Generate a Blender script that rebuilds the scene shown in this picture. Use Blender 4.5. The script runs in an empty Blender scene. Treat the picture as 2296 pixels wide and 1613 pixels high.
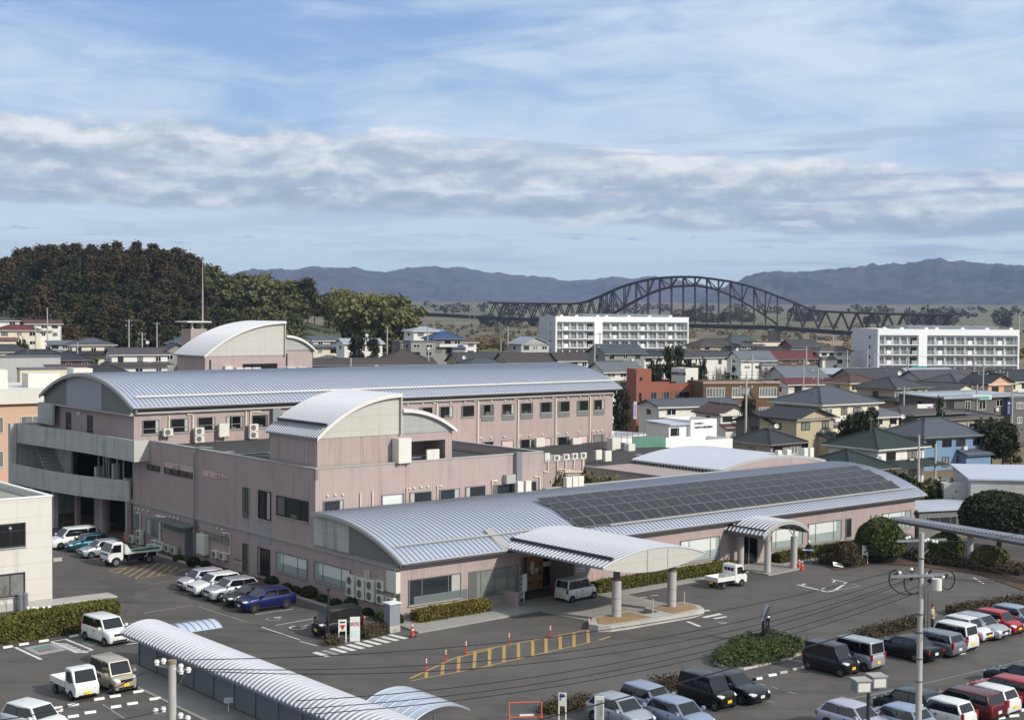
import bpy, bmesh, math, random
from mathutils import Vector, Matrix, noise
from mathutils.geometry import tessellate_polygon
random.seed(7)
C=bpy.context.scene.collection
R=math.radians
S=bpy.context.scene
# ---------------- camera model (measured from the photograph) -------------
F=3180.; CX,CY=1148.,806.5; HCAM=22.0
PITCH=R(1.97); ROLL=R(0.42)
cp,sp=math.cos(PITCH),math.sin(PITCH); cr,sr=math.cos(ROLL),math.sin(ROLL)
def ray(px,py):
    a=(px-CX)/F; b=-(py-CY)/F
    a,b=a*cr-b*sr, a*sr+b*cr
    return (a, cp+b*sp, -sp+b*cp)
def G(px,py,z=0.):
    r=ray(px,py); t=(z-HCAM)/r[2]; return Vector((r[0]*t,r[1]*t,z))
def P(px,py,d):
    r=ray(px,py); t=d/r[1]; return Vector((r[0]*t,d,HCAM+r[2]*t))
CR=dict(c1=(0,1100,.39199),c2=(800,1100,.39199),c3=(1600,1100,.39199),c4=(2625,1100,.39199),c5=(0,1600,.39199),c6=(800,1600,.39199),c7=(1600,1600,.39199),c8=(2625,1600,.39199),b1=(0,1877,.39199),b2=(800,1877,.39199),b3=(1600,1877,.39199),b4=(2300,1877,.37198),b5=(2825,1877,.37194),t1=(0,800,.39199),t2=(1300,880,.4791),t3=(2400,850,.48998),d1=(400,1480,.30488),d3=(1250,1900,.19599),d4=(2350,1700,.21777),e2=(2500,1150,.21777),e3=(3000,1250,.22866),e4=(1850,1500,.19599),e5=(200,1650,.21697),e6=(1700,2250,.26132),e8=(1650,1180,.21777))
def K(c,x,y):
    a,b,s=CR[c]; return ((a+x*s)/1.5353,(b+y*s)/1.5353)
def KG(c,x,y,z=0.): return G(*K(c,x,y),z)
TH=math.atan2(*ray(5002,728)[:2])
A=G(897,1392)
e1=Vector((math.sin(TH),math.cos(TH),0)); e2=Vector((-e1[1],e1[0],0)); RZ=math.atan2(e1.y,e1.x)
def W(u,v,z=0.): return Vector((A[0]+u*e1[0]+v*e2[0],A[1]+u*e1[1]+v*e2[1],z))
def toL(p): d=Vector((p[0]-A[0],p[1]-A[1],0)); return (d.dot(e1),d.dot(e2))
def onU(px,py,u=0.):
    r=Vector(ray(px,py)); t=(u+A.x*e1.x+A.y*e1.y)/(r.x*e1.x+r.y*e1.y)
    return (toL(r*t)[1],HCAM+r.z*t)
def onV(px,py,v=0.):
    r=Vector(ray(px,py)); t=(v+A.x*e2.x+A.y*e2.y)/(r.x*e2.x+r.y*e2.y)
    return (toL(r*t)[0],HCAM+r.z*t)
def onZ(px,py,z=0.): return toL(G(px,py,z))
cd=bpy.data.cameras.new('camera'); cam=bpy.data.objects.new('camera',cd); C.objects.link(cam)
cd.sensor_width=36; cd.lens=F/2296*36; cd.clip_start=.5; cd.clip_end=40000
fw=Vector((0,cp,-sp)); up0=Vector((0,sp,cp)); rt0=Vector((1,0,0))
rt=rt0*cr+up0*sr; up=up0*cr-rt0*sr
M=Matrix((rt,up,-fw)).transposed().to_4x4(); M.translation=(0,0,HCAM); cam.matrix_world=M
S.camera=cam
S.view_settings.view_transform='Standard'; S.view_settings.look='None'; S.view_settings.exposure=0.15
S.view_settings.gamma=1
HAZE=6.5e-5
S.cycles.volume_bounces=0; S.cycles.max_bounces=6; S.cycles.diffuse_bounces=3; S.cycles.transparent_max_bounces=8
# ---------------- sun ----------------
SUN_AZ=122.; SUN_EL=31.
sd=bpy.data.lights.new('sun','SUN'); sd.energy=3.7; sd.angle=R(2.0); sd.color=(1,.95,.88)
so=bpy.data.objects.new('sun',sd); C.objects.link(so)
sv=Vector((math.sin(R(SUN_AZ))*math.cos(R(SUN_EL)),math.cos(R(SUN_AZ))*math.cos(R(SUN_EL)),math.sin(R(SUN_EL))))
so.rotation_euler=sv.to_track_quat('Z','Y').to_euler(); so.location=(60,-40,80)
# ---------------- node helper ----------------
def sc2(c):
    if max(c)>1.001: c=[x/255 for x in c]
    return tuple(((x/12.92) if x<=.04045 else ((x+.055)/1.055)**2.4) for x in c)+(1,)
class NT:
    def __init__(s,t): s.t=t; t.nodes.clear()
    def n(s,ty,**k):
        o=s.t.nodes.new(ty)
        for a,b in k.items():
            if a[0]=='_': o.inputs[int(a[1:])].default_value=b
            else: setattr(o,a,b)
        return o
    def l(s,a,b): s.t.links.new(a,b)
    def m(s,op,a,b=None,c=None,clamp=False):
        o=s.n('ShaderNodeMath',operation=op,use_clamp=clamp)
        for i,x in enumerate((a,b,c)):
            if x is None: continue
            if isinstance(x,(int,float)): o.inputs[i].default_value=x
            else: s.l(x,o.inputs[i])
        return o.outputs[0]
    def mix(s,f,a,b,bt='MIX'):
        o=s.n('ShaderNodeMix',data_type='RGBA',blend_type=bt)
        for i,x in ((0,f),(6,a),(7,b)):
            if isinstance(x,(int,float,tuple)): o.inputs[i].default_value=x
            else: s.l(x,o.inputs[i])
        return o.outputs[2]
    def noise(s,v,sc,det=4,ro=.55,dist=0):
        o=s.n('ShaderNodeTexNoise'); o.inputs['Scale'].default_value=sc; o.inputs['Detail'].default_value=det; o.inputs['Roughness'].default_value=ro; o.inputs['Distortion'].default_value=dist
        if v is not None: s.l(v,o.inputs['Vector'])
        return o.outputs[0]
    def ss(s,x,a,b):  # smoothstep map range
        o=s.n('ShaderNodeMapRange',interpolation_type='SMOOTHSTEP'); s.l(x,o.inputs[0]); o.inputs[1].default_value=a; o.inputs[2].default_value=b
        return o.outputs[0]
# ---------------- world ----------------
wd=bpy.data.worlds.new('World'); S.world=wd; wd.use_nodes=True
N=NT(wd.node_tree)
out=N.n('ShaderNodeOutputWorld'); bg=N.n('ShaderNodeBackground'); N.l(bg.outputs[0],out.inputs[0]); bg.inputs[1].default_value=.105
sky=N.n('ShaderNodeTexSky',sky_type='NISHITA'); sky.sun_disc=False; sky.sun_elevation=R(SUN_EL); sky.sun_rotation=R(SUN_AZ); sky.altitude=50; sky.air_density=1.0; sky.dust_density=.6; sky.ozone_density=1.6
tc=N.n('ShaderNodeTexCoord'); sx=N.n('ShaderNodeSeparateXYZ'); N.l(tc.outputs['Generated'],sx.inputs[0])
az=N.m('ARCTAN2',sx.outputs[0],sx.outputs[1]); el=N.m('ARCSINE',sx.outputs[2])
azd=N.m('MULTIPLY',az,57.2958); eld=N.m('MULTIPLY',el,57.2958)   # degrees
def cv(fx,fy,ox=0,oy=0):
    c=N.n('ShaderNodeCombineXYZ'); N.l(N.m('MULTIPLY_ADD',azd,fx,ox),c.inputs[0]); N.l(N.m('MULTIPLY_ADD',eld,fy,oy),c.inputs[1]); return c.outputs[0]
SK=1.0
def c10(r,g,b): return tuple(x*10 for x in sc2((r,g,b))[:3])+(1,)
# clear-sky tint by elevation, times the sky texture's light
ramp=N.n('ShaderNodeValToRGB'); N.l(N.m('DIVIDE',eld,30,clamp=True),ramp.inputs[0])
cr_=ramp.color_ramp; cr_.elements[0].position=0; cr_.elements[0].color=sc2((182,202,218)); cr_.elements[1].position=1; cr_.elements[1].color=sc2((182,188,196))
for p_,c_ in ((.06,(194,213,224)),(.10,(212,227,233)),(.15,(190,210,226)),(.22,(152,184,220)),(.42,(124,160,208)),(.62,(168,182,204))):
    e_=cr_.elements.new(p_); e_.color=sc2(c_)
base=N.mix(1.0,ramp.outputs[0],(10,10,10,1),'MULTIPLY')
base=N.mix(.12,base,sky.outputs[0])
# thin high cirrus, more to the right
w1=N.noise(cv(.06,.22,3,1),1.0,5,.6,.6)
w2=N.noise(cv(.16,.75,9,4),1.0,6,.62,.8)
right=N.ss(azd,-14,20)
cir=N.m('MULTIPLY',N.ss(N.m('ADD',N.m('MULTIPLY',w1,.65),N.m('MULTIPLY_ADD',w2,.35,N.m('MULTIPLY',right,.14))),.38,.70),N.ss(eld,3.0,7.0))
base=N.mix(N.m('MULTIPLY',cir,.9),base,c10(208,221,234))
# cumulus band, thick on the left, thinner and greyer on the right
bot=N.m('MULTIPLY_ADD',right,-1.1,3.75)
top=N.m('MULTIPLY_ADD',right,-1.3,7.9)
lump=N.noise(cv(.27,.66,2.2,7),1.0,9,.58,.12)
fine=N.noise(cv(.55,1.9,5,2),1.0,5,.5,.3)
band=N.m('MULTIPLY',N.ss(N.m('SUBTRACT',eld,bot),-.5,.7),N.m('SUBTRACT',1.0,N.ss(N.m('SUBTRACT',eld,top),-1.6,1.1)))
dens=N.m('ADD',N.m('MULTIPLY_ADD',fine,.27,N.m('MULTIPLY',lump,.88)),N.m('MULTIPLY_ADD',band,.66,N.m('MULTIPLY_ADD',right,-.07,-.57)))
cum=N.ss(dens,.37,.60)
# light from above: compare with density slightly higher up
lump2=N.noise(cv(.27,.66,2.2+.05,7+.33),1.0,9,.58,.12)
shade=N.m('MULTIPLY_ADD',N.m('SUBTRACT',lump,lump2),5.0,.46)
hgt=N.m('DIVIDE',N.m('SUBTRACT',eld,bot),3.4,clamp=True)
shade2=N.m('ADD',N.m('MULTIPLY',shade,.5),N.m('MULTIPLY_ADD',fine,.5,N.m('MULTIPLY_ADD',hgt,.40,-.16)),clamp=True)
ccol=N.n('ShaderNodeValToRGB'); N.l(N.m('SUBTRACT',1.0,N.m('SUBTRACT',1.0,shade2)),ccol.inputs[0])
q=ccol.color_ramp; q.elements[0].position=.1; q.elements[0].color=sc2((152,168,180)); q.elements[1].position=1; q.elements[1].color=sc2((234,235,234))
for p_,c_ in ((.42,(174,186,196)),(.68,(206,212,215))):
    e_=q.elements.new(p_); e_.color=sc2(c_)
cc=N.mix(1.0,ccol.outputs[0],(10,10,10,1),'MULTIPLY')
base=N.mix(N.m('MULTIPLY',cum,.93),base,cc)
# grey-blue sheets on the right and small streaks near the horizon
st=N.noise(cv(.10,1.3,1,3),1.0,6,.6,.5)
sheet=N.m('MULTIPLY',N.ss(st,.47,.62),N.m('MULTIPLY',N.ss(eld,.9,2.2),N.m('SUBTRACT',1.0,N.ss(eld,6.2,8.0))))
base=N.mix(N.m('MULTIPLY',sheet,N.m('MULTIPLY_ADD',right,.50,.36)),base,c10(162,178,198))
bright=N.ss(N.noise(cv(.22,1.7,7,1.5),1.0,6,.6,.4),.57,.68)
base=N.mix(N.m('MULTIPLY',N.m('MULTIPLY',bright,.85),N.m('MULTIPLY',N.ss(eld,2.8,3.6),N.m('SUBTRACT',1.0,N.ss(eld,4.8,5.8)))),base,c10(218,225,232))
sm=N.ss(N.noise(cv(.5,3.4,4,2.5),1.0,5,.55,.2),.62,.68)
base=N.mix(N.m('MULTIPLY',N.m('MULTIPLY',sm,.6),N.m('MULTIPLY',N.ss(eld,2.2,2.6),N.m('SUBTRACT',1.0,N.ss(eld,3.0,3.5)))),base,c10(140,166,200))
# unseen sky above the frame: ramp paled there to neutralise ambient light
N.l(base,bg.inputs[0])
# ---------------- materials ----------------
MATS={}
def mk(name,col,rough=.7,metal=0,var=.12,vs=1.5,bump=0,bs=20,kind=None,a=None,spec=.4,coat=0):
    if name in MATS: return MATS[name]
    m=bpy.data.materials.new(name); m.use_nodes=True; T=NT(m.node_tree)
    o=T.n('ShaderNodeOutputMaterial'); b=T.n('ShaderNodeBsdfPrincipled'); T.l(b.outputs[0],o.inputs[0])
    b.inputs['Roughness'].default_value=rough; b.inputs['Metallic'].default_value=metal; b.inputs['Specular IOR Level'].default_value=spec
    b.inputs['Coat Weight'].default_value=coat
    c=sc2(col); tcn=T.n('ShaderNodeTexCoord').outputs['Object']
    n1=T.noise(tcn,vs,6,.6)
    f=T.m('MULTIPLY_ADD',n1,2*var,1-var)
    cc=T.n('ShaderNodeVectorMath',operation='SCALE'); cc.inputs[0].default_value=c[:3]; T.l(f,cc.inputs['Scale'])
    col_out=cc.outputs[0]
    if kind:
        sep=T.n('ShaderNodeSeparateXYZ'); T.l(tcn,sep.inputs[0]); X,Y,Z=sep.outputs
        col_out,extra=kind(T,X,Y,Z,col_out,tcn)
        if extra is not None:
            T.l(extra,b.inputs['Normal'])
    T.l(col_out,b.inputs['Base Color'])
    if bump:
        bn=T.n('ShaderNodeBump'); bn.inputs['Strength'].default_value=bump; bn.inputs['Distance'].default_value=.05
        T.l(T.noise(tcn,bs,4,.6),bn.inputs['Height']); T.l(bn.outputs[0],b.inputs['Normal'])
    MATS[name]=m; return m
def line(T,x,period,width):   # 1 on a thin line each period
    f=T.m('FRACT',T.m('DIVIDE',x,period)); return T.m('LESS_THAN',f,width/period)
def k_tile(T,X,Y,Z,c,tcn):    # ribbed tile cladding with panel joints and weather streaks
    s=T.m('ADD',X,Y)
    fine=T.m('MULTIPLY',line(T,s,.30,.05),.16)
    fz=T.m('MULTIPLY',line(T,Z,.90,.035),.12)
    jt=T.m('MULTIPLY',line(T,T.m('ADD',s,50.4),2.7,.05),.28)
    mp=T.n('ShaderNodeMapping'); mp.inputs['Scale'].default_value=(1.6,1.6,.12); T.l(tcn,mp.inputs[0])
    stn=T.m('MULTIPLY',T.ss(T.noise(mp.outputs[0],1.0,6,.68),.48,.74),.26)
    blot=T.m('MULTIPLY',T.ss(T.noise(tcn,.25,5,.6),.45,.75),.10)
    d=T.m('ADD',T.m('MAXIMUM',T.m('MAXIMUM',fine,fz),jt),T.m('ADD',stn,blot))
    return T.mix(T.m('MINIMUM',d,.75),c,sc2((78,62,62))),None
def k_conc(T,X,Y,Z,c,tcn):
    mp=T.n('ShaderNodeMapping'); mp.inputs['Scale'].default_value=(1.2,1.2,.16); T.l(tcn,mp.inputs[0])
    stn=T.m('MULTIPLY',T.ss(T.noise(mp.outputs[0],1.0,6,.68),.45,.75),.5)
    jt=T.m('MULTIPLY',T.m('MAXIMUM',line(T,T.m('ADD',X,Y),3.1,.05),line(T,T.m('ADD',Z,.2),1.05,.03)),.30)
    return T.mix(T.m('ADD',stn,jt,clamp=True),c,sc2((84,86,86))),None
def k_panel(T,X,Y,Z,c,tcn):
    mp=T.n('ShaderNodeMapping'); mp.inputs['Scale'].default_value=(1.0,1.0,.2); T.l(tcn,mp.inputs[0])
    stn=T.m('MULTIPLY',T.ss(T.noise(mp.outputs[0],1.0,6,.68),.5,.8),.28)
    jt=T.m('MULTIPLY',T.m('MAXIMUM',line(T,T.m('ADD',X,Y),2.6,.035),line(T,T.m('ADD',Z,.2),1.15,.03)),.35)
    return T.mix(T.m('ADD',stn,jt,clamp=True),c,sc2((120,112,100))),None
def k_siding(T,X,Y,Z,c,tcn):
    jt=T.m('MULTIPLY',line(T,Z,.45,.06),.18)
    mp=T.n('ShaderNodeMapping'); mp.inputs['Scale'].default_value=(.8,.8,.15); T.l(tcn,mp.inputs[0])
    stn=T.m('MULTIPLY',T.ss(T.noise(mp.outputs[0],1.0,5,.65),.5,.85),.2)
    return T.mix(T.m('ADD',stn,jt,clamp=True),c,sc2((70,68,66))),None
def k_roof(T,X,Y,Z,c,tcn):
    jt=T.m('MULTIPLY',line(T,Z,.22,.07),.30)
    n=T.m('MULTIPLY',T.ss(T.noise(tcn,.8,6,.7),.45,.8),.30)
    return T.mix(T.m('ADD',n,jt,clamp=True),c,sc2((34,34,37))),None
def k_brick(T,X,Y,Z,c,tcn):
    jt=T.m('MULTIPLY',T.m('MAXIMUM',line(T,Z,.4,.06),line(T,T.m('ADD',X,Y),.8,.05)),.3)
    return T.mix(jt,c,sc2((60,40,34))),None
def k_asph(T,X,Y,Z,c,tcn):
    n1=T.ss(T.noise(tcn,.035,6,.6),.35,.7); n2=T.noise(tcn,.35,7,.7); n3=T.noise(tcn,9,3,.6)
    crack=T.n('ShaderNodeTexVoronoi',feature='DISTANCE_TO_EDGE'); crack.inputs['Scale'].default_value=.11
    wv=T.n('ShaderNodeVectorMath',operation='MULTIPLY_ADD'); nn=T.n('ShaderNodeTexNoise'); nn.inputs['Scale'].default_value=.5; T.l(tcn,nn.inputs[0]); T.l(nn.outputs[1],wv.inputs[0]); wv.inputs[1].default_value=(2.5,2.5,0); T.l(tcn,wv.inputs[2]); T.l(wv.outputs[0],crack.inputs[0])
    ck=T.m('MULTIPLY',T.m('LESS_THAN',crack.outputs[0],.0035),.3)
    patch=T.m('MULTIPLY',T.ss(T.noise(tcn,.12,3,.5),.60,.63),.26)
    c=T.mix(T.m('MULTIPLY',n1,.55),c,sc2((102,98,92)))
    c=T.mix(T.m('MULTIPLY',T.ss(n2,.35,.75),.45),c,sc2((58,56,55)))
    c=T.mix(T.m('MULTIPLY',T.ss(n3,.4,.7),.15),c,sc2((104,100,96)))
    mp=T.n('ShaderNodeMapping'); mp.inputs['Scale'].default_value=(.05,.9,1); mp.inputs['Rotation'].default_value=(0,0,-RZ); T.l(tcn,mp.inputs[0])
    tr=T.m('MULTIPLY',T.ss(T.noise(mp.outputs[0],1.0,3,.5),.52,.7),.30)
    return T.mix(T.m('ADD',T.m('ADD',ck,patch),tr),c,sc2((48,46,46))),None
def k_field(T,X,Y,Z,c,tcn):
    n1=T.noise(tcn,.012,6,.6); n2=T.noise(tcn,.25,6,.7)
    c=T.mix(T.ss(n1,.42,.6),c,sc2((88,90,52)))
    c=T.mix(T.m('MULTIPLY',T.ss(n2,.35,.75),.5),c,sc2((66,56,42)))
    return c,None
def k_conc2(T,X,Y,Z,c,tcn):
    n=T.m('MULTIPLY',T.ss(T.noise(tcn,.5,6,.7),.4,.75),.4)
    return T.mix(n,c,sc2((98,95,90))),None
def k_leaf(a,b,s=.6):
    def f(T,X,Y,Z,c,tcn):
        oi=T.n('ShaderNodeObjectInfo')
        n=T.noise(tcn,s,4,.6); n2=T.noise(tcn,6,2,.5)
        g=T.m('ADD',T.m('MULTIPLY',n,.7),T.m('MULTIPLY_ADD',n2,.5,T.m('MULTIPLY_ADD',oi.outputs['Random'],.5,-.35)),clamp=True)
        return T.mix(g,sc2(a),sc2(b)),None
    return f
def k_hill(T,X,Y,Z,c,tcn):
    n=T.ss(T.noise(tcn,.0035,9,.68),.40,.64); n2=T.ss(T.noise(tcn,.012,6,.7),.42,.66)
    c=T.mix(n,c,sc2((28,30,36))); c=T.mix(T.m('MULTIPLY',n2,.5),c,sc2((100,90,86)))
    return c,None
M_pink=mk('pink_tile',(167,149,144),.75,kind=k_tile,var=.06,vs=.7)
M_pinkc=mk('pink_render',(224,188,178),.8,var=.05)
M_trim=mk('trim_metal',(168,166,160),.55,metal=.2,var=.08)
M_dtrim=mk('dark_trim',(92,84,80),.6,var=.1)
M_conc=mk('weathered_concrete',(178,176,170),.85,kind=k_conc,var=.14,vs=.6)
M_conc2=mk('pale_concrete',(176,172,164),.9,kind=k_conc2,var=.1,vs=2)
M_walk=mk('concrete_walk',(150,147,140),.9,kind=k_conc2,var=.12,vs=1.2)
M_roofm=mk('standing_seam_metal',(172,177,190),.5,metal=.15,var=.10,vs=.6)
M_rib=mk('seam_rib',(158,163,174),.5,metal=.2,var=.08)
M_roofp=mk('pale_seam_metal',(186,190,200),.45,metal=.2)
M_roofw=mk('bright_corrugated_metal',(126,129,138),.5,metal=.1,var=.12,vs=.8)
M_roofwr=mk('bright_corrugated_rib',(172,174,180),.5,metal=.05,var=.1)
M_gable=mk('grey_gable_panel',(112,112,108),.6,kind=None,var=.08,vs=.8)
M_beige=mk('beige_gable_panel',(180,177,168),.6,var=.06,vs=.6,kind=k_panel)
M_glass=mk('window_glass',(38,44,48),.06,var=.35,vs=.5,spec=.8)
M_glass2=mk('pale_blind_glass',(150,162,158),.12,var=.15,vs=.4,spec=.7)
M_glassd=mk('dark_glass',(16,18,20),.05,var=.3,vs=.7,spec=.8)
M_glassc=mk('curtain_glass',(120,122,118),.10,var=.35,vs=1.6,spec=.8)
M_frame=mk('aluminium_frame',(128,126,120),.5,metal=.3,var=.05)
M_fdark=mk('dark_window_frame',(44,42,42),.5,var=.05)
M_white=mk('white_paint',(226,224,218),.5,var=.05)
M_dirtyw=mk('weathered_white',(208,204,194),.7,var=.10)
M_ac=mk('ac_casing',(206,202,190),.55,var=.06)
M_acd=mk('ac_grille',(96,96,92),.6,var=.2,vs=8)
M_pipe=mk('cream_pipe',(224,214,190),.5,var=.05)
M_black=mk('black_rubber',(26,26,27),.8,var=.15)
M_dark=mk('dark_interior',(18,17,18),.9,var=.2)  # near-black colour standing for shade in recesses, openings and under eaves
M_steel=mk('galvanised_steel',(150,154,158),.4,metal=.7,var=.12,vs=3)
M_pole=mk('pole_concrete',(168,166,160),.85,var=.14,vs=2)
M_asph=mk('asphalt',(86,82,78),.88,kind=k_asph,var=.05)
M_field=mk('dry_field',(134,112,82),.95,kind=k_field,var=.08,vs=.03)
M_pw=mk('white_marking',(205,203,196),.8,var=.16,vs=3)
M_pworn=mk('worn_marking',(140,138,132),.85,var=.25,vs=4)
M_py=mk('yellow_marking',(170,138,80),.8,var=.22,vs=4)
M_sol=mk('solar_cell',(33,32,36),.32,var=.35,vs=1.0,spec=.4)
M_wire=mk('wire_black',(30,30,32),.6,var=.05)
M_roofdeck=mk('roof_deck',(62,60,58),.9,var=.25,vs=.5)
M_soil=mk('soil',(84,62,48),.95,var=.3,vs=2)
M_redpl=mk('red_plastic',(196,62,40),.5,var=.08)
M_orange=mk('orange_board',(164,116,60),.6,var=.12,vs=1)
M_plw=mk('plate_white',(214,216,210),.5,var=.02); M_ply=mk('plate_yellow',(236,190,30),.5,var=.02)
# ---------------- mesh builder ----------------
class MB:
    def __init__(s): s.v=[]; s.f=[]
    def add(s,vs,fs):
        o=len(s.v); s.v+= [tuple(v) for v in vs]; s.f+=[tuple(i+o for i in f) for f in fs]; return s
    def quad(s,a,b,c,d): return s.add([a,b,c,d],[(0,1,2,3)])
    def poly(s,pts): return s.add(pts,[tuple(range(len(pts)))])
    def box(s,x0,x1,y0,y1,z0,z1):
        return s.add([(x0,y0,z0),(x1,y0,z0),(x1,y1,z0),(x0,y1,z0),(x0,y0,z1),(x1,y0,z1),(x1,y1,z1),(x0,y1,z1)],[(0,3,2,1),(4,5,6,7),(0,1,5,4),(1,2,6,5),(2,3,7,6),(3,0,4,7)])
    def obox(s,c,ax,ay,hx,hy,z0,z1):   # oriented box: centre, unit axes, half sizes
        c=Vector(c); ax=Vector(ax); ay=Vector(ay); p=[c+ax*i*hx+ay*j*hy for i,j in ((-1,-1),(1,-1),(1,1),(-1,1))]
        return s.add([(q.x,q.y,z0) for q in p]+[(q.x,q.y,z1) for q in p],[(0,3,2,1),(4,5,6,7),(0,1,5,4),(1,2,6,5),(2,3,7,6),(3,0,4,7)])
    def tube(s,pts,r,n=8,r1=None,cap=True):
        pts=[Vector(p) for p in pts]; o=len(s.v); m=len(pts)
        for i,p in enumerate(pts):
            t=(pts[min(i+1,m-1)]-pts[max(i-1,0)]).normalized()
            a=t.cross(Vector((0,0,1)));
            if a.length<.05: a=t.cross(Vector((1,0,0)))
            a.normalize(); b=t.cross(a); rr=r if r1 is None else r+(r1-r)*i/(m-1)
            for k in range(n):
                g=2*math.pi*(k+.5)/n; s.v.append(tuple(p+a*math.cos(g)*rr+b*math.sin(g)*rr))
        for i in range(m-1):
            for k in range(n):
                k2=(k+1)%n; s.f.append((o+i*n+k,o+i*n+k2,o+(i+1)*n+k2,o+(i+1)*n+k))
        if cap: s.f.append(tuple(o+k for k in range(n))[::-1]); s.f.append(tuple(o+(m-1)*n+k for k in range(n)))
        return s
    def cyl(s,x,y,z0,z1,r,n=16,r1=None): return s.tube([(x,y,z0),(x,y,z1)],r,n,r1)
    def prism(s,poly,z0,z1):   # xy polygon extruded
        n=len(poly); o=len(s.v); s.v+=[(p[0],p[1],z0) for p in poly]+[(p[0],p[1],z1) for p in poly]
        tri=tessellate_polygon([[Vector((p[0],p[1],0)) for p in poly]])
        for t in tri:
            s.f.append(tuple(o+n+i for i in t)); s.f.append(tuple(o+i for i in t[::-1]))
        for i in range(n): j=(i+1)%n; s.f.append((o+i,o+j,o+n+j,o+n+i))
        return s
    def prof(s,poly,axis,a,b):  # polygon in plane perpendicular to axis ('x': poly=(y,z); 'y': poly=(x,z)), from a to b
        n=len(poly); o=len(s.v)
        mk_=(lambda t,p:(t,p[0],p[1])) if axis=='x' else (lambda t,p:(p[0],t,p[1]))
        s.v+=[mk_(a,p) for p in poly]+[mk_(b,p) for p in poly]
        tri=tessellate_polygon([[Vector((p[0],p[1],0)) for p in poly]])
        for t in tri: s.f.append(tuple(o+i for i in t)); s.f.append(tuple(o+n+i for i in t[::-1]))
        for i in range(n): j=(i+1)%n; s.f.append((o+i,o+j,o+n+j,o+n+i))
        return s
    def ball(s,c,r,n=10,m=6,sz=1):
        o=len(s.v); c=Vector(c)
        for i in range(m+1):
            th=math.pi*i/m
            for k in range(n): ph=2*math.pi*k/n; s.v.append((c.x+r*math.sin(th)*math.cos(ph),c.y+r*math.sin(th)*math.sin(ph),c.z+r*sz*math.cos(th)))
        for i in range(m):
            for k in range(n): k2=(k+1)%n; s.f.append((o+i*n+k,o+(i+1)*n+k,o+(i+1)*n+k2,o+i*n+k2))
        return s
    def mesh(s,name,m,smooth=False):
        me=bpy.data.meshes.new(name); me.from_pydata(s.v,[],s.f)
        if not s.__dict__.get('keep'):
            bm=bmesh.new(); bm.from_mesh(me); bmesh.ops.remove_doubles(bm,verts=bm.verts,dist=1e-4) if len(s.f)<4000 else None
            bmesh.ops.recalc_face_normals(bm,faces=bm.faces); bm.to_mesh(me); bm.free()
        if m is not None: me.materials.append(m)
        if smooth:
            me.polygons.foreach_set('use_smooth',[True]*len(me.polygons))
            try: me.set_sharp_from_angle(angle=R(smooth if smooth>1 else 40))
            except Exception: pass
        me.update(); return me
    def build(s,name,m,parent=None,smooth=False,label=None,bevel=0):
        o=bpy.data.objects.new(name,s.mesh(name,m,smooth)); C.objects.link(o)
        if parent is not None: o.parent=parent
        if label: o['label']=label
        if bevel:
            b=o.modifiers.new('bevel','BEVEL'); b.width=bevel; b.segments=2; b.limit_method='ANGLE'; b.angle_limit=R(35)
        return o
def empty(name,loc,rz=0):
    o=bpy.data.objects.new(name,None); C.objects.link(o); o.location=loc; o.rotation_euler=(0,0,rz); o.empty_display_size=.3; return o
def tag(o,label,cat,group=None):
    o['label']=label; o['category']=cat
    if group: o['group']=group
    return o
def thing(name,label,cat,loc=(0,0,0),rz=0,group=None): return tag(empty(name,loc,rz),label,cat,group)
def structure(o,kind='structure',label=None):
    o['kind']=kind
    return o
def copy_tree(o,parent=None):
    c=o.copy(); C.objects.link(c); c.parent=parent
    for ch in list(o.children): copy_tree(ch,c)
    return c
def text(name,body,size,m,parent,loc,rot,ext=.02):
    cu=bpy.data.curves.new(name,'FONT'); cu.body=body; cu.size=size; cu.extrude=ext; cu.align_x='LEFT'
    o=bpy.data.objects.new(name,cu); C.objects.link(o); cu.materials.append(m)
    dg=bpy.context.evaluated_depsgraph_get(); me=bpy.data.meshes.new_from_object(o.evaluated_get(dg)); bpy.data.objects.remove(o)
    me.name=name
    if not me.materials: me.materials.append(m)
    o=bpy.data.objects.new(name,me); C.objects.link(o); o.parent=parent; o.location=loc; o.rotation_euler=rot
    return o
def kids_name(o): return [c.name for c in o.children]
# ================= SETTING =================
def grid_sheet(name,m,x0,x1,y0,y1,zf,nx,ny):
    b=MB(); b.keep=True
    for j in range(ny+1):
        for i in range(nx+1):
            x=x0+(x1-x0)*i/nx; y=y0+(y1-y0)*j/ny; b.v.append((x,y,zf(x,y)))
    for j in range(ny):
        for i in range(nx): k=j*(nx+1)+i; b.f.append((k,k+1,k+nx+2,k+nx+1))
    return b.build(name,m,smooth=True)
g=MB(); g.quad((-15000,-200,-.03),(15000,-200,-.03),(15000,20000,-.03),(-15000,20000,-.03)); structure(g.build('ground',M_field))
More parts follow.
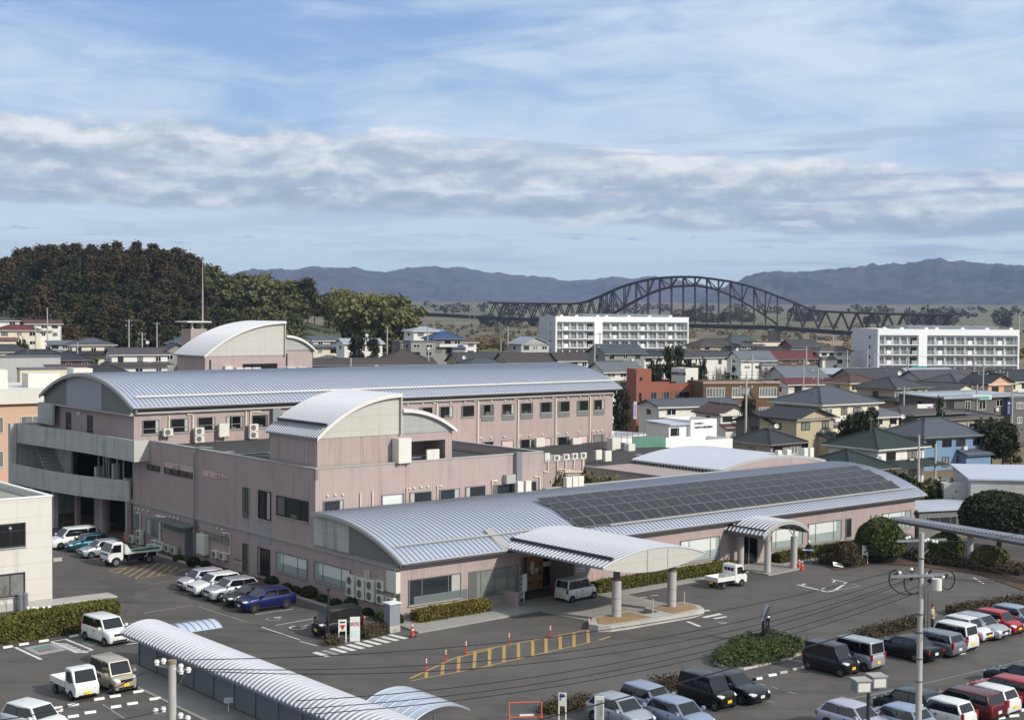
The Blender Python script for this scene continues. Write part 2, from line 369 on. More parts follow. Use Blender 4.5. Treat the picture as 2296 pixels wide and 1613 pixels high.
# distant hills: a ridge with real depth, read off the skyline
ridgeL=[(-900,560),(-300,575),(0,620),(300,640),(500,634),(560,621),(590,616),(640,606),(700,597),(740,598),(800,603),(860,609),(900,602),(960,597),(1000,600),(1060,605),(1130,612),(1200,615),(1270,627),(1330,621),(1370,615),(1410,621),(1470,618),(1530,628),(1600,640),(1650,655),(1700,668),(1760,690)]
ridgeR=[(1480,698),(1560,672),(1640,638),(1700,622),(1760,612),(1830,604),(1900,598),(1960,592),(2010,590),(2040,586),(2075,579),(2110,578),(2140,586),(2190,590),(2240,589),(2290,592),(2500,580),(2900,590),(3400,640)]
def interp(t,x):
    for (a,b),(c,d) in zip(t,t[1:]):
        if a<=x<=c:
            f=(x-a)/(c-a); return b+(d-b)*f
    return t[0][1] if x<t[0][0] else t[-1][1]
def hills(name,ridge,D0,D1,x0,x1,nx,seed,label):
    b=MB(); b.keep=True; ny=26
    for j in range(ny+1):
        t=j/ny
        for i in range(nx+1):
            px=x0+(x1-x0)*i/nx
            H=P(px,interp(ridge,px),D1).z
            d=D0+(D1-D0)*min(t/.8,1)+max(0,t-.8)*5*1500
            q=P(px,700,d)
            s=min(t/.8,1); prof=s**1.25
            if t>.8: prof=1-(t-.8)*3.5
            n=noise.fractal(Vector((q.x*.0011,q.y*.0011,seed)),1.0,2.0,7)
            rdg=1-abs(noise.noise(Vector((q.x*.0009+q.y*.0004,q.y*.0005,seed+3))))*2
            small=noise.fractal(Vector((px*.035,t*40,seed)),1.0,2.0,6)*13
            h=H*prof*(1+ .9*(n+.5*(rdg-.4))*(1-abs(2*s-1)**1.6 if t<=.8 else 0)) + small*min(s*1.5,1)
            b.v.append((q.x,q.y,max(h,-2) if j>0 else -2))
    for j in range(ny):
        for i in range(nx): k=j*(nx+1)+i; b.f.append((k,k+1,k+nx+2,k+nx+1))
    return structure(b.build(name,M_hill,smooth=180))
M_hill=mk('wooded_hillside',(44,48,52),.95,kind=k_hill,var=.1,vs=.004)
hills('hills',ridgeL,5200,8200,-900,1770,520,1.3,'')
hills('hills',ridgeR,4200,6600,1480,3400,400,4.7,'')
def tz(d): return 0 if d<1150 else (d-1150)/2850*48
M_plain=mk('plain_fields',(116,106,82),.95,kind=k_field,var=.25,vs=.004)
b=MB(); b.keep=True; nx,ny=60,30
for j in range(ny+1):
    d=1140+(4600-1140)*j/ny
    for i in range(nx+1):
        q=P(-800+4200*i/nx,700,d); b.v.append((q.x,q.y,-.1+tz(min(d,4000))+(noise.noise(Vector((q.x*.002,q.y*.002,5)))*5 if d>1300 else 0)))
for j in range(ny):
    for i in range(nx): k=j*(nx+1)+i; b.f.append((k,k+1,k+nx+2,k+nx+1))
structure(b.build('terrain',M_plain,smooth=180))
# asphalt car park and access road
def sheet(name,pts,z,m,kind='structure'):
    b=MB(); n=len(pts); b.v=[(p[0],p[1],z) for p in pts]
    for t in tessellate_polygon([[Vector((p[0],p[1],0)) for p in pts]]): b.f.append(tuple(t))
    o=b.build(name,m); 
    if kind: o['kind']=kind
    me=o.data
    bm=bmesh.new(); bm.from_mesh(me)
    for f in bm.faces:
        if f.normal.z<0: f.normal_flip()
    bm.to_mesh(me); bm.free(); return o
def slab(name,pts,z0,z1,m,parent=None): 
    o=MB().prism([(p[0],p[1]) for p in pts],z0,z1).build(name,m,parent); return o
park=[W(-80,-70),W(75,-70),W(98,-8),W(80,-3.5),W(62,-3.0),W(61,0),W(0,0),W(0,70),W(-30,80),W(-80,60)]
sheet('car_park_asphalt',park,0.0,M_asph)
# walks in front of the building
KE=lambda u,v:W(u,v)
structure(slab('front_walk',[KE(-1.2,-3.9),KE(10.0,-3.55),KE(10.0,-.02),KE(-.9,-.02)],-.02,.12,M_walk))
structure(slab('porch_apron',[KE(10.0,-3.55),KE(10.6,-9.0),KE(19.3,-9.0),KE(19.3,-2.9),KE(35,-2.4),KE(35,-.02),KE(10.0,-.02)],-.02,.06,M_walk))
structure(slab('entrance_apron',[W(*onZ(*K('d4',1360,1290))),W(*onZ(*K('d4',1890,1185))),KE(39.3,-.02),KE(35.0,-.02),W(*onZ(*K('d4',960,1210)))],-.02,.10,M_walk))
structure(slab('front_walk',[KE(39.3,-2.1),KE(50.0,-2.0),KE(50,-.02),KE(39.3,-.02)],-.02,.08,M_walk))
structure(slab('side_kerb',[KE(-1.55,2.4),KE(-1.35,2.4),KE(-1.5,36),KE(-1.7,36)],-.02,.14,M_conc2))
structure(slab('side_bed',[KE(-1.35,2.4),KE(-.02,2.4),KE(-.02,36),KE(-1.5,36)],-.02,.10,M_soil))
# painted markings: measured on the ground plane
MK={}
def stripe(key,a,b,w,z=.008):
    a=Vector(a);b=Vector(b); d=(b-a).normalized(); n=Vector((-d.y,d.x,0))*w/2
    MK.setdefault(key,MB()).quad((*(a-n)[:2],z),(*(b-n)[:2],z),(*(b+n)[:2],z),(*(a+n)[:2],z))
def SK_(c,x0,y0,x1,y1,w,key='w',z=.008): stripe(key,KG(c,x0,y0),KG(c,x1,y1),w,z)
# zebra crossing
for i in range(10):
    f=i/9
    x0=720+(1380-720)*f; y0=935+(780-935)*f; x1=845+(1525-845)*f; y1=972+(815-972)*f
    if i==1: SK_('b2',x0,y0,x1,y1,.42,'worn')
    else: SK_('b2',x0,y0,x1,y1,.42)
# yellow ladder
SK_('b2',1560,1165,1940,990,.16,'y'); SK_('b2',1940,990,2296,900,.16,'y'); SK_('b3',10,940,1085,738,.16,'y',.010)
SK_('b2',1570,1185,2296,1050,.12,'y',.012); SK_('b3',10,1098,1110,845,.14,'y',.012)
for a,b_,c,d in ((1705,1095,1702,1158),(1850,1035,1842,1130),(1990,970,1983,1108),): SK_('b2',a,b_,c,d,.22,'y',.016)
for a,b_,c,d in ((90,930,82,1078),(218,905,216,1052),(345,878,343,1022),(470,855,472,998),(595,838,598,975),(712,815,715,945),(836,795,840,912),(958,765,960,890),(1080,740,1085,850)): SK_('b3',a,b_,c,d,.22,'y',.016)
SK_('b3',1180,828,1280,795,.2,'y'); 
# yellow hatched triangle
SK_('c5',945,922,1305,872,.13,'y'); SK_('c5',1185,998,1570,945,.13,'y')
for q in ((960,930,1030,945),(1030,948,1110,900),(1085,962,1210,888),(1130,980,1300,875),(1185,998,1395,855),(1290,985,1460,865),(1385,965,1500,885),(1480,945,1560,890),(1570,935,1640,905)): SK_('c5',*q,.13,'y',.012)
# bay lines and long thin lines
for q in (('c5',1325,1045,1535,1010,.1),('c5',1460,1083,1530,1072,.1),('c6',200,1310,530,1262,.1),('c6',380,1405,750,1340,.1),('c6',0,1335,590,1531,.1),('b2',590,838,745,878,.1),('c5',1740,1240,2296,1420,.1),('c5',1260,1300,1700,1225,.12),
          ('b3',1855,505,1925,495,.3),('b3',2000,582,2050,578,.3),('b3',2085,572,2150,566,.35),('b3',2095,630,2250,598,.4),('b3',2190,640,2296,622,.3),('b3',2240,678,2290,672,.35),('b3',1955,665,2065,708,.28),('b3',1540,455,1600,450,.18),('b3',1630,438,1700,434,.14),
          ('b4',480,712,520,706,.3),('b4',945,832,1105,797,.22),('c8',305,1048,565,1112,.22),('c8',335,1055,375,1040,.2),('c8',510,1098,545,1078,.2),('c8',565,1112,660,1095,.18),('c8',630,1100,740,1030,.22),('c8',605,998,740,1030,.14),('c8',640,1005,620,1028,.16),
          ('c8',1850,985,1945,1040,.12),('c8',905,1478,1370,1302,.1),('c8',70,1497,220,1462,.2),('b4',1230,905,1300,895,.35)):
    SK_(*q,'w' if q[0]!='c5' else 'worn')
SK_('c8',660,1095,860,1060,.12,'worn'); SK_('c8',740,1030,860,1060,.12,'worn')
for q in (('b1',1080,685,1165,680,.16),('b1',1090,705,1170,697,.16),('b1',1100,722,1172,712,.16),('b1',900,1390,1100,1520,.1)): SK_(*q,'worn',.006)
# faint access-way ticks along the lots
for q in (('b5',0,1470,820,1300,.08),('b5',400,1400,1882,1060,.07),('b5',60,1530,110,1520,.15),('b5',740,1060,810,1080,.12),('b5',650,1010,820,960,.06),('b4',840,1275,900,1290,.12),('b4',960,1305,1020,1322,.12),('b4',1110,1350,1190,1368,.14),('b4',920,1435,990,1450,.12),('b4',100,1450,180,1490,.1)): SK_(*q,'worn',.006)
# wheelchair bay, bottom left
SK_('b1',130,890,362,998,.22); SK_('b1',450,842,680,940,.2); SK_('b1',575,820,815,915,.2); SK_('b1',680,940,815,915,.16,'w',.012)
SK_('b1',450,842,590,818,.14,'w',.012)
for i in range(6):
    f=(i+.4)/6; a=K('b1',470+(680-470)*f,845+(940-845)*f); 
    x0=475+205*f; y0=850+88*f; SK_('b1',x0,y0,x0+115,y0-2+12,.2,'w',.014)
SK_('b1',1110,866,1215,850,.16); SK_('b1',1130,822,1190,842,.16)
def quadpx(key,pts,z): MK.setdefault(key,MB()).poly([(*KG(*p)[:2],z) for p in pts])
quadpx('padw',[('b1',200,895),('b1',340,962),('b1',590,915),('b1',455,855)],.010)
quadpx('padb',[('b1',270,900),('b1',350,938),('b1',520,905),('b1',440,868)],.014)
quadpx('padg',[('b1',650,822),('b1',790,885),('b1',900,868),('b1',760,812)],.010)
M_padw=mk('bay_pad_pale',(150,152,146),.85,var=.15,vs=2)
def k_pad(T,X,Y,Z,c,tcn):
    v=T.n('ShaderNodeTexNoise'); v.inputs['Scale'].default_value=1.1; v.inputs['Detail'].default_value=2; T.l(tcn,v.inputs[0])
    h=T.n('ShaderNodeHueSaturation'); h.inputs['Saturation'].default_value=1.6; h.inputs['Value'].default_value=.55; T.l(v.outputs[1],h.inputs['Color']); return T.mix(.45,h.outputs[0],sc2((70,96,110))),None
M_padb=mk('bay_pad_motif',(90,130,140),.85,kind=k_pad)
M_padg=mk('bay_pad_grey',(112,116,112),.85,var=.15)
# wheelchair symbols in bays
def ringm(key,c,x,y,r,w=.14):
    p=KG(c,x,y); n=18
    for i in range(n):
        if i in (3,4,5): continue
        a=2*math.pi*i/n; b_=2*math.pi*(i+1)/n
        stripe(key,p+Vector((math.cos(a)*r,math.sin(a)*r,0)),p+Vector((math.cos(b_)*r,math.sin(b_)*r,0)),w)
ringm('w','c6',575,1425,.55); SK_('c6',600,1418,670,1402,.14); SK_('c6',600,1432,660,1418,.12); 
ringm('worn','c6',360,1352,.45); SK_('c6',305,1350,325,1342,.2); SK_('c6',365,1340,430,1332,.2)
for k_,(m_,) in dict(w=(M_pw,),worn=(M_pworn,),y=(M_py,),padw=(M_padw,),padb=(M_padb,),padg=(M_padg,)).items():
    nm={'w':'white_road_markings','worn':'worn_road_markings','y':'yellow_road_markings','padw':'bay_pad','padb':'bay_pad_motif','padg':'bay_pad'}[k_]
    structure(MK[k_].build(nm,m_))
# town ground: paved/earth patches and streets between houses, riverside fields
M_gravel=mk('gravel_lot',(96,94,90),.95,var=.2,vs=.4,kind=k_conc2)
M_reed=mk('reed_field',(150,126,94),.95,var=.25,vs=.15)
M_grass=mk('winter_grass',(92,98,50),.95,var=.3,vs=.08)
M_dry=mk('dry_grass',(112,98,66),.95,var=.28,vs=.2)
sheet('town_ground',[P(-200,720,300),P(2600,720,300),P(2900,720,620),P(-900,720,620)],-.012,M_gravel)
def patch(name,pts,z,m): return sheet(name,[G(x,y,z) for x,y in pts],z,m)
patch('reed_field',[(1040,752),(1215,752),(1215,737),(1060,737)],.06,M_reed)
patch('grass_bank',[(1060,790),(1200,800),(1215,754),(1050,754)],.03,M_grass)
patch('reed_field',[(1540,790),(1900,790),(1900,750),(1540,750)],.02,M_reed)
patch('reed_field',[(1540,748),(1920,748),(2296,738),(2296,722),(1540,722)],.02,M_dry)
patch('dry_grass',[(2150,1090),(2296,1100),(2296,1030),(2180,1020)],.02,M_dry)
patch('street',[(2160,990),(2400,1010),(2400,960),(2150,945)],.03,M_asph)
patch('gravel_yard',[(2050,1130),(2296,1140),(2296,1092),(2150,1085)],.02,M_gravel)
# planting bed at the right end of the building and along the lots
patch('planting_bed',[K('c8',520,860),K('c8',640,920),K('c8',760,905),K('c8',990,865),K('c8',1330,880),K('c8',1900,955),K('c8',2296,1100),K('c8',2296,840),K('c8',1300,740),K('c8',620,780)],.05,M_soil)
for pts in ([K('b3',620,1500),K('b3',1120,1400),K('b3',1090,1370),K('b3',640,1470)],[K('b4',430,1115),K('b4',1260,985),K('b4',1240,935),K('b4',440,1070)],[K('b5',340,860),K('b5',900,795),K('b5',880,690),K('b5',420,790)]):
    patch('verge_soil',pts,.04,M_soil)
# ================= MAIN BUILDING COMPLEX (local frame: x=u along the long facades, y=v to the back, z up) =================
H=thing('hospital_building','sprawling dusty pink tiled hospital with long grey barrel-vaulted metal roofs','hospital',W(0,0,0),RZ)
def arc(v,v0,vc,z0,zp):
    h=zp-z0; c=abs(vc-v0); Rr=(c*c+h*h)/(2*h); return zp-Rr+math.sqrt(max(Rr*Rr-(v-vc)**2,0))
def vault(parent,u0,u1,va,vb,v0,vc,z0,zp,m,rm,pitch=.42,rw=.05,rh=.07,th=.12,along='x',seg=22,name='roof',skip=None):
    """barrel vault sheet running along x from u0..u1, curved in y from va..vb, ribs following the curve"""
    sw=(lambda x,y,z:(x,y,z)) if along=='x' else (lambda x,y,z:(y,x,z))
    b=MB(); vs=[va+(vb-va)*i/seg for i in range(seg+1)]
    for i in range(seg):
        a,c=vs[i],vs[i+1]; za,zc=arc(a,v0,vc,z0,zp),arc(c,v0,vc,z0,zp)
        o=len(b.v); b.v+=[sw(u0,a,za),sw(u1,a,za),sw(u1,c,zc),sw(u0,c,zc),sw(u0,a,za-th),sw(u1,a,za-th),sw(u1,c,zc-th),sw(u0,c,zc-th)]
        b.f+=[(o,o+1,o+2,o+3),(o+4,o+7,o+6,o+5),(o+1,o+5,o+6,o+2),(o,o+3,o+7,o+4)]
        if i==0: b.f.append((o,o+4,o+5,o+1))
        if i==seg-1: b.f.append((o+3,o+2,o+6,o+7))
    r=b.build(name,m,parent,smooth=30)
    q=MB(); q.keep=True; n=int((u1-u0)/pitch)
    for k in range(n+1):
        x=u0+.02+(u1-u0-.04)*k/n
        for i in range(seg):
            a,c=vs[i],vs[i+1]; za,zc=arc(a,v0,vc,z0,zp)+rh,arc(c,v0,vc,z0,zp)+rh
            o=len(q.v); q.v+=[sw(x-rw,a,za-rh-.02),sw(x-rw*.5,a,za),sw(x+rw*.5,a,za),sw(x+rw,a,za-rh-.02),sw(x-rw,c,zc-rh-.02),sw(x-rw*.5,c,zc),sw(x+rw*.5,c,zc),sw(x+rw,c,zc-rh-.02)]
            q.f+=[(o,o+1,o+5,o+4),(o+1,o+2,o+6,o+5),(o+2,o+3,o+7,o+6)]
    q.build('roof_seams',rm,r)
    return r
def gable(parent,x,th,va,vb,v0,vc,z0,zp,zb,m,name='gable',along='x',seg=20,drop=.1):
    pts=[(va+(vb-va)*i/seg,arc(va+(vb-va)*i/seg,v0,vc,z0,zp)-drop) for i in range(seg+1)]
    poly=[(va,zb)]+pts+[(vb,zb)]
    if abs(pts[0][1]-zb)<.01: poly=poly[1:]
    if abs(pts[-1][1]-zb)<.01: poly=poly[:-1]
    return MB().prof(poly,'x' if along=='x' else 'y',x,x+th).build(name,m,parent)
def fascia(parent,x,va,vb,v0,vc,z0,zp,m,along='x',seg=20,t=.07,h=.26):
    b=MB(); 
    for i in range(seg):
        a=va+(vb-va)*i/seg;c=va+(vb-va)*(i+1)/seg; za,zc=arc(a,v0,vc,z0,zp)+.03,arc(c,v0,vc,z0,zp)+.03
        f=(lambda p,y,z:(p,y,z)) if along=='x' else (lambda p,y,z:(y,p,z))
        b.add([f(x,a,za-h),f(x,a,za),f(x,c,zc),f(x,c,zc-h),f(x+t,a,za-h),f(x+t,a,za),f(x+t,c,zc),f(x+t,c,zc-h)],[(0,1,2,3),(4,7,6,5),(1,5,6,2),(0,3,7,4)])
    return b.build('fascia',m,parent)
def window(parent,plane,a0,a1,z0,z1,at,kind='dark',mull=0,sill=True,fw_=.07,split=None,side=-1,low=None,fm=None):
    """plane 'v': wall facing -v at v=at ; plane 'u': wall facing -u at u=at"""
    f=(lambda a,d,z:(a,at+side*d,z)) if plane=='v' else (lambda a,d,z:(at+side*d,a,z))
    def bx(b,a,c,za,zc,d0,d1):
        p=f(a,d0,za); q=f(c,d1,zc); b.box(min(p[0],q[0]),max(p[0],q[0]),min(p[1],q[1]),max(p[1],q[1]),za,zc)
    b=MB(); w=fw_
    bx(b,a0,a1,z1-w,z1,0,.09); bx(b,a0,a1,z0,z0+w,0,.09); bx(b,a0,a0+w,z0+w,z1-w,0,.09); bx(b,a1-w,a1,z0+w,z1-w,0,.09)
    ms=split if split else [(i+1)/(mull+1) for i in range(mull)]
    for t in ms: x=a0+(a1-a0)*t; bx(b,x-.03,x+.03,z0+w,z1-w,0,.07)
    if low: bx(b,a0+w,a1-w,z0+low,z0+low+.06,0,.075)
    fr=b.build('window',fm or (M_fdark if kind in('black',) else M_frame),parent)
    g=MB(); bx(g,a0+w,a1-w,z0+w,z1-w,0,.03)
    g.build('pane',{'dark':M_glass,'black':M_glassd,'blind':M_glass2,'curt':M_glassc,'pink':M_curtp}[kind],fr)
    r_=random.Random(int(abs(a0*31+z0*17+at*7)*10))
    if kind in('blind',):
        q=MB(); zs=z0+w+(z1-z0)*r_.uniform(.28,.42); bx(q,a0+w+.02,a0+(a1-a0)*r_.uniform(.72,.9),zs,z1-w,.031,.036); q.build('blind',M_blindw,fr)
    if kind in('black','dark','curt') and a1-a0>1.0:
        q=MB(); k_=r_.uniform(.08,.26)*(a1-a0); L_=r_.random()<.5; bx(q,a0+w+.01 if L_ else a1-w-k_,a0+w+k_ if L_ else a1-w-.01,z0+w+.05,z1-w,.031,.036); q.build('curtain',r_.choice((M_curtg,M_curtg,M_curtw)),fr)
        if r_.random()<.5: q=MB(); bx(q,a0+(a1-a0)*.35,a0+(a1-a0)*r_.uniform(.5,.7),z0+w,z0+w+(z1-z0)*r_.uniform(.12,.3),.031,.036); q.build('things_inside',M_curtg,fr)
    if sill:
        s=MB(); bx(s,a0-.06,a1+.06,z0-.07,z0-.002,0,.13); s.build('sill',M_trim,fr)
    return fr
M_blindw=mk('white_blind',(206,210,204),.3,var=.05); M_curtg=mk('grey_curtain',(92,94,90),.5,var=.25,vs=4); M_curtw=mk('pale_curtain',(168,168,160),.5,var=.2,vs=5)
M_curtp=mk('pink_curtain',(206,178,176),.7,var=.15,vs=3)
# ---- low front wing
LU=61.7
b=MB().box(0,11.1,0,11.35,-.3,3.95).box(11.1,16.6,2.95,11.35,-.3,3.95).box(16.6,LU,0,11.35,-.3,3.95).box(11.1,16.6,0,2.95,3.35,3.95); b.build('wall',M_pink,H)
# parapet wall at the back of the wing
MB().box(23.1,46.7,11.1,11.36,3.95,6.5).build('parapet_wall',M_pinkc,H)
MB().box(23.1,46.8,11.0,11.46,6.5,6.62).build('coping',M_trim,H)
ARC=(-.8,9.,4.3,6.6)
vault(H,-.45,62.5,-.8,11.0,*ARC,M_roofm,M_rib,pitch=.43)
fascia(H,-.55,-.85,11.3,*ARC,M_trim); fascia(H,62.5,-.85,11.0,*ARC,M_trim)
gable(H,-.12,.2,-.7,6.4,*ARC,4.0,M_gable,'gable')
gable(H,-.16,.2,6.42,11.34,*ARC,3.98,M_conc,'gable')
gable(H,61.6,.2,-.7,11.0,*ARC,4.0,M_gable,'gable')
# eaves soffit, gutter line and snow guard
MB().box(-.1,62.2,-.72,0,4.02,4.12).box(-.2,62.3,-.2,-.002,3.86,4.02).build('eaves',M_dtrim,H)
MB().box(-.02,LU+.02,-.06,-.002,3.74,3.86).build('cornice',M_trim,H)
vs_=.7
MB().tube([(0.1,vs_,arc(vs_,*ARC)+.26),(15.0,vs_,arc(vs_,*ARC)+.26)],.07,6).tube([(20.5,vs_-.6,arc(vs_-.6,*ARC)+.26),(61.9,vs_-.6,arc(vs_-.6,*ARC)+.26)],.07,6).build('snow_guard',M_trim,H)
MB().box(-.14,-.002,0,44,3.60,3.72).box(-.22,-.002,0,44,3.74,3.80).build('belt_course',M_trim,H)
# windows on the front, pixel-measured
def wv(c,x0,y0,x1,y1,at=0.,**k):
    a0,z1=onV(*K(c,x0,y0),at); a1,z0=onV(*K(c,x1,y1),at); return window(H,'v',a0,a1,z0,z1,at,**k)
def wu(c,x0,y0,x1,y1,at=0.,**k):  # left px has larger v
    a0,z1=onU(*K(c,x0,y0),at); a1,z0=onU(*K(c,x1,y1),at); return window(H,'u',min(a0,a1),max(a0,a1),z0,z1,at,**k)
w_=wv('d3',795,480,1712,795,kind='dark',split=[.245,.75])
MB().box(1.15,6.0,-.055,-.035,.92,1.62).build('frosted_film',M_glass2x if 0 else mk('frosted_film',(104,112,112),.3,var=.1),w_)
wv('c6',2075,935,2505,1115,kind='curt',split=[.24,.52,.78])
wv('c7',1742,690,1836,880,kind='blind') if 0 else None
for q,k in ((('c7',1890,665,2232,810),dict(kind='blind',split=[.22,.76])),(('d4',1400,560,1890,800),dict(kind='blind',split=[.14,.74])),(('c8',398,515,688,650),dict(kind='blind',split=[.22,.76])),
            (('c8',948,440,1003,520),dict(kind='curt')),(('c8',1048,425,1298,545),dict(kind='blind',split=[.22,.68,.8])),(('c8',728,468,775,632),dict(kind='dark'))):
    wv(*q,**k)
# entrance recess under the porch
ga_,_=onV(*K('c7',688,900),2.9); gb_=16.55; MB().box(ga_,gb_,2.90,2.94,0.12,3.3).build('entrance_glazing',M_glassd,H)
e_=MB()
for x in (ga_,16.5): e_.box(x-.04,x+.04,2.84,2.90,.12,3.3)
e_.box(ga_,gb_,2.84,2.90,3.22,3.3).box(ga_,gb_,2.84,2.90,2.3,2.38); e_.build('entrance_frame',M_fdark,H)
# orange timber screen
x0,_z=onV(*K('c7',540,1100),2.7); x1,_z=onV(*K('c7',680,1085),2.7)
s_=MB().box(x0,x1,2.64,2.74,.10,3.3).build('timber_screen',M_orange,H)
h_=MB()
for i in range(4):
    for t in (.18,.82): h_.cyl(0,0,0,0,0,4) if 0 else h_.box(x0+(x1-x0)*t-.1,x0+(x1-x0)*t+.1,2.625,2.639,.55+i*.72,.75+i*.72)
h_.build('hole_pattern',M_fdark,s_)
MB().box(x0+.3,x0+.7,2.625,2.639,1.7,2.3).box(x0+.4,x0+.7,2.615,2.624,1.35,1.68).box(x0+.85,x0+1.1,2.625,2.639,1.4,1.8).build('notice_papers',M_plw,s_)
MB().box(x1+.15,x1+1.0,2.80,2.82,1.75,2.15).build('door_notice',M_plw,H)
o_=MB().box(16.8,17.65,-.05,-.02,1.62,1.95).build('notice_board',M_plw,H)
text('lettering','救急出入口',.15,M_fdark,o_,(16.86,-.06,1.72),(R(90),0,0),.004)
o_=MB().box(18.5,18.85,-.04,-.02,.9,1.3).build('notice_board',mk('notice_red',(196,150,140),.6),H)
# low pink fin wall by the door
MB().box(9.3,9.58,-1.6,-.02,.1,1.15).build('fin_wall',M_pink,H)
# ---- porch canopy over the drop-off
po=empty('entrance_porch',(0,0,0)); po.parent=H
PU0,PU1,PV=9.25,19.6,-11.0; PC=(PU0+PU1)/2
PA=(PU0,PC,4.35,5.25)
vault(po,PV,.9,PU0,PU1,*PA,M_roofw,M_roofwr,pitch=.40,rw=.075,rh=.09,along='y',name='canopy_roof',seg=24)
def lens(y,m,th=.12,drop=.72):
    seg=24; t=[(PU0+(PU1-PU0)*i/seg,arc(PU0+(PU1-PU0)*i/seg,*PA)-.06) for i in range(seg+1)]
    bt=[(PU1+(PU0-PU1)*i/seg,4.30-drop*math.sin(math.pi*i/seg)**.85) for i in range(1,seg)]
    return MB().prof(t+bt,'y',y,y+th)
lens(PV-.02,None).build('gable',M_beige,po)
b=MB(); seg=24
for i in range(seg):   # curved soffit
    a=PU0+(PU1-PU0)*i/seg; c=PU0+(PU1-PU0)*(i+1)/seg; za=4.28-.70*math.sin(math.pi*i/seg)**.85; zc=4.28-.70*math.sin(math.pi*(i+1)/seg)**.85
    b.quad((a,PV+.1,za),(c,PV+.1,zc),(c,0,zc),(a,0,za))
b.build('soffit',mk('soffit_panel',(150,146,138),.7),po,smooth=60)
MB().box(PC-.85,PC-.83,PV-.04,PV-.02,3.62,5.15).box(PC+1.2,PC+1.22,PV-.04,PV-.02,3.66,5.12).build('panel_joint',M_frame,po)
gx=PU0+1.1; MB().tube([(gx,PV+.15,arc(gx,*PA)+.16),(gx,.2,arc(gx,*PA)+.16)],.12,6).build('snow_guard',M_fdark,po)
for (x,y) in ((11.92,-9.64),(17.53,-9.63)):
    c_=MB().cyl(x,y,0,3.0,.34,20).build('column',M_polew if 0 else mk('cast_column',(168,164,160),.6,var=.12,vs=3),po,smooth=40)
    MB().cyl(x,y,3.0,4.1,.25,20).build('column_neck',M_dtrim2 if 0 else mk('dark_neck',(110,104,100),.5,metal=.3),c_,smooth=40)
    q=MB(); 
    for z in (.9,1.75): q.tube([(x,y,z),(x,y,z+.03)],.352,20)
    q.build('joint_ring',M_frame,c_,smooth=40)
# cricket between porch and wing roof
MB().prof([(-.75,4.36),(1.6,5.55),(1.6,5.3),(-.75,4.2)],'x',8.8,9.6).build('roof_flashing',M_trim,H)
# kerbed island carrying the porch columns
isl=thing('porch_island','long pale concrete kerb island with rounded end under the two porch columns','kerb island',W(0,0,0),RZ)
ip=[(8.75,-10.2),(8.9,-11.0),(9.6,-11.55),(11,-11.72),(17.4,-11.95),(18.9,-11.6),(19.5,-10.6),(19.5,-8.9),(15.6,-8.7),(15.5,-10.35),(14.0,-10.2),(14.0,-8.75),(10.3,-8.9)]
MB().prism(ip,-.02,.42).build('kerb',M_conc2,isl)
MB().prism([(9.3,-10.6),(9.6,-11.1),(11.5,-11.35),(13.7,-11.4),(13.7,-9.1),(10.4,-9.2)],.42,.45).prism([(15.9,-11.5),(18.6,-11.3),(19.1,-10.4),(19.1,-9.2),(15.9,-9.0)],.42,.45).build('soil_bed',mk('sandy_soil',(150,124,92),.95,var=.2),isl)
MB().cyl(14.6,-10.6,.42,1.5,.05,8).cyl(19.0,-9.5,.42,1.3,.05,8).build('post',M_pole,isl)
# ---- second, smaller arched canopy
c2=empty('side_entrance_canopy',(0,0,0)); c2.parent=H
CA=(33.9,36.9,3.35,4.35)
vault(c2,-4.3,.0,33.9,39.9,33.9,36.9,3.35,4.35,M_roofw,M_roofwr,pitch=.42,rw=.075,rh=.09,th=.16,along='y',name='canopy_roof',seg=20)
gable(c2,-4.36,.14,33.9,39.9,33.9,36.9,3.35,4.35,4.0,M_trim,along='y') if 0 else None
fascia(c2,-4.40,33.9,39.9,33.9,36.9,3.35,4.35,M_trim,along='y',t=.1,h=.3)
MB().tube([(34.4,-4.2,3.78),(34.4,-.1,3.78)],.06,6).build('snow_guard',M_fdark,c2)
MB().box(33.85,33.98,-4.35,0,3.1,3.34).box(39.82,39.95,-4.35,0,3.1,3.34).build('gutter',M_dtrim,c2)
for (x,y) in ((35.2,-3.75),(38.65,-3.75),(35.2,-.75)):
    c_=MB().cyl(x,y,0,2.75,.29,18).build('column',MATS['cast_column'],c2,smooth=40)
    MB().cyl(x,y,2.75,3.5,.09,8).cyl(x,y,2.72,2.80,.30,18).build('capital',M_trim,c_,smooth=40)
    MB().tube([(x,y,2.8),(x+1.2*(1 if x<37 else -1),y,4.05)],.06,6).build('strut',M_trim,c_)
MB().box(35.9,38.2,-.05,-.01,.08,2.75).build('side_door',M_glassd,c2)
d_=MB(); 
for x in (35.9,37.05,38.2): d_.box(x-.05,x+.05,-.09,-.05,.08,2.75)
d_.build('door_frame',M_frame,c2)
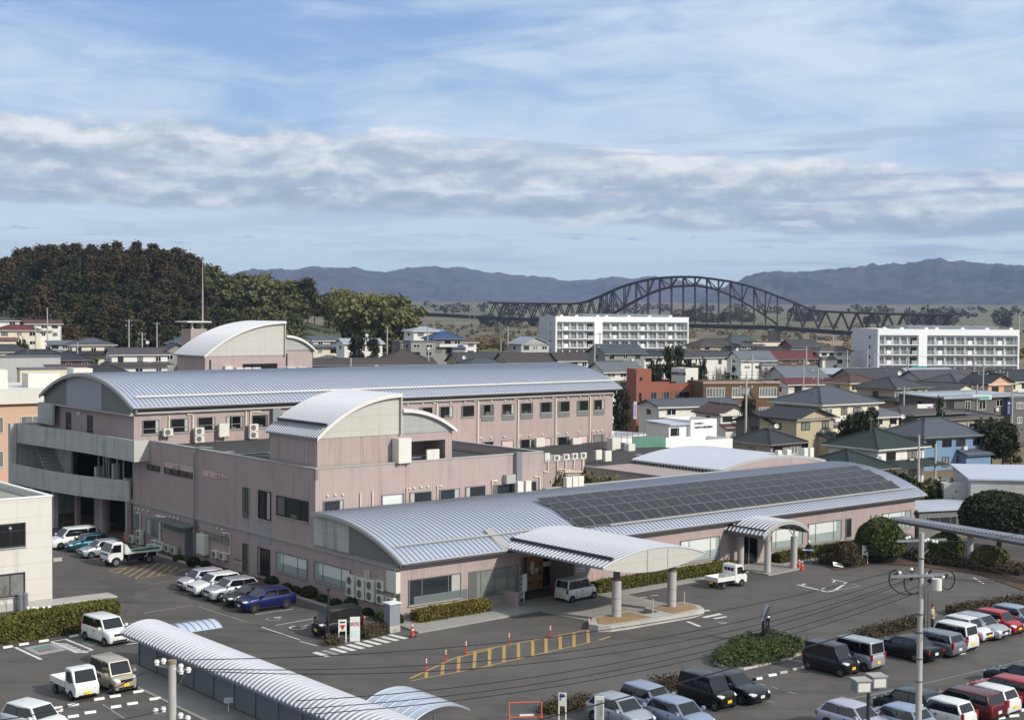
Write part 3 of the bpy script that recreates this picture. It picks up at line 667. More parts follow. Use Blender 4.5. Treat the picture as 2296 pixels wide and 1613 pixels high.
# ---- middle block (two storeys, flat roof with parapet)
MB().box(0,23.08,11.36,44.0,-.3,8.9).build('wall',M_pink,H)
MB().box(.0,.28,11.36,40.3,8.9,9.75).box(.0,23.08,11.36,11.64,8.9,9.74).box(22.8,23.08,11.64,43.6,8.9,9.74).build('parapet_wall',M_pink,H)
MB().box(-.06,.34,11.3,40.3,9.755,9.84).box(.34,23.14,11.3,11.7,9.757,9.842).box(22.74,23.14,11.7,43.6,9.755,9.84).build('coping',M_trim,H)
MB().box(.3,22.78,11.66,43.65,8.905,9.0).build('roof_deck',M_roofdeck,H)
MB().tube([(1.5,28,9.35),(22,28,9.35)],.09,6).box(1.2,1.9,27.6,28.4,9,9.7).build('rooftop_duct',M_steel,H)
k_=0
for q in ((795,315,975,430,'dark'),(1310,262,1503,405,'blind'),(1555,240,1745,380,'dark'),(1818,215,1993,352,'dark'),(2045,190,2218,335,'dark')):
    wv('c6',*q[:4],at=11.36,kind=q[4])
wv('c7',248,172,415,298,at=11.36,kind='dark'); wv('c7',468,150,625,272,at=11.36,kind='dark')
# left facade (faces the access road)
def tl(c,pts): return pts
wu('c6',233,215,340,490,kind='black',split=[.5])
wu('c6',392,262,668,500,kind='black',split=[.24,.72])
wu('c6',228,715,332,990,kind='black')
wu('c6',388,752,662,1000,kind='blind',split=[.30,.77])
wu('c6',722,835,1040,1095,kind='blind',split=[.24,.75])
for q in ((94,185,148,470),(92,675,140,950)):
    v0_,z1_=onU(*K('c6',q[0],q[1])); v1_,z0_=onU(*K('c6',q[2],q[3])); g_=window(H,'u',v1_,v0_,z0_,z1_,0,kind='dark',sill=False,mull=2)
for q in ((95,478,140,655),(232,512,335,700)):
    v0_,z1_=onU(*K('c6',q[0],q[1])); v1_,z0_=onU(*K('c6',q[2],q[3])); MB().box(-.05,-.002,v1_,v0_,z0_,z1_).build('pale_panel',mk('pale_panel',(150,146,150),.6),H)
wu('d1',550,412,885,552,kind='black',split=[.27,.52,.76],sill=False)
wu('d1',355,378,495,470,kind='black',split=[.5],sill=False)
wu('d1',945,1118,1280,1292,kind='curt',mull=3,sill=False)
wu('d1',345,985,495,1225,kind='curt',split=[.5]); wu('d1',205,945,285,1150,kind='curt')
wu('d1',545,1002,800,1172,kind='curt',mull=3,sill=False)
v0_,z1_=onU(*K('d1',785,1050)); v1_,z0_=onU(*K('d1',885,1400)); MB().box(-.08,-.002,v1_,v0_,.1,z1_).build('service_door',mk('service_door',(84,84,84),.6,kind=k_siding),H)
v0_,z1_=onU(*K('d1',545,1010)); v1_,_=onU(*K('d1',930,1040)); MB().box(-1.5,-.002,v1_,v0_,2.95,3.07).build('door_hood',M_gable,H)
va_,_=onU(*K('c1',1725,1130)); MB().tube([(-.25,va_,3.5),(-.25,va_,9.5),(-.22,va_-.1,9.85),(.2,va_-.5,9.95),(1.3,va_-.5,9.8)],.08,8).box(-.36,-.1,va_-.12,va_+.12,2.9,3.5).tube([(-.25,va_,.1),(-.25,va_,2.9)],.07,8).build('downpipe',M_steel,H)
MB().tube([(-.12,.5,.1),(-.12,.5,3.5),(-.12,.3,3.75)],.05,8).build('downpipe',M_pipe,H)
# raised pink lettering
M_let=mk('pink_lettering',(236,206,196),.6,var=.03)
p_=onU(*K('d1',560,405)); q_=onU(*K('d1',885,460))
for s_,a,c in (('丸森町立',(560,405),(705,430)),('丸森病院',(735,440),(885,465))):
    v0_,zz=onU(*K('d1',*a)); v1_,_=onU(*K('d1',*c)); text('wall_lettering',s_,(v0_-v1_)/4*1.0,M_let,H,(-.06,v0_,zz-.12),(R(90),0,R(-90)),.03)
v0_,zz=onU(*K('d1',985,490)); v1_,_=onU(*K('d1',1262,535)); text('wall_lettering','保健福祉センター',(v0_-v1_)/8*1.0,M_let,H,(-.06,v0_,zz-.12),(R(90),0,R(-90)),.03)
v0_,z1_=onU(*K('c5',2050,820)); v1_,z0_=onU(*K('c5',2128,862)); pl_=MB().box(-.05,-.002,v1_,v0_,z0_-.05,z1_).build('wall_plate',M_dirtyw,H)
text('lettering','訪問看護室',(v0_-v1_)/5.2,M_fdark,pl_,(-.06,v0_-.02,z0_+.05),(R(90),0,R(-90)),.004)
# pipes and round vents on the facades (parts of the building)
def pipe(pts,r=.055,m=None): return MB().tube(pts,r,6).build('conduit',m or M_pipe,H)
def pv(at,c,pts,r=.06):
    l=[]
    for x,y in pts: u,z=onV(*K(c,x,y),at); l.append((u,at-.1,z))
    return pipe(l,r)
for pts in ([(1118,460),(1120,240)],[(1224,445),(1226,230)],[(1522,410),(1526,203),(1560,203)],[(1790,380),(1795,180),(1835,178)],[(2275,318),(2278,140),(2320,138)]): pv(11.36,'c6',pts)
for pts in ([(235,312),(235,135),(275,133)],[(652,290),(655,103),(605,100)]): pv(11.36,'c7',pts)
def pu(c,pts,r=.07,off=.12):
    l=[]
    for x,y in pts: v,z=onU(*K(c,x,y)); l.append((-off,v,z))
    return pipe(l,r)
pu('d1',[(1220,1155),(1300,1165),(1295,1400),(1255,1385)]); pu('d1',[(510,970),(510,1255)],.14); pu('d1',[(470,965),(570,985)],.12); pu('d1',[(245,930),(285,932),(283,1150)])
for x in (1178,1194,1210): pu('c6',[(x,915),(x-2,1020)],.045)
vn=0
def vent(at,c,x,y,plane='v',r=.11):
    if plane=='v': u,z=onV(*K(c,x,y),at); MB().ball((u,at-.05,z),r,8,5).build('round_vent',M_trim if at==0 else M_dirtyw,H,smooth=True)
    else: v,z=onU(*K(c,x,y)); MB().ball((-.06,v,z),r,8,5).build('round_vent',M_dirtyw,H,smooth=True)
for x,y in ((833,270),(900,262),(966,258),(1593,200),(1653,192),(1714,188)): vent(11.36,'c6',x,y)
for x,y in ((225,883),(267,890),(310,902),(370,912),(618,975),(662,987),(708,998),(1150,1105),(1205,1117)): vent(0,'d1',x,y,'u',.13)
# box with round top: tall steel flue on the front of the middle block
u_,z0_=onV(*K('c7',452,250),11.36); MB().box(u_-.28,u_+.28,10.95,11.35,5.9,9.95).build('steel_duct',M_steel,H)
u_,z_=onV(*K('c7',375,125),11.36); MB().box(u_-.5,u_+.5,10.85,11.35,z_-.3,z_+.45).build('electrical_box',M_trim,H)
# ---- stair/plant tower with two half vaults on the middle roof
BX0,BXm,BX1,BV0,BV1=.55,8.25,13.6,12.0,19.2
MB().box(BX0,BXm+.0,BV0,BV1,8.9,12.02).box(BXm,BX1,BV0,BV1,11.35,12.02).box(12.9,BX1,BV0,BV1,8.9,11.35).box(BXm,12.9,BV0+3.0,BV1,8.9,11.35).build('plant_room_wall',M_pink,H)
TA=(BX0-.25,BXm+.05,12.10,15.25)
vault(H,BV0-.35,BV1+.3,BX0-.25,BXm+.05,*TA,M_roofw,M_roofwr,pitch=.36,rw=.065,rh=.08,along='y',name='roof',seg=18)
gable(H,BV0-.06,.12,BX0-.1,BXm,*TA,12.02,M_beige,along='y'); fascia(H,BV0-.43,BX0-.25,BXm+.05,*TA,M_dirtyw,along='y',t=.08)
MB().box(BXm,BXm+.12,BV0-.3,BV1,12.0,15.3).build('tower_end_wall',M_beige,H)
TB=(BX1+.25,BXm+.05,12.12,14.0)
vault(H,BV0-.35,BV1+.3,BXm+.13,BX1+.25,*TB,M_roofw,M_roofwr,pitch=.36,rw=.065,rh=.08,along='y',name='roof',seg=14)
gable(H,BV0-.07,.12,BXm+.13,BX1+.15,*TB,12.03,M_gable2 if 0 else mk('louvre_grey',(158,158,154),.6,kind=k_siding),along='y'); fascia(H,BV0-.43,BXm+.13,BX1+.25,*TB,M_dirtyw,along='y',t=.08)
MB().tube([(BX0+.7,BV0-.2,arc(BX0+.7,*TA)+.2),(BX0+.7,BV1,arc(BX0+.7,*TA)+.2)],.12,6).build('snow_guard',M_fdark,H)
MB().box(BX0,BX0+8,BV0-.18,BV0,9.0,9.15).box(BX0-.05,BX0,BV0+1.3,BV0+1.45,9.6,11.6).build('wall_skirting',M_trim,H)
# ---- long three-storey block
L0,L1=43.7,65.3
MB().box(0,62.2,L0,L1,8.9,12.02).box(3.6,62.2,L0+.0,L1,-.3,8.9).build('wall',M_pink,H)
LA=(42.85,54.3,12.75,15.45)
vault(H,-.5,63.0,42.85,65.75,*LA,M_roofm,M_rib,pitch=.45,rw=.055,rh=.08,seg=24)
fascia(H,-.62,42.85,65.75,*LA,M_trim,h=.32,t=.12); fascia(H,63.0,42.85,65.75,*LA,M_trim)
gable(H,-.14,.2,43.0,50.6,*LA,12.03,M_gable); gable(H,-.2,.2,50.62,59.3,*LA,12.03,mk('pale_gable_panel',(152,152,156),.6)); gable(H,-.14,.2,59.32,65.5,*LA,12.03,M_gable); gable(H,62.1,.2,43.0,65.5,*LA,12.03,M_gable)
MB().box(-.1,62.8,42.95,43.7,12.5,12.6).box(-.2,62.3,43.45,43.698,12.2,12.5).build('eaves',M_dtrim,H)
MB().box(-.4,62.25,43.35,43.698,12.02,12.2).box(-.62,-.0,43.3,65.6,11.9,12.02).build('cornice',M_trim,H)
MB().tube([(.3,44.1,arc(44.1,*LA)+.3),(62.6,44.1,arc(44.1,*LA)+.3)],.09,6).build('snow_guard',M_dirtyw,H)
LW=lambda c,x0,y0,x1,y1,**k: wv(c,x0,y0,x1,y1,at=L0,**k)
for q in ((1250,880,1398,1000),(1495,868,1655,985),(1735,855,1888,968),(1985,845,2138,955)): LW('c1',*q,kind='black',low=.5,fm=M_frame)
for q in ((-10,845,90,955),(168,835,312,942),(405,825,540,930),(1500,777,1560,800),(1640,768,1756,848),(1820,760,1935,860),(2010,752,2122,850),(2180,745,2290,838)): LW('c2',*q,kind='black',fm=M_frame)
for q in ((145,745,255,840),(325,738,433,832),(490,730,595,823),(663,722,765,812),(818,715,918,806),(985,708,1082,797),(1133,700,1225,790)): LW('c3',*q,kind='black',fm=M_frame)
for q in ((145,842,255,884),(325,834,433,876),(490,825,595,866),(663,814,765,856),(818,808,918,848),(985,799,1082,840),(1133,792,1225,832)):
    a0,z1=onV(*K('c3',q[0],q[1]),L0); a1,z0=onV(*K('c3',q[2],q[3]),L0); MB().box(a0,a1,L0-.07,L0-.002,z0,z1-.08).build('louvre_panel',M_gable,H)
for q,k in (((150,1070,248,1150),'black'),((322,1060,426,1145),'pink'),((487,1050,590,1140),'black'),((668,1038,755,1130),'pink'),((815,1028,912,1115),'black'),((990,1020,1076,1105),'pink'),((1130,1008,1215,1092),'curt')): LW('c3',*q,kind=k,fm=M_frame)
for x,y in ((230,712),(350,708),(573,696),(686,692),(900,683),(1008,678),(1182,670),(1215,668),(226,1035),(346,1028),(566,1016),(680,1008),(892,995),(1000,987),(1160,975),(1200,972)): vent(L0,'c3',x,y,r=.14)
for x,y in ((1536,742),(1666,736),(1912,727),(2038,722),(2272,712)): vent(L0,'c2',x,y,r=.14)
for pts in ([(112,1080),(114,712),(78,712)],[(460,1125),(465,700),(425,698)],[(792,1125),(796,685),(762,684)],[(1092,1100),(1097,672),(1078,672)],[(124,1085),(125,1038),(148,1036)],[(472,1128),(474,1018),(492,1016)],[(802,1105),(804,995),(820,994)],[(1116,1080),(1118,975),(1136,974)]): pv(L0,'c3',pts,.08)
for pts in ([(1790,860),(1793,732),(1757,732)],[(2150,1085),(2152,712),(2115,712)]): pv(L0,'c2',pts,.08)
for pts in ([(1480,960),(1482,835)],[(1690,960),(1690,830),(1640,830)],[(2195,900),(2197,808),(2290,805)]): pv(L0,'c1',pts,.08)
pv(L0,'c2',[(113,930),(115,800)],.08); pv(L0,'c2',[(155,910),(157,800)],.08)
u_,z_=onV(*K('c2',370,900),L0); MB().box(u_-.45,u_+.45,L0-.5,L0,9,12.0).build('steel_duct',M_steel,H)
# doors on the end wall
for y_ in (53.2,58.6): d_=MB().box(-.06,-.002,y_,y_+1.3,8.95,11.3).build('door',M_fdark,H); MB().box(-.10,-.062,y_+.15,y_+.25,9.9,10.1).build('handle',M_trim,d_)
MB().box(-.12,-.002,56.1,56.9,11.2,11.5).build('lamp_box',M_dirtyw,H)
# balconies wrapping the end of the long block
def band(pts,z0,z1,t,m,name):
    n=len(pts); inn=[]
    for i,p in enumerate(pts):
        a=Vector(pts[max(i-1,0)]); b_=Vector(pts[min(i+1,n-1)]); d=(b_-a).normalized(); nn=Vector((d.y,-d.x)); inn.append((p[0]+nn.x*t,p[1]+nn.y*t))
    return MB().prism(list(pts)+inn[::-1],z0,z1).build(name,m,H)
def smoothp(pts,k=4):
    o=[]; n=len(pts)
    for i in range(n-1):
        p0=Vector(pts[max(i-1,0)]);p1=Vector(pts[i]);p2=Vector(pts[i+1]);p3=Vector(pts[min(i+2,n-1)])
        for j in range(k):
            t=j/k; q=.5*((2*p1)+(p2-p0)*t+(2*p0-5*p1+4*p2-p3)*t*t+(3*p1-p0-3*p2+p3)*t**3); o.append((q.x,q.y))
    return o+[tuple(pts[-1])]
ub=smoothp([(-1.55,40.3),(-1.7,47),(-2.1,54),(-2.75,60),(-3.3,65.4)])
band(ub,7.9,9.88,.22,M_conc,'balcony_parapet'); MB().box(-1.55,-.02,40.28,40.5,7.9,9.86).build('balcony_parapet',M_conc,H)
lb=smoothp([(-.35,44.0),(-1.6,47.5),(-2.6,51.5),(-3.4,57),(-3.9,65.4)])
band(lb,3.75,5.75,.22,M_conc,'balcony_parapet')
MB().prism([(p[0]+.1,p[1]) for p in ub]+[(3.6,65.4),(3.6,44.01),(-.01,44.01),(-.01,40.4)],7.9,8.15).prism([(p[0]+.15,p[1]) for p in lb]+[(3.6,65.4),(3.6,44.02)],3.76,4.0).build('balcony_slab',M_conc,H)
MB().box(-3.9,3.6,65.4,65.7,-.2,9.9).box(-3.9,-3.3,65.0,65.4,0,9.9).build('balcony_end_wall',M_conc,H)
MB().prism([(-.9,61.5),(-.6,61.5),(-.6,65.3),(-.9,65.3)],9.88,12.0).build('stair_screen_wall',M_conc,H)
MB().box(-.01,3.58,44.0,44.02+.1,0,8.9).build('recess_wall',M_dark,H)  # recess walls coloured near-black, their shade put into the colour
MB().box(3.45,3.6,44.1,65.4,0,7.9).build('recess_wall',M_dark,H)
MB().box(.2,.45,59.2,65.4,4.0,7.9).build('stair_wall',M_conc,H)
s_=MB(); 
for i in range(12): s_.box(-1.6,.18,60+i*.38,60.4+i*.38,4.0+i*.32,4.2+i*.32)
s_.build('stair_flight',M_conc2,H)
for (x,y) in ((-.3,44.3),(-.2,50.2),(-.3,56.3),(-2.6,56.4),(-3.3,60.5)):
    MB().box(x-.22,x+.22,y-.22,y+.22,-.1,3.76).build('pillar',M_pink if x>-1 else M_conc2,H)
MB().box(.3,.8,51,53.6,0,3.5).build('recess_wall',M_pink,H)
for k_,(y_,x_,z_,h_,w_) in enumerate(((46.2,.6,4.0,1.7,.7),(47.6,.2,4.0,1.2,.9),(48.9,.5,4.0,2.9,.35),(49.8,.1,4.0,1.1,.8),(50.8,.7,4.0,3.6,.3),(52.0,.3,4.0,1.3,.9),(53.2,.6,4.0,2.2,.5),(54.3,.2,4.0,.9,1.0))):
    MB().box(x_-.35,x_+.35,y_-w_/2,y_+w_/2,z_,z_+h_).build('plant_equipment',M_ac if k_%3!=1 else M_steel,H)
for y_ in (46.9,48.3,50.3,51.5,52.7): MB().tube([(.4,y_,4.0),(.4,y_,7.9)],.09,6).build('riser_pipe',M_trim,H)
# ---- link volumes to the right of the middle block
MB().box(23.09,40.0,24.4,43.69,-.3,7.0).box(40.0,61.7,11.37,43.69,-.3,6.2).build('wall',M_pink,H)
MB().box(23.2,40.1,24.3,24.6,7.0,7.1).box(39.9,40.2,11.4,24.3,6.2,6.33).box(23.3,39.9,24.7,43.6,7.0,7.05).build('coping',M_trim,H)
MB().box(40.2,61.6,24.1,43.6,6.2,6.25).build('roof_deck',M_roofdeck,H)
MB().box(23.2,39.9,11.5,24.3,-.1,.1).build('courtyard_floor',M_soil,H)
# eastern cross vault
RA=(46.3,54.3,6.62,7.5)
vault(H,11.5,24.0,46.3,62.3,*RA,M_roofp,M_rib,pitch=.40,rw=.06,rh=.07,along='y',name='roof',seg=24)
gable(H,11.42,.1,46.5,62.0,*RA,6.22,M_pink,along='y'); fascia(H,11.38,46.3,62.3,*RA,M_trim,along='y',t=.1)
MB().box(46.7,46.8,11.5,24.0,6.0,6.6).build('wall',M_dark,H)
bl=MB()
for i in range(27): bl.box(46.5,46.62,11.7+i*.45,11.87+i*.45,6.05,6.56)
bl.build('balustrade',M_conc2,H)
# conduits on the courtyard wall
for pts in ([(725,1335),(728,1240),(720,1215)],[(805,1410),(808,1235)],[(880,1300),(882,1225)],[(952,1312),(955,1222)],[(1030,1310),(1032,1215)]): pv(24.4,'c3',pts,.07)
for pts in ([(818,1410),(820,1312),(880,1310)],[(832,1400),(834,1326),(950,1322),(952,1308)],[(846,1395),(848,1338),(1028,1332),(1030,1305)],[(690,1333),(725,1333)]): pv(24.4,'c3',pts,.06)
# ---- solar panels: loose things bolted on the vault
def zr(v): return arc(v,*ARC)
pw=1.93
ORDN=('first','second','third','fourth','fifth','sixth','seventh','eighth','ninth','tenth','eleventh','twelfth','thirteenth','fourteenth','fifteenth','sixteenth','seventeenth','eighteenth','nineteenth','twentieth','twenty-first','twenty-second')
rows=[(.35,1.5,17.35),(1.75,2.92,17.45),(3.15,4.32,17.6),(4.6,5.55+.15,17.55)]
sp_=None
for ri,(va_,vb_,us) in enumerate(rows):
    for i in range(22):
        u0_=us+i*pw
        if sp_ is None:
            sp_=tag(empty('solar_panel',(0,0,0)),'dark solar panel in the slanting array on the front wing vault','solar panel','solar panels on the front wing roof')
            MB().box(0,pw-.07,-.0,1.30,.0,.04).build('frame',M_frame,sp_)
            c_=MB().box(.06,pw/2-.07,.06,1.24,.041,.05).box(pw/2-.02,pw-.13,.06,1.24,.041,.05).build('cell_sheet',M_sol,sp_)
            MB().box(.1,.16,.02,.08,-.22,0).box(pw-.26,pw-.2,.02,.08,-.22,0).build('bracket',M_fdark,sp_)
            o=sp_
        else: o=copy_tree(sp_)
        o['label']='dark solar panel, '+ORDN[i]+' from the left in the '+('front','second','third','back')[ri]+' row on the front wing roof'
        z0_=zr(va_)+.16; z1_=zr(vb_)+.34; ang=math.atan2(z1_-z0_,vb_-va_)
        o.location=W(u0_,va_,z0_); o.rotation_euler=(ang,0,RZ); o.rotation_mode='XYZ'
        # rotate about local x first, then heading
        o.rotation_euler=(Matrix.Rotation(RZ,3,'Z')@Matrix.Rotation(ang,3,'X')).to_euler()
# ---- rear hall with chimney and mast
RHo=thing('rear_hall_building','pink hall behind the long roof with two beige-gabled half vaults and a chimney','hall building',W(0,0,0),RZ)
HV=70.0; HD=7.2; x0,_=onV(*K('c1',1800,315),HV); xm,_=onV(*K('c2',452,300),HV); x1,_=onV(*K('c2',702,255),HV)
MB().box(x0,xm,HV,HV+HD,0,16.4).box(xm,x1,HV,HV+HD,0,17.0).build('wall',M_pink,RHo)
def RW(c,xa,ya,xb,yb,m,name,d=.06):
    a,z1=onV(*K(c,xa,ya),HV); c_,z0=onV(*K(c,xb,yb),HV); return MB().box(a,c_,HV-d,HV-.002,z0,z1).build(name,m,RHo)
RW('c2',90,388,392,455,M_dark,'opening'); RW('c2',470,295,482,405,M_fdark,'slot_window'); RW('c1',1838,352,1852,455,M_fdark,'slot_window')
T1=(x0-.3,xm+.1,16.45,20.5); T2=(x1+.3,xm,16.9,18.8)
vault(RHo,HV-.4,HV+HD+.3,x0-.3,xm+.1,*T1,M_roofw,M_roofwr,pitch=.40,rw=.065,rh=.08,along='y',seg=18)
gable(RHo,HV-.08,.12,x0-.1,xm,*T1,16.41,M_beige,along='y'); fascia(RHo,HV-.48,x0-.3,xm+.1,*T1,M_dirtyw,along='y',t=.08)
MB().box(xm,xm+.12,HV-.3,HV+HD,16.3,20.55).build('tower_end_wall',M_beige,RHo)
vault(RHo,HV-.4,HV+HD+.3,xm+.13,x1+.3,*T2,M_roofw,M_roofwr,pitch=.40,rw=.065,rh=.08,along='y',seg=14)
gable(RHo,HV-.09,.12,xm+.13,x1+.2,*T2,17.01,MATS['louvre_grey'],along='y'); fascia(RHo,HV-.48,xm+.13,x1+.3,*T2,M_dirtyw,along='y',t=.08)
for xa,ya,xb,yb in ((20,420,80,455),(92,418,150,452),(165,418,232,452),(468,415,545,445),(565,415,635,442)):
    RW('c2',xa,ya,xb,yb,M_ac,'rooftop_unit',.5)
RW('c1',1962,405,2025,452,M_ac,'rooftop_unit',.5)
vc_=HV+HD+2.0; a,zt=onV(*K('c1',1715,80),vc_); c_,zb=onV(*K('c1',1815,225),vc_)
ch=MB().box(a-.6,c_,vc_,vc_+2.6,12,zt).build('chimney',M_pink,RHo)
MB().box(a-1.3,c_+.4,vc_-.5,vc_+3.0,zt+.8,zt+.95).box(a-.2,a,vc_+.5,vc_+.7,zt,zt+.8).box(c_-.4,c_-.2,vc_+.5,vc_+.7,zt,zt+.8).build('chimney_cap',M_dirtyw,ch)
a,zt=onV(*K('t1',1796,230),vc_); _,zb=onV(*K('t1',1798,835),vc_); MB().tube([(a,vc_+.5,zb-1),(a,vc_+.5,zb+(zt-zb)*.55)],.12,6,.08).tube([(a,vc_+.5,zb+(zt-zb)*.55),(a,vc_+.5,zt)],.07,6,.03).build('mast',M_trim,RHo)
# ================= TOWN =================
TW={}
def tw(name,col,**k): 
    if name not in TW: TW[name]=mk('wall_'+name,col,.85,kind=k_siding,**k)
    return TW[name]
def tr(name,col,**k):
    if 'r'+name not in TW: TW['r'+name]=mk('roof_'+name,col,.65,kind=k_roof,var=.12,**k)
    return TW['r'+name]
WC=dict(white=(222,218,208),cream=(214,204,178),grey=(138,136,130),dgrey=(96,94,92),tan=(178,164,138),brown=(98,76,58),yellow=(212,186,130),blue=(112,138,166),pinkw=(206,176,160),orange=(150,92,68),peach=(214,170,134),lgrey=(176,176,172))
RC=dict(dark=(62,62,66),charcoal=(48,49,54),greyr=(104,108,114),blueg=(78,83,92),red=(98,46,44),maroon=(84,56,54),brownr=(70,62,58),blue=(46,76,116),green=(32,46,42),silver=(158,166,174),black=(40,40,44),purple=(78,72,76),teal=(66,76,80))
def hwin(b,g,w,x,z,ww,hh,y,side):
    pass
def gable_roof(W2,D2,h,e,ridge='x',th=.18):
    """roof slab pair: ridge along x or y, half sizes W2,D2 with eaves e"""
    b=MB(); w=W2+e; d=D2+e
    if ridge=='x':
        sl=h/D2; lo=-e*sl
        for s in (-1,1):
            b.add([(-w,s*d,lo),(w,s*d,lo),(w,0,h),(-w,0,h),(-w,s*d,lo-th),(w,s*d,lo-th),(w,0,h-th),(-w,0,h-th)],[(0,1,2,3),(4,7,6,5),(0,4,5,1),(1,5,6,2),(3,7,4,0)])
        b.box(-w,w,-.12,.12,h-.05,h+.10)
    else:
        sl=h/W2; lo=-e*sl
        for s in (-1,1):
            b.add([(s*w,-d,lo),(s*w,d,lo),(0,d,h),(0,-d,h),(s*w,-d,lo-th),(s*w,d,lo-th),(0,d,h-th),(0,-d,h-th)],[(0,1,2,3),(4,7,6,5),(0,4,5,1),(1,5,6,2),(3,7,4,0)])
        b.box(-.12,.12,-d,d,h-.05,h+.10)
    return b
def hip_roof(W2,D2,h,e,th=.16):
    b=MB(); w=W2+e; d=D2+e; lo=-.18
    if w>=d: r=[(-(w-d),0,h),((w-d),0,h)]
    else: r=[(0,-(d-w),h),(0,(d-w),h)]
    c=[(-w,-d,lo),(w,-d,lo),(w,d,lo),(-w,d,lo)]
    if w>=d: fs=[(0,1,5,4),(1,2,5),(2,3,4,5),(3,0,4)]
    else: fs=[(0,1,4),(1,2,5,4),(2,3,5),(3,0,4,5)]
    b.add(c+r,fs); b.add([(x,y,lo-th) for x,y,z in c]+c,[(0,3,2,1),(0,1,5,4),(1,2,6,5),(2,3,7,6),(3,0,4,7)])
    # hip ridges
    rr=[Vector(q) for q in r]; cc=[Vector(q) for q in c]
    prs=[(cc[0],rr[0]),(cc[1],rr[1] if w>=d else rr[0]),(cc[2],rr[1]),(cc[3],rr[0] if w>=d else rr[1]),(rr[0],rr[1])]
    for p,q in prs:
        if (p-q).length>.1: b.tube([p+Vector((0,0,.05)),q+Vector((0,0,.05))],.11,5)
    return b
def house(label,c,x,y,d,w,dp,hw,hr,roof='hip',rot=0,wall='white',rc='dark',fl=2,eave=.6,wins=3,kind='house',ridge='x',frame=None,wallF=None,porch=None,balc=False,zoff=0,anchor='eave',group='houses of the town',dark=False,sidewin=1):
    """x,y: pixel of the middle of the roof top (anchor 'ridge') or wall foot (anchor 'base'); rot: degrees about z, 0 = front faces the viewer's building grid (-e2)"""
    p=P(*K(c,x,y),d)
    z0=(p.z-hw-hr) if anchor=='ridge' else p.z
    az=RZ+R(rot)
    t=thing('house' if kind=='house' else kind.replace(' ','_'),label,kind,(p.x,p.y,z0),az,group)
    sc_=min(1,hw/(2.75*fl)) ; W2,D2=w/2,dp/2; wm=tw(wall,WC[wall])
    bot=min(-.5,-z0-.5)
    b=MB().box(-W2,W2,-D2,D2,bot,hw-.02)
    if roof=='gable':
        if ridge=='x': b.prof([(-D2,hw-.02),(D2,hw-.02),(0,hw+hr-.12)],'x',-W2,W2)
        else: b.prof([(-W2,hw-.02),(W2,hw-.02),(0,hw+hr-.12)],'y',-D2,D2)
    if roof=='shed': b.prof([(-D2,hw-.02),(D2,hw-.02),(D2,hw+hr-.15)],'x',-W2,W2)
    b.build('wall',wm,t)
    rm=tr(rc,RC[rc])
    if roof=='gable': r_=gable_roof(W2,D2,hr,eave,ridge)
    elif roof=='hip': r_=hip_roof(W2,D2,hr,eave)
    elif roof=='shed':
        sl=hr/dp; r_=MB().add([(-W2-eave,-D2-eave,-eave*sl),(W2+eave,-D2-eave,-eave*sl),(W2+eave,D2+eave,hr+eave*sl),(-W2-eave,D2+eave,hr+eave*sl)]+[(-W2-eave,-D2-eave,-eave*sl-.2),(W2+eave,-D2-eave,-eave*sl-.2),(W2+eave,D2+eave,hr+eave*sl-.2),(-W2-eave,D2+eave,hr+eave*sl-.2)],[(0,1,2,3),(4,7,6,5),(0,4,5,1),(1,5,6,2),(2,6,7,3),(3,7,4,0)])
    else: r_=MB().box(-W2-.15,W2+.15,-D2-.15,D2+.15,0,.3)
    ro=r_.build('roof',rm,t); ro.location=(0,0,hw)
    ft=MB(); 
    if roof!='flat':
        e=eave+.03; ft.box(-W2-e,W2+e,-D2-e-.06,-D2-e,-.42 if roof!='hip' else -.36,-.2).box(-W2-e-.06,-W2-e,-D2-e,D2+e,-.36,-.2) if roof=='hip' else ft.box(-W2-e,W2+e,-D2-e-.06,-D2-e,-eave*(hr/D2 if ridge=='x' else 0)-.3,-eave*(hr/D2 if ridge=='x' else 0)-.12)
        g_=ft.build('gutter',M_dirtyw if wall in('white','cream','yellow','peach') else M_frame,ro)
    fh=2.75*sc_; n=0
    rng=random.Random(label)
    for f in range(fl):
        zb=hw-(fl-f)*fh+.75*sc_
        if fl==1: zb=max(.5,hw-1.9*sc_)
        for i in range(wins):
            xc=-W2+w*(i+.5)/wins+rng.uniform(-.2,.2); ww=min(1.75,w/wins*.66)*rng.choice((1,1,.75)); hh=(1.2 if f else rng.choice((1.2,1.6)))*sc_
            zz=zb if hh<1.5*sc_ else zb-.45*sc_
            fr=MB().box(xc-ww/2,xc+ww/2,-D2-.07,-D2-.0,zz,zz+.07).box(xc-ww/2,xc+ww/2,-D2-.07,-D2,zz+hh-.07,zz+hh).box(xc-ww/2,xc-ww/2+.07,-D2-.07,-D2,zz,zz+hh).box(xc+ww/2-.07,xc+ww/2,-D2-.07,-D2,zz,zz+hh).box(xc-.04,xc+.04,-D2-.06,-D2,zz,zz+hh).build('window',M_fdark if (dark or rng.random()<.4) else M_white,t)
            MB().box(xc-ww/2+.07,xc+ww/2-.07,-D2-.03,-D2-.005,zz+.07,zz+hh-.07).build('pane',rng.choice((M_glass,M_glassc,M_glassd)),fr)
        for i in range(sidewin if not wall=='none' else 0):
            yc=-D2+dp*(i+.5)/sidewin; hh=1.0*sc_
            fr=MB().box(-W2-.06,-W2,yc-.6,yc+.6,zb,zb+hh).build('window',M_fdark,t); MB().box(-W2-.075,-W2-.061,yc-.53,yc+.53,zb+.07,zb+hh-.07).build('pane',rng.choice((M_glass,M_glassd)),fr)
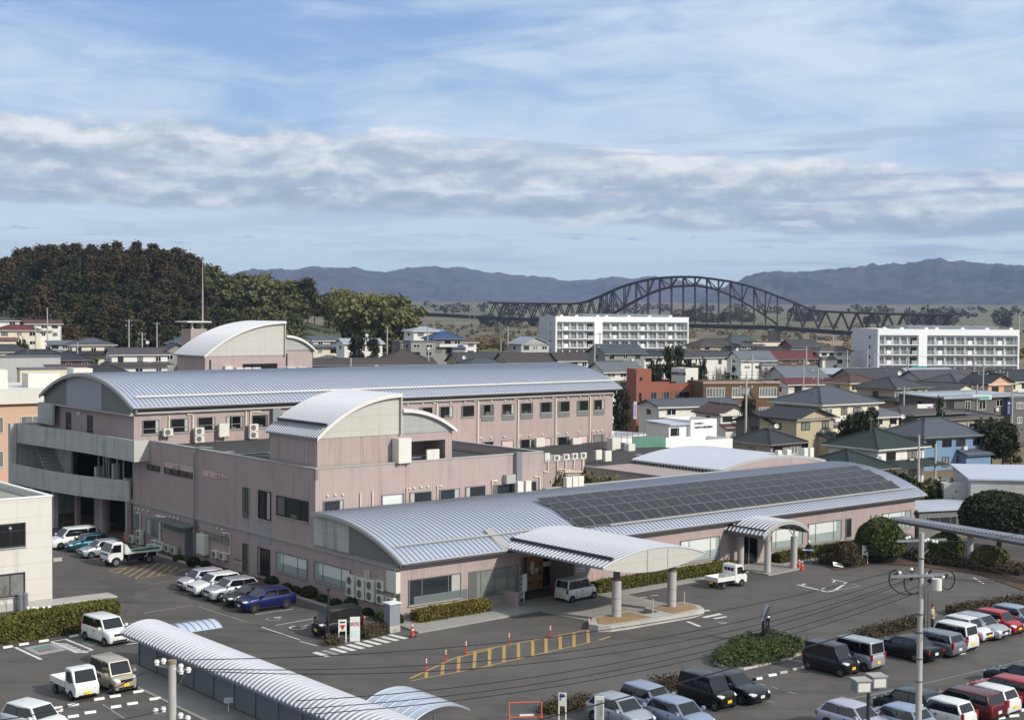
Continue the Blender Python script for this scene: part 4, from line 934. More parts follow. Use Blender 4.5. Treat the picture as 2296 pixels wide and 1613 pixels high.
    if porch:  # lower skirt roof between storeys: (height, projection, colour)
        ph,pp,pc=porch
        q=MB(); q.add([(-W2-pp,-D2-pp,ph-.5),(W2+pp,-D2-pp,ph-.5),(W2,-D2,ph+.15),(-W2,-D2,ph+.15),(-W2-pp,D2,ph-.5),(-W2,D2,ph+.15)]+[(-W2-pp,-D2-pp,ph-.65),(W2+pp,-D2-pp,ph-.65),(-W2-pp,D2,ph-.65)],[(0,1,2,3),(4,0,3,5),(6,7,1,0),(8,6,0,4)])
        q.build('lower_roof',tr(pc,RC[pc]),t)
    if fl==2 and kind=='house' and not porch:
        s_=rng.choice((-1,1)); x0_=s_*W2*.15; x1_=s_*W2*1.0; a_,b_=min(x0_,x1_),max(x0_,x1_); zl_=hw*.46
        q=MB().box(a_,b_,-D2-1.6*sc_-.2,-D2+.02,bot,zl_-.02); q.build('wall',wm,t)
        MB().add([(a_-.3,-D2-2.2*sc_-.2,zl_-.25),(b_+.3,-D2-2.2*sc_-.2,zl_-.25),(b_+.3,-D2,zl_+.45),(a_-.3,-D2,zl_+.45),(a_-.3,-D2-2.2*sc_-.2,zl_-.37),(b_+.3,-D2-2.2*sc_-.2,zl_-.37),(b_+.3,-D2,zl_+.3),(a_-.3,-D2,zl_+.3)],[(0,1,2,3),(4,7,6,5),(0,4,5,1),(1,5,6,2),(3,7,4,0)]).build('lower_roof',rm,t)
    if fl==2 and rng.random()<.6:
        xa=rng.uniform(-.5,.5)*W2; MB().tube([(xa,0,hw+hr*.4),(xa,0,hw+hr+1.6)],.035,4).box(xa-.5,xa+.5,-.02,.02,hw+hr+1.3,hw+hr+1.34).box(xa-.35,xa+.35,-.02,.02,hw+hr+1.5,hw+hr+1.54).build('aerial',M_steel,t)
    if rng.random()<.5: MB().box(W2*.3,W2*.3+.7,-D2-.35,-D2-.02,max(.2,hw-2.7*sc_),max(.2,hw-2.7*sc_)+.6).build('outdoor_unit',M_ac,t)
    if balc:
        q=MB().box(-W2*.7,W2*.55,-D2-1.0,-D2-.9,hw-2.7*sc_,hw-1.9*sc_).box(-W2*.7,W2*.55,-D2-1.0,-D2,hw-2.8*sc_-.05,hw-2.7*sc_); q.build('balcony',M_dirtyw,t)
    return t
# ---- near and middle houses on the right (c4 crop)
hs=[
# label,crop,x,y,d,w,dp,hw,hr, kwargs
('white-walled two-storey house with green tiled hip roof behind the solar-panelled wing','c4',1000,960,182,13.5,11,5.6,2.6,dict(rc='green',wins=2,dark=True,anchor='ridge',porch=(2.8,2.2,'green'),rot=-4)),
('low annex with dark green tiled hip roof in front of the white green-roofed house','c4',740,1140,176,12,11,3.0,2.6,dict(rc='green',wins=2,fl=1,anchor='ridge',wall='grey',rot=-4)),
('pale blue and white two-storey house with grey hip roof beside a dry field','c4',1500,865,205,17,11,5.8,2.8,dict(rc='blueg',wall='blue',wins=4,anchor='ridge',dark=True,rot=-12)),
('big white house with grey hip roof and a long balcony beside the gabled beige house','c4',560,585,215,19,13,6.3,3.0,dict(rc='blueg',wall='cream',wins=4,anchor='ridge',balc=True,rot=-4)),
('beige house with dark gables left of the big white house','c4',300,760,196,11.5,9,5.9,1.7,dict(rc='charcoal',wall='tan',wins=2,anchor='ridge',roof='gable',ridge='y',rot=-2,dark=True)),
('grey house wing with charcoal gable roof at the edge of the beige house','c4',60,800,199,9.0,9.5,5.4,1.7,dict(rc='charcoal',wall='dgrey',wins=2,anchor='ridge',roof='gable',ridge='x',rot=-2)),
('low dark-roofed annex below the grey gabled wing','c4',40,960,186,9,9,3.0,1.9,dict(rc='charcoal',wall='grey',wins=2,fl=1,anchor='ridge',roof='hip',rot=-2)),
('beige house with brownish hip roof and white balcony in the middle of the roofs','c4',1140,500,262,16,11,5.6,2.3,dict(rc='dark',wall='tan',wins=4,anchor='ridge',balc=True,porch=(2.8,1.6,'dark'),rot=2)),
('small yellow house with maroon hip roof','c4',790,480,290,13,9,5.5,1.9,dict(rc='maroon',wall='yellow',wins=3,anchor='ridge',rot=-6)),
('long low house with red metal roof in front of the yellow house','c4',420,512,300,22,9,4.6,1.2,dict(rc='red',wall='white',wins=3,fl=1,anchor='ridge',roof='gable',rot=-20)),
('pale grey-roofed gabled house behind the red metal roof','c4',290,405,330,17,11,4.6,3.2,dict(rc='greyr',wall='lgrey',wins=3,anchor='ridge',roof='gable',rot=-14)),
('brown-gabled wide house with dark roof in front of the right apartment block','c4',960,425,322,24,12,5.0,3.0,dict(rc='dark',wall='grey',wins=4,anchor='ridge',roof='gable',rot=-14)),
('dark roofed house right of the brown-gabled wide house','c4',1560,440,318,26,12,5.2,3.0,dict(rc='purple',wall='lgrey',wins=4,anchor='ridge',roof='gable',rot=-14)),
('grey house with purple-grey hip roof near the tall poles','c4',1690,470,290,17,11,5.4,2.2,dict(rc='purple',wall='dgrey',wins=3,anchor='ridge',rot=0)),
('cream gabled shed with broad low gable facing the viewer','c4',1560,548,272,20,14,3.6,2.3,dict(rc='dark',wall='cream',wins=1,fl=1,anchor='ridge',roof='gable',ridge='y',rot=8,sidewin=0)),
('peach-walled house with narrow gable under the overhead wires','c4',1975,470,282,10,10,6.0,2.4,dict(rc='charcoal',wall='peach',wins=2,anchor='ridge',roof='gable',ridge='y',rot=-14)),
('cream house with black roof and balconies near the right edge','c4',2200,440,300,22,12,6.2,2.6,dict(rc='black',wall='cream',wins=4,anchor='ridge',roof='gable',rot=-8,balc=True)),
('low flat shop with pale fascia and blue-green sign','c4',1740,640,245,30,13,3.8,.4,dict(rc='silver',wall='dgrey',wins=5,fl=1,anchor='ridge',roof='shed',rot=-8,kind='shop')),
('grey single-storey shop with wide brown roof','c4',1290,755,222,22,13,3.7,1.0,dict(rc='brownr',wall='dgrey',wins=3,fl=1,anchor='ridge',roof='hip',rot=-6,kind='shop')),
('dark hipped shed roof behind the evergreen row','c4',1650,790,224,20,10,3.0,1.2,dict(rc='dark',wall='tan',wins=3,fl=1,anchor='ridge',roof='hip',rot=-10)),
('small pale-roofed house between the big white house and the shop','c4',960,770,214,8,8,5.0,1.2,dict(rc='greyr',wall='cream',wins=2,anchor='ridge',roof='shed',rot=-10)),
('grey commercial building cut by the right frame edge','c4',2240,650,250,22,12,6.0,.4,dict(rc='greyr',wall='dgrey',wins=3,anchor='ridge',roof='flat',rot=-8,kind='building')),
('wide silver-roofed hall just in front of the right apartment block','c4',640,425,345,34,15,4.6,1.2,dict(rc='silver',wall='lgrey',wins=4,fl=1,anchor='ridge',roof='gable',rot=-14)),
('long silver-roofed shed at the foot of the right apartment block','c4',1330,425,352,32,13,4.4,1.3,dict(rc='silver',wall='lgrey',wins=4,fl=1,anchor='ridge',roof='gable',rot=-14)),
('dark-roofed bungalow at the right end of the apartment foot','c4',1980,435,330,26,11,4.2,1.6,dict(rc='purple',wall='grey',wins=4,fl=1,anchor='ridge',roof='hip',rot=-14)),
# behind, between the two apartment blocks (e2 crop)
('white house with grey metal gable roof beside a dark tree','e2',390,262,395,24,13,4.4,3.0,dict(rc='greyr',wall='white',wins=3,anchor='ridge',roof='gable',rot=-14)),
('long bungalow with red metal roof behind bare bushes','e2',1050,258,405,36,12,3.4,2.6,dict(rc='red',wall='brown',wins=4,fl=1,anchor='ridge',roof='gable',rot=-14)),
('dark blue hip roof rising behind the red-roofed bungalow','e2',680,195,430,34,16,4.0,3.4,dict(rc='charcoal',wall='grey',wins=3,fl=1,anchor='ridge',rot=-14)),
('white boxy hall with flat brown-edged roof between dark roofs','e2',630,100,455,30,10,6.2,.5,dict(rc='brownr',wall='cream',wins=0,fl=1,anchor='ridge',roof='flat',rot=-14,kind='hall',sidewin=0)),
('orange brick house with grey two-tier roof','e2',1165,85,440,22,11,6.6,2.2,dict(rc='dark',wall='orange',wins=3,anchor='ridge',roof='gable',rot=-14,porch=(3.2,1.0,'greyr'))),
('white house with dark shutters and low mauve roof beside the right apartment block','e2',1640,195,410,24,10,6.0,1.6,dict(rc='purple',wall='white',wins=4,anchor='ridge',rot=-14)),
('grey-brown house with tiled roof by the reed field','e2',200,20,470,26,13,5.4,3.4,dict(rc='teal',wall='tan',wins=4,anchor='ridge',rot=-14)),
('grey house with small square windows behind the white gable house','e2',330,130,450,18,10,6.0,.8,dict(rc='dark',wall='grey',wins=3,anchor='ridge',roof='shed',rot=-14)),
('low white-walled bungalow with dark roof left of the reeds','c3',2110,280,415,34,11,3.8,1.8,dict(rc='dark',wall='white',wins=4,fl=1,anchor='ridge',roof='gable',rot=-14)),
('brown tiled house with orange walls among trees by the field','c3',2180,165,455,24,12,4.8,3.0,dict(rc='brownr',wall='tan',wins=3,anchor='ridge',rot=-14)),
# around the orange building / left apartment (c3, t2)
('blue-grey roofed grey house with white gable in front of the left apartment block','c3',1330,215,335,17,12,6.2,2.4,dict(rc='teal',wall='grey',wins=3,anchor='ridge',roof='gable',rot=-14)),
('white two-storey house with dark hip roof right of the blue-grey roofed house','c3',1640,270,350,14,10,5.2,1.8,dict(rc='charcoal',wall='white',wins=3,anchor='ridge',rot=-14,balc=True)),
('house with grey corrugated roof and white front above the long hospital roof end','c3',1320,368,285,14,10,5.4,2.2,dict(rc='greyr',wall='white',wins=3,anchor='ridge',roof='gable',rot=-14,balc=True)),
('dark-roofed bungalow left of centre with brown eaves, nearest the left apartment block','c3',950,285,360,19,10,3.6,2.4,dict(rc='brownr',wall='white',wins=4,fl=1,anchor='ridge',roof='gable',rot=-14)),
('dark-roofed bungalow with clutter under its eaves','c3',520,290,355,21,10,3.4,2.6,dict(rc='brownr',wall='tan',wins=4,fl=1,anchor='ridge',roof='gable',rot=-14)),
('bungalow with large dark roof and cream gable behind the vaulted roof','c3',110,285,365,22,11,3.4,2.8,dict(rc='dark',wall='tan',wins=3,fl=1,anchor='ridge',roof='gable',rot=-14)),
('small green-grey hip roof just above the long vaulted roof','c3',150,335,330,15,9,2.6,1.8,dict(rc='teal',wall='white',wins=2,fl=1,anchor='ridge',rot=-14)),
('pale grey two-gabled house left of the left apartment block','c3',560,145,430,15,13,8.2,2.8,dict(rc='silver',wall='lgrey',wins=3,anchor='ridge',roof='gable',ridge='y',rot=-14)),
('white house with long blue-grey roof in front of the orange building','c3',1960,690,232,24,9,6.2,1.1,dict(rc='blueg',wall='white',wins=3,anchor='ridge',roof='gable',rot=-14)),
('white house with maroon gable roof at the end of the long blue-grey roof','c3',2270,735,222,9,10,5.6,1.6,dict(rc='maroon',wall='white',wins=2,anchor='ridge',roof='gable',ridge='y',rot=-14)),
# left of centre (c2)
('small cream house with grey roofs at the foot of the grass slope','c2',800,145,395,13,9,5.4,1.2,dict(rc='blueg',wall='cream',wins=2,anchor='ridge',roof='shed',rot=-14,porch=(2.6,1.2,'greyr'))),
('white bungalow with pale blue-grey roof behind the pine','c2',1115,165,385,18,10,3.8,1.4,dict(rc='silver',wall='white',wins=3,fl=1,anchor='ridge',roof='gable',rot=-14)),
('low shed with curved grey roof and dark doorway','c2',860,315,330,10,8,2.4,1.0,dict(rc='greyr',wall='grey',wins=1,fl=1,anchor='ridge',roof='gable',ridge='y',rot=-14,kind='shed')),
('long brown-roofed store running behind the vaulted roof','c2',1150,335,330,42,8,2.8,1.6,dict(rc='maroon',wall='brown',wins=0,fl=1,anchor='ridge',roof='gable',rot=-14,kind='storehouse',sidewin=0)),
('tall white house with pale flat hip roof at the right of the bamboo grove','c2',1680,62,400,15,11,8.6,1.4,dict(rc='silver',wall='white',wins=2,fl=3,anchor='ridge',rot=-14)),
('house with bright blue hip roof and small balcony','c2',1850,103,385,14,11,6.2,2.4,dict(rc='blue',wall='grey',wins=3,anchor='ridge',rot=-14,balc=True)),
('navy-walled boxy house beneath the tall white house','c2',1530,180,375,10,9,6.2,.4,dict(rc='greyr',wall='dgrey',wins=2,anchor='ridge',roof='flat',rot=-14)),
('grey house with tall white lattice windows','c2',1640,180,362,11,8,8.0,.4,dict(rc='greyr',wall='grey',wins=2,fl=3,anchor='ridge',roof='flat',rot=-14)),
('brown-roofed house with white annex right of the blue roof','c2',2000,165,395,12,9,5.4,1.0,dict(rc='maroon',wall='white',wins=2,anchor='ridge',roof='shed',rot=-14)),
('brown hip-roofed house below the navy boxy house','c2',1500,265,345,13,10,3.2,2.4,dict(rc='brownr',wall='white',wins=2,fl=1,anchor='ridge',rot=-14)),
# far left (c1)
('white house with faded red roof and open veranda on the left slope','c1',370,0,420,15,9,6.0,1.3,dict(rc='maroon',wall='white',wins=3,anchor='ridge',roof='gable',rot=-14,balc=True)),
('cream house with red hip roof at the far left slope','c1',150,45,400,17,10,6.6,1.8,dict(rc='red',wall='cream',wins=3,anchor='ridge',rot=-14)),
('small white house with grey roof cut by the left frame edge, highest on the slope','c1',30,-27,430,13,9,5.0,1.4,dict(rc='dark',wall='white',wins=2,anchor='ridge',rot=-14)),
('white house with navy hip roof and wide upper windows below the cedar wood','c1',800,163,365,16,11,7.6,2.0,dict(rc='blueg',wall='cream',wins=3,anchor='ridge',rot=-14,porch=(3.8,2.0,'charcoal'))),
('grey-gabled long house with brown roof and white upper wall','c1',1200,245,345,20,11,7.8,1.8,dict(rc='purple',wall='white',wins=3,anchor='ridge',roof='gable',rot=-14,porch=(3.6,1.4,'purple'))),
('small grey sunroom house with pale glazed wall','c1',560,185,385,12,8,5.6,.8,dict(rc='greyr',wall='lgrey',wins=3,anchor='ridge',roof='shed',rot=-14)),
('dark-roofed house with pale blank wall at far left','c1',330,262,350,22,12,3.8,2.4,dict(rc='charcoal',wall='grey',wins=3,fl=1,anchor='ridge',rot=-14)),
('brown walled house with white shutters under a dark roof','c1',590,290,335,15,10,3.6,2.0,dict(rc='charcoal',wall='brown',wins=3,fl=1,anchor='ridge',rot=-14)),
('low house with dark roof at the left frame edge','c1',60,218,360,18,12,4.6,2.2,dict(rc='dark',wall='cream',wins=2,anchor='ridge',rot=-14)),
('grey gabled house right of the white upper-walled house','c1',1530,205,350,11,10,7.4,2.8,dict(rc='charcoal',wall='grey',wins=2,anchor='ridge',roof='gable',ridge='y',rot=-14)),
('maroon-roofed shed in front of the brown walled house','c1',640,398,300,15,8,2.8,1.0,dict(rc='maroon',wall='dgrey',wins=2,fl=1,anchor='ridge',roof='shed',rot=-14,kind='shed')),
('dark hip-roofed bungalow just above the long vault, left side','c1',900,400,295,15,9,2.8,2.0,dict(rc='charcoal',wall='white',wins=3,fl=1,anchor='ridge',rot=-14)),
('cream flat-roofed annex left of the maroon shed','c1',400,420,290,16,7,3.0,.3,dict(rc='greyr',wall='cream',wins=0,fl=1,anchor='ridge',roof='flat',rot=-14,kind='annex',sidewin=0)),
('pale blank-walled storehouse under the dark-roofed house','c1',220,315,315,18,8,4.6,.3,dict(rc='greyr',wall='lgrey',wins=0,anchor='ridge',roof='flat',rot=-14,kind='storehouse',sidewin=0)),
('dark blue-roofed house behind the chimney','c1',1620,150,400,14,10,4.6,2.4,dict(rc='blueg',wall='dgrey',wins=2,anchor='ridge',rot=-14)),
]
GRP={'house':'houses of the town','shop':'shops of the town'}
for h in hs:
    lb,c,x,y,d,w,dp,hw,hr,kw=h
    fw_s,fh_s=dict(e2=(.47,.64),c3=(.62,.72),c2=(.6,.74),c1=(.66,.74),c4=(.66,.84))[c]; fd_s=fw_s*1.12
    if kw.get('kind')=='storehouse': fd_s=.7; fw_s=.8; kw=dict(kw,rc='brownr') if kw.get('rc')=='maroon' else kw
    w*=fw_s; dp*=fd_s; hw*=fh_s; hr*=.62*(1 if kw.get('roof')!='flat' else 1.4)+.08
    kw=dict(kw); kw.setdefault('group',GRP.get(kw.get('kind','house'),'outbuildings of the town')); house(lb,c,x,y,d,w,dp,hw,hr,**kw)
# blue lower walls on the pale blue house, ridge tiles etc. are left to materials
# ---- apartment blocks
def apartment(label,c,xl,yt,d,accent,rot):
    p=P(*K(c,xl,yt),d)         # top of the left front corner
    hgt=17.6; az=R(rot)
    t=thing('apartment_block',label,'apartment block',(p.x,p.y,p.z-hgt),az,'white apartment blocks')
    Lx=40.5 if rot<8 else 44.5; Dp=21.0; fh=2.80
    wm=mk('apartment_white',(246,245,241),.7,var=.03); wg=mk('apartment_end_shade',(196,196,202),.7,var=.04); rec=mk('balcony_recess',(190,190,188),.8,var=.1)  # end walls greyed: shade of the turned face put into the colour
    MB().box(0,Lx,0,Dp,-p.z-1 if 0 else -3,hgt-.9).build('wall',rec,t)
    MB().box(-.05,-.0,-1.4,Dp,-3,hgt).box(Lx,Lx+.05,-1.4,Dp,-3,hgt).build('end_wall',wg,t)
    MB().box(-.3,0,-1.6,Dp,-3,hgt+.05).build('end_wall',wg,t)
    fr=MB().box(0,Lx,-1.5,-1.2,hgt-1.7,hgt).box(0,Lx,Dp-.3,Dp,hgt-.9,hgt)
    for k in range(6): z=hgt-1.75-fh*(k+1)+.25; fr.box(0,Lx,-1.5,-.02,z-.22,z)
    S0=[0,.19*Lx,.235*Lx,.285*Lx,.345*Lx,Lx-.35]
    fr.box(0,.35,-1.5,-.02,-3,hgt-1.7).box(Lx-.35,Lx,-1.5,-.02,-3,hgt-1.7)
    fr.build('frame',wm,t)
    tw_=MB().box(.285*Lx,.345*Lx,-1.56,-.02,-3,hgt-1.7).build('stair_tower',wm,t)
    k=4
    z=hgt-1.75-fh*4+.25; MB().box(.235*Lx,.345*Lx,-1.62,-1.57,z-.0,z+2.4).build('accent_panel',accent,t)
    rl=mk('balcony_rail',(168,172,170),.5,var=.05); 
    rg=random.Random(3)
    segs=[(.012,.225,4),(.355,.99,9)]
    for f in range(5):
        zb=hgt-1.75-fh*(f+1)+.25
        b=MB()
        for a,c_,n in segs:
            x0=a*Lx; x1=c_*Lx
            for i in range(int((x1-x0)/.28)): b.box(x0+i*.28,x0+i*.28+.08,-1.44,-1.38,zb,zb+1.05)
            b.box(x0,x1,-1.45,-1.37,zb+1.05,zb+1.13)
            for i in range(n):
                xs=x0+(x1-x0)*(i+.08)/n; st=(x1-x0)/n
                g=MB(); w2=MB()
                g.box(xs,xs+st*.30,-.03,-.005,zb+.05,zb+2.05).box(xs+st*.38,xs+st*.62,-.03,-.005,zb+.3,zb+1.9)
                w2.box(xs+st*.66,xs+st*.74,-.6,-.02,zb,zb+2.2)
                if i%3==1: w2.box(xs-.35,xs+.9,-1.5,-1.36,zb-.05,zb+1.15)
                g.build('window',M_glassc,t); w2.build('balcony_partition',wm,t)
                if rg.random()<.5: MB().box(xs+st*.72,xs+st*.92,-.5,-.2,zb+.1,zb+.75).build('outdoor_unit',wm,t)
        b.box(.238*Lx,.28*Lx,-1.44,-1.38,zb,zb+1.1); MB().box(.24*Lx,.28*Lx,-.03,-.005,zb,zb+2).build('landing_window',M_glassd,t)
        bb=b.build('balcony_railing',rl,t)
    for k in range(5): MB().box(-.34,-.30,4.4,5.6,hgt-2.9-fh*k,hgt-1.9-fh*k).build('end_window',M_glassd,t)
    st=MB()
    for k in range(5): st.box(-.2,2.5,Dp,Dp+1.6,hgt-3.0-fh*k,hgt-1.7-fh*k)
    st.build('rear_landing',wg,t)
    rp=MB().box(10,Lx-4,3,Dp-2,hgt-.9,hgt+.9).build('rooftop_screen',M_steel,t)
    for x in (1.5,6.5,13.5,16.5,24,31,38): MB().box(x,x+.9,-.9,-.1,hgt,hgt+.5).build('rooftop_vent',wm,t)
    return t
apartment('white five-storey apartment block with a yellow entrance panel, left of the two','t2',1275,435,455,mk('accent_yellow',(226,168,40),.6,var=.03),12)
apartment('white five-storey apartment block with a teal entrance panel, right of the two','t3',1262,574,398,mk('accent_teal',(70,160,140),.6,var=.03),4)
# ---- orange building, brown glazed hall, white sign house
def boxb(b,c,xa,ya,xb,yb,d): pass
def plainb(name,label,cat,c,x,y,d,w,dp,h,rot,wm,rm=None,parapet=.5,group=None):
    """x,y: px of the top of the left-front corner"""
    p=P(*K(c,x,y),d); t=thing(name,label,cat,(p.x,p.y,p.z-h),RZ+R(rot),group)
    MB().box(0,w,0,dp,-(p.z-h)-.5 if p.z>h else -1,h-.6).build('wall',wm,t)
    MB().box(0,w,0,.25,h-.6,h).box(0,.25,.25,dp,h-.6,h).box(w-.25,w,.25,dp,h-.6,h).box(.25,w-.25,dp-.25,dp,h-.6,h).build('parapet_wall',wm,t)
    MB().box(.25,w-.25,.25,dp-.25,h-.6,h-.55).build('roof_deck',rm or M_roofdeck,t); return t
def bw(t,x0,x1,z0,z1,kind='black',mull=1,dp=0,fm=None): return window(t,'v',x0,x1,z0,z1,dp,kind=kind,mull=mull,sill=False,fm=fm)
M_or=mk('orange_render',(146,90,72),.85,kind=k_brick,var=.12,vs=.5)
t=plainb('orange_building','orange brick-coloured building with a square stair tower and grey shuttered windows','building','c3',1620,560,240,8.8,6,7.6,-20,M_or)
for x0_,w__ in ((.1,1.3),(2.5,1.3),(5.0,2.6)): bw(t,x0_,x0_+w__,4.8,6.2,'dark',1)
MB().box(-2.6,.2,-.4,3.6,-1,10.1).build('stair_tower',M_or,t)
window(t,'v',-1.9,-1.5,8.2,8.7,-.4,kind='black',sill=False); window(t,'v',-2.0,-1.6,4.7,6.1,-.4,kind='black',sill=False)
bw(t,0.6,2.6,1.6,3.0,'dark',1); 
t=plainb('rooftop_sign_house','small white rooftop house with blue lettering on its grey side','penthouse','c3',1938,425,246,3.0,3.6,8.5,-4,M_dirtyw)
bw(t,1.3,1.8,6.1,6.9,'black',0)
text('lettering','協同組合会館',.62,mk('blue_lettering',(30,40,110),.5),t,(-.03,3.5,7.3),(R(90),0,R(-90)),.03)
for pc in t.children:
    if pc.name.startswith('wall'): pass
M_br=mk('brown_brick',(104,80,56),.85,kind=k_brick,var=.15)
t=plainb('school_hall','dark brown hall with broad white-framed windows and a rooftop mesh fence','hall','c3',2095,545,238,14.0,7,6.6,-24,M_br,parapet=.3)
MB().box(-.1,14.1,-.2,-.01,6.25,6.7).build('cornice',mk('tan_cornice',(160,136,122),.8),t)
for x0_ in (.6,5.2,10.2): f=bw(t,x0_,x0_+3.3,4.0,5.6,'curt',5,fm=M_white); MB().box(x0_-.1,x0_+3.4,-.16,-.02,3.85,3.98).build('sill',M_white,f)
bw(t,10.2,13.4,1.0,2.2,'curt',4,fm=M_white)
fe=MB()
for i in range(15): fe.box(i*1.0,i*1.0+.05,.3,.35,6.6,8.3)
for z in (7.1,7.7,8.25): fe.box(0,14,.3,.34,z,z+.05)
fe.build('mesh_fence',mk('fence_green_grey',(92,110,104),.6),t)
t=plainb('welfare_office','white two-storey office with black lettering on its parapet wall','office','c3',1985,880,188,4.9,5,4.6,-2,mk('office_white',(226,225,220),.7,var=.04,vs=.6),rm=M_roofp)
text('lettering','社会福祉法人',.30,M_fdark,t,(.65,-.03,4.0),(R(90),0,0),.02); text('lettering','丸森町社会福祉協議会',.35,M_fdark,t,(.62,-.03,3.45),(R(90),0,0),.02)
MB().box(-3.4,0,.6,5,-3,4.1).build('wall',MATS['office_white'],t); MB().prof([(.0,4.05),(5,4.3),(5,4.42),(.0,4.17)],'x',-3.7,0).build('roof',M_roofp,t); window(t,'v',-3.1,-1.6,2.6,3.6,.6,kind='black',sill=False)
t=plainb('long_white_annex','low white annex with flat dark-edged roof in front of the white office','annex','c3',1700,1078,178,12.5,5,2.6,-6,MATS['office_white'],rm=M_roofp)
bw(t,1.6,2.3,1.3,1.8,'black',1)
t=plainb('white_wall_building','long white blank-walled building with blue-grey flat roof left of the white office','building','c3',1303,1035,200,9.5,7,3.4,10,MATS['office_white'],rm=M_roofp)
# orange/cream care building left behind the hospital
t=plainb('care_building','peach-walled building with curtained windows at the left edge behind the hospital','building','c1',-300,712,172,22,20,11.5,-6,mk('peach_render',(196,164,138),.85,var=.06,vs=.4),rm=M_roofp)
MB().box(-.5,24.5,-.6,20,11.0,12.6).build('cornice',M_dirtyw,t)
for z0_ in (7.4,3.2,-1):
    for x0_ in (1.5,6.5,12.0,17.6): bw(t,x0_,x0_+2.9,z0_,z0_+2.0,'curt',1,fm=M_dirtyw)
rt_=MB().box(4,6.2,5,9,12.6,15.0).box(9,13,6,9,12.6,14.4).box(14.5,17,5,8,12.6,15.0).build('rooftop_plant',M_dirtyw,t)
MB().box(18.0,20.6,3,6,12.6,13.8).build('rooftop_hut',MATS['peach_render'],t)
# near left white office (two storeys)
wo=thing('white_office_building','cream-white two-storey building with dark-framed windows at the lower left edge','office building',W(-17.25,20.1),RZ)
M_wo=mk('cream_panel_wall',(204,200,190),.8,kind=k_panel,var=.05,vs=.5)
MB().box(-26,0,0,14,-.2,7.6).build('wall',M_wo,wo)
MB().box(-26,0,0,.25,7.6,8.1).box(-.25,0,.25,14,7.6,8.1).box(-26,-.25,13.75,14,7.6,8.1).build('parapet_wall',M_wo,wo); MB().box(-26.1,.06,-.06,.3,8.101,8.2).box(-.3,.06,.3,14.06,8.102,8.2).build('coping',M_white,wo)
MB().box(-26,-.25,.25,13.75,7.6,7.66).build('roof_deck',M_walk,wo)
MB().box(-26,.02,-.04,-.002,-.2,.55).build('plinth',M_conc2,wo)
def wow(c,x0,y0,x1,y1,split,kind):
    a1,z1=onV(*K(c,x1,y0),20.1); a0,z0=onV(*K(c,x0,y1),20.1); window(wo,'v',a0+17.25,a1+17.25,z0,z1,0,kind=kind,split=split,fm=M_fdark,fw_=.1)
a1,_=onV(*K('c5',222,500),20.1); _,zt=onV(*K('c5',222,500),20.1); _,zb=onV(*K('c5',222,710),20.1)
window(wo,'v',a1+17.25-4.4,a1+17.25,zb,zt,0,kind='black',split=[.5,.75],low=1.15,fm=M_fdark,fw_=.1)
_,zt=onV(*K('c5',218,935),20.1); _,zb=onV(*K('c5',218,1140),20.1); a1,_=onV(*K('c5',218,935),20.1)
window(wo,'v',a1+17.25-4.4,a1+17.25,zb,zt,0,kind='curt',split=[.5,.75],fm=M_fdark,fw_=.1)
MB().ball((-3.15,-.1,6.0),.16,10,6).build('lamp_dome',M_steel,wo,smooth=True)
for x,y in ((180,1260),(222,1255)):
    u_,z_=onV(*K('c5',x,1300),19.6); tag(MB().cyl(0,0,0,1.25,.19,14).cyl(0,0,1.25,1.33,.14,14,.08).cyl(0,0,1.33,1.4,.06,8).build('gas_cylinder',M_steel,smooth=40),('left' if x<200 else 'right')+' grey gas cylinder standing against the cream-white building','gas cylinder','gas cylinders by the white building').location=W(u_,19.6,0)
ab=MB()
for i in range(9): ab.ball((i*.35+random.uniform(-.1,.1),random.uniform(-.15,.15),.15+random.uniform(0,.08)),random.uniform(.12,.22),8,5)
o=tag(ab.build('white_bags',M_white,smooth=True),'heap of white bags at the foot of the cream-white building','bags'); u_,_=onV(*K('c5',250,1290),19.5); o.location=W(u_,19.4,0)
slab('ramp',[W(-17.2,20.1),W(-12.2,20.0),W(-12.2,21.8),W(-17.2,21.9)],-.02,.10,M_conc2)['kind']='structure'
# grey container shed and walkway at right
def bxth(name,label,cat,c,pts,h,m,rm,group=None):
    p0=KG(*((c,)+pts[0])); return p0
sh=thing('container_shed','large pale grey metal shed with white roof at the right edge','shed',G(2175,1182),R(-6))
shm=mk('shed_grey',(170,170,166),.6,kind=k_siding,var=.06)
MB().box(0,22,0,9,-.5,5.0).build('wall',shm,sh); MB().prof([(-.3,4.95),(9.3,5.5),(9.3,5.65),(-.3,5.12)],'x',-.3,22.3).build('roof',M_roofp,sh)
MB().box(-2.4,-.01,1.5,7.5,-.2,4.3).build('lean_to',M_conc2,sh)
MB().box(7.3,11.5,-.05,-.01,1.2,4.2).build('shutter',M_roofp,sh)
gs=thing('low_grey_shed','low grey shed with flat metal roof beside the wing','shed',G(2060,1205),RZ+R(-20))
MB().box(0,9.5,0,6,-.2,2.6).build('wall',M_gable,gs); MB().box(-.3,9.8,-.3,6.3,2.6,2.75).build('roof',M_roofp,gs); MB().box(7.2,9.0,-.06,-.01,0,2.1).build('door',M_dirtyw,gs); window(gs,'v',1.0,5.0,1.0,2.0,0,kind='dark',mull=2,sill=False)
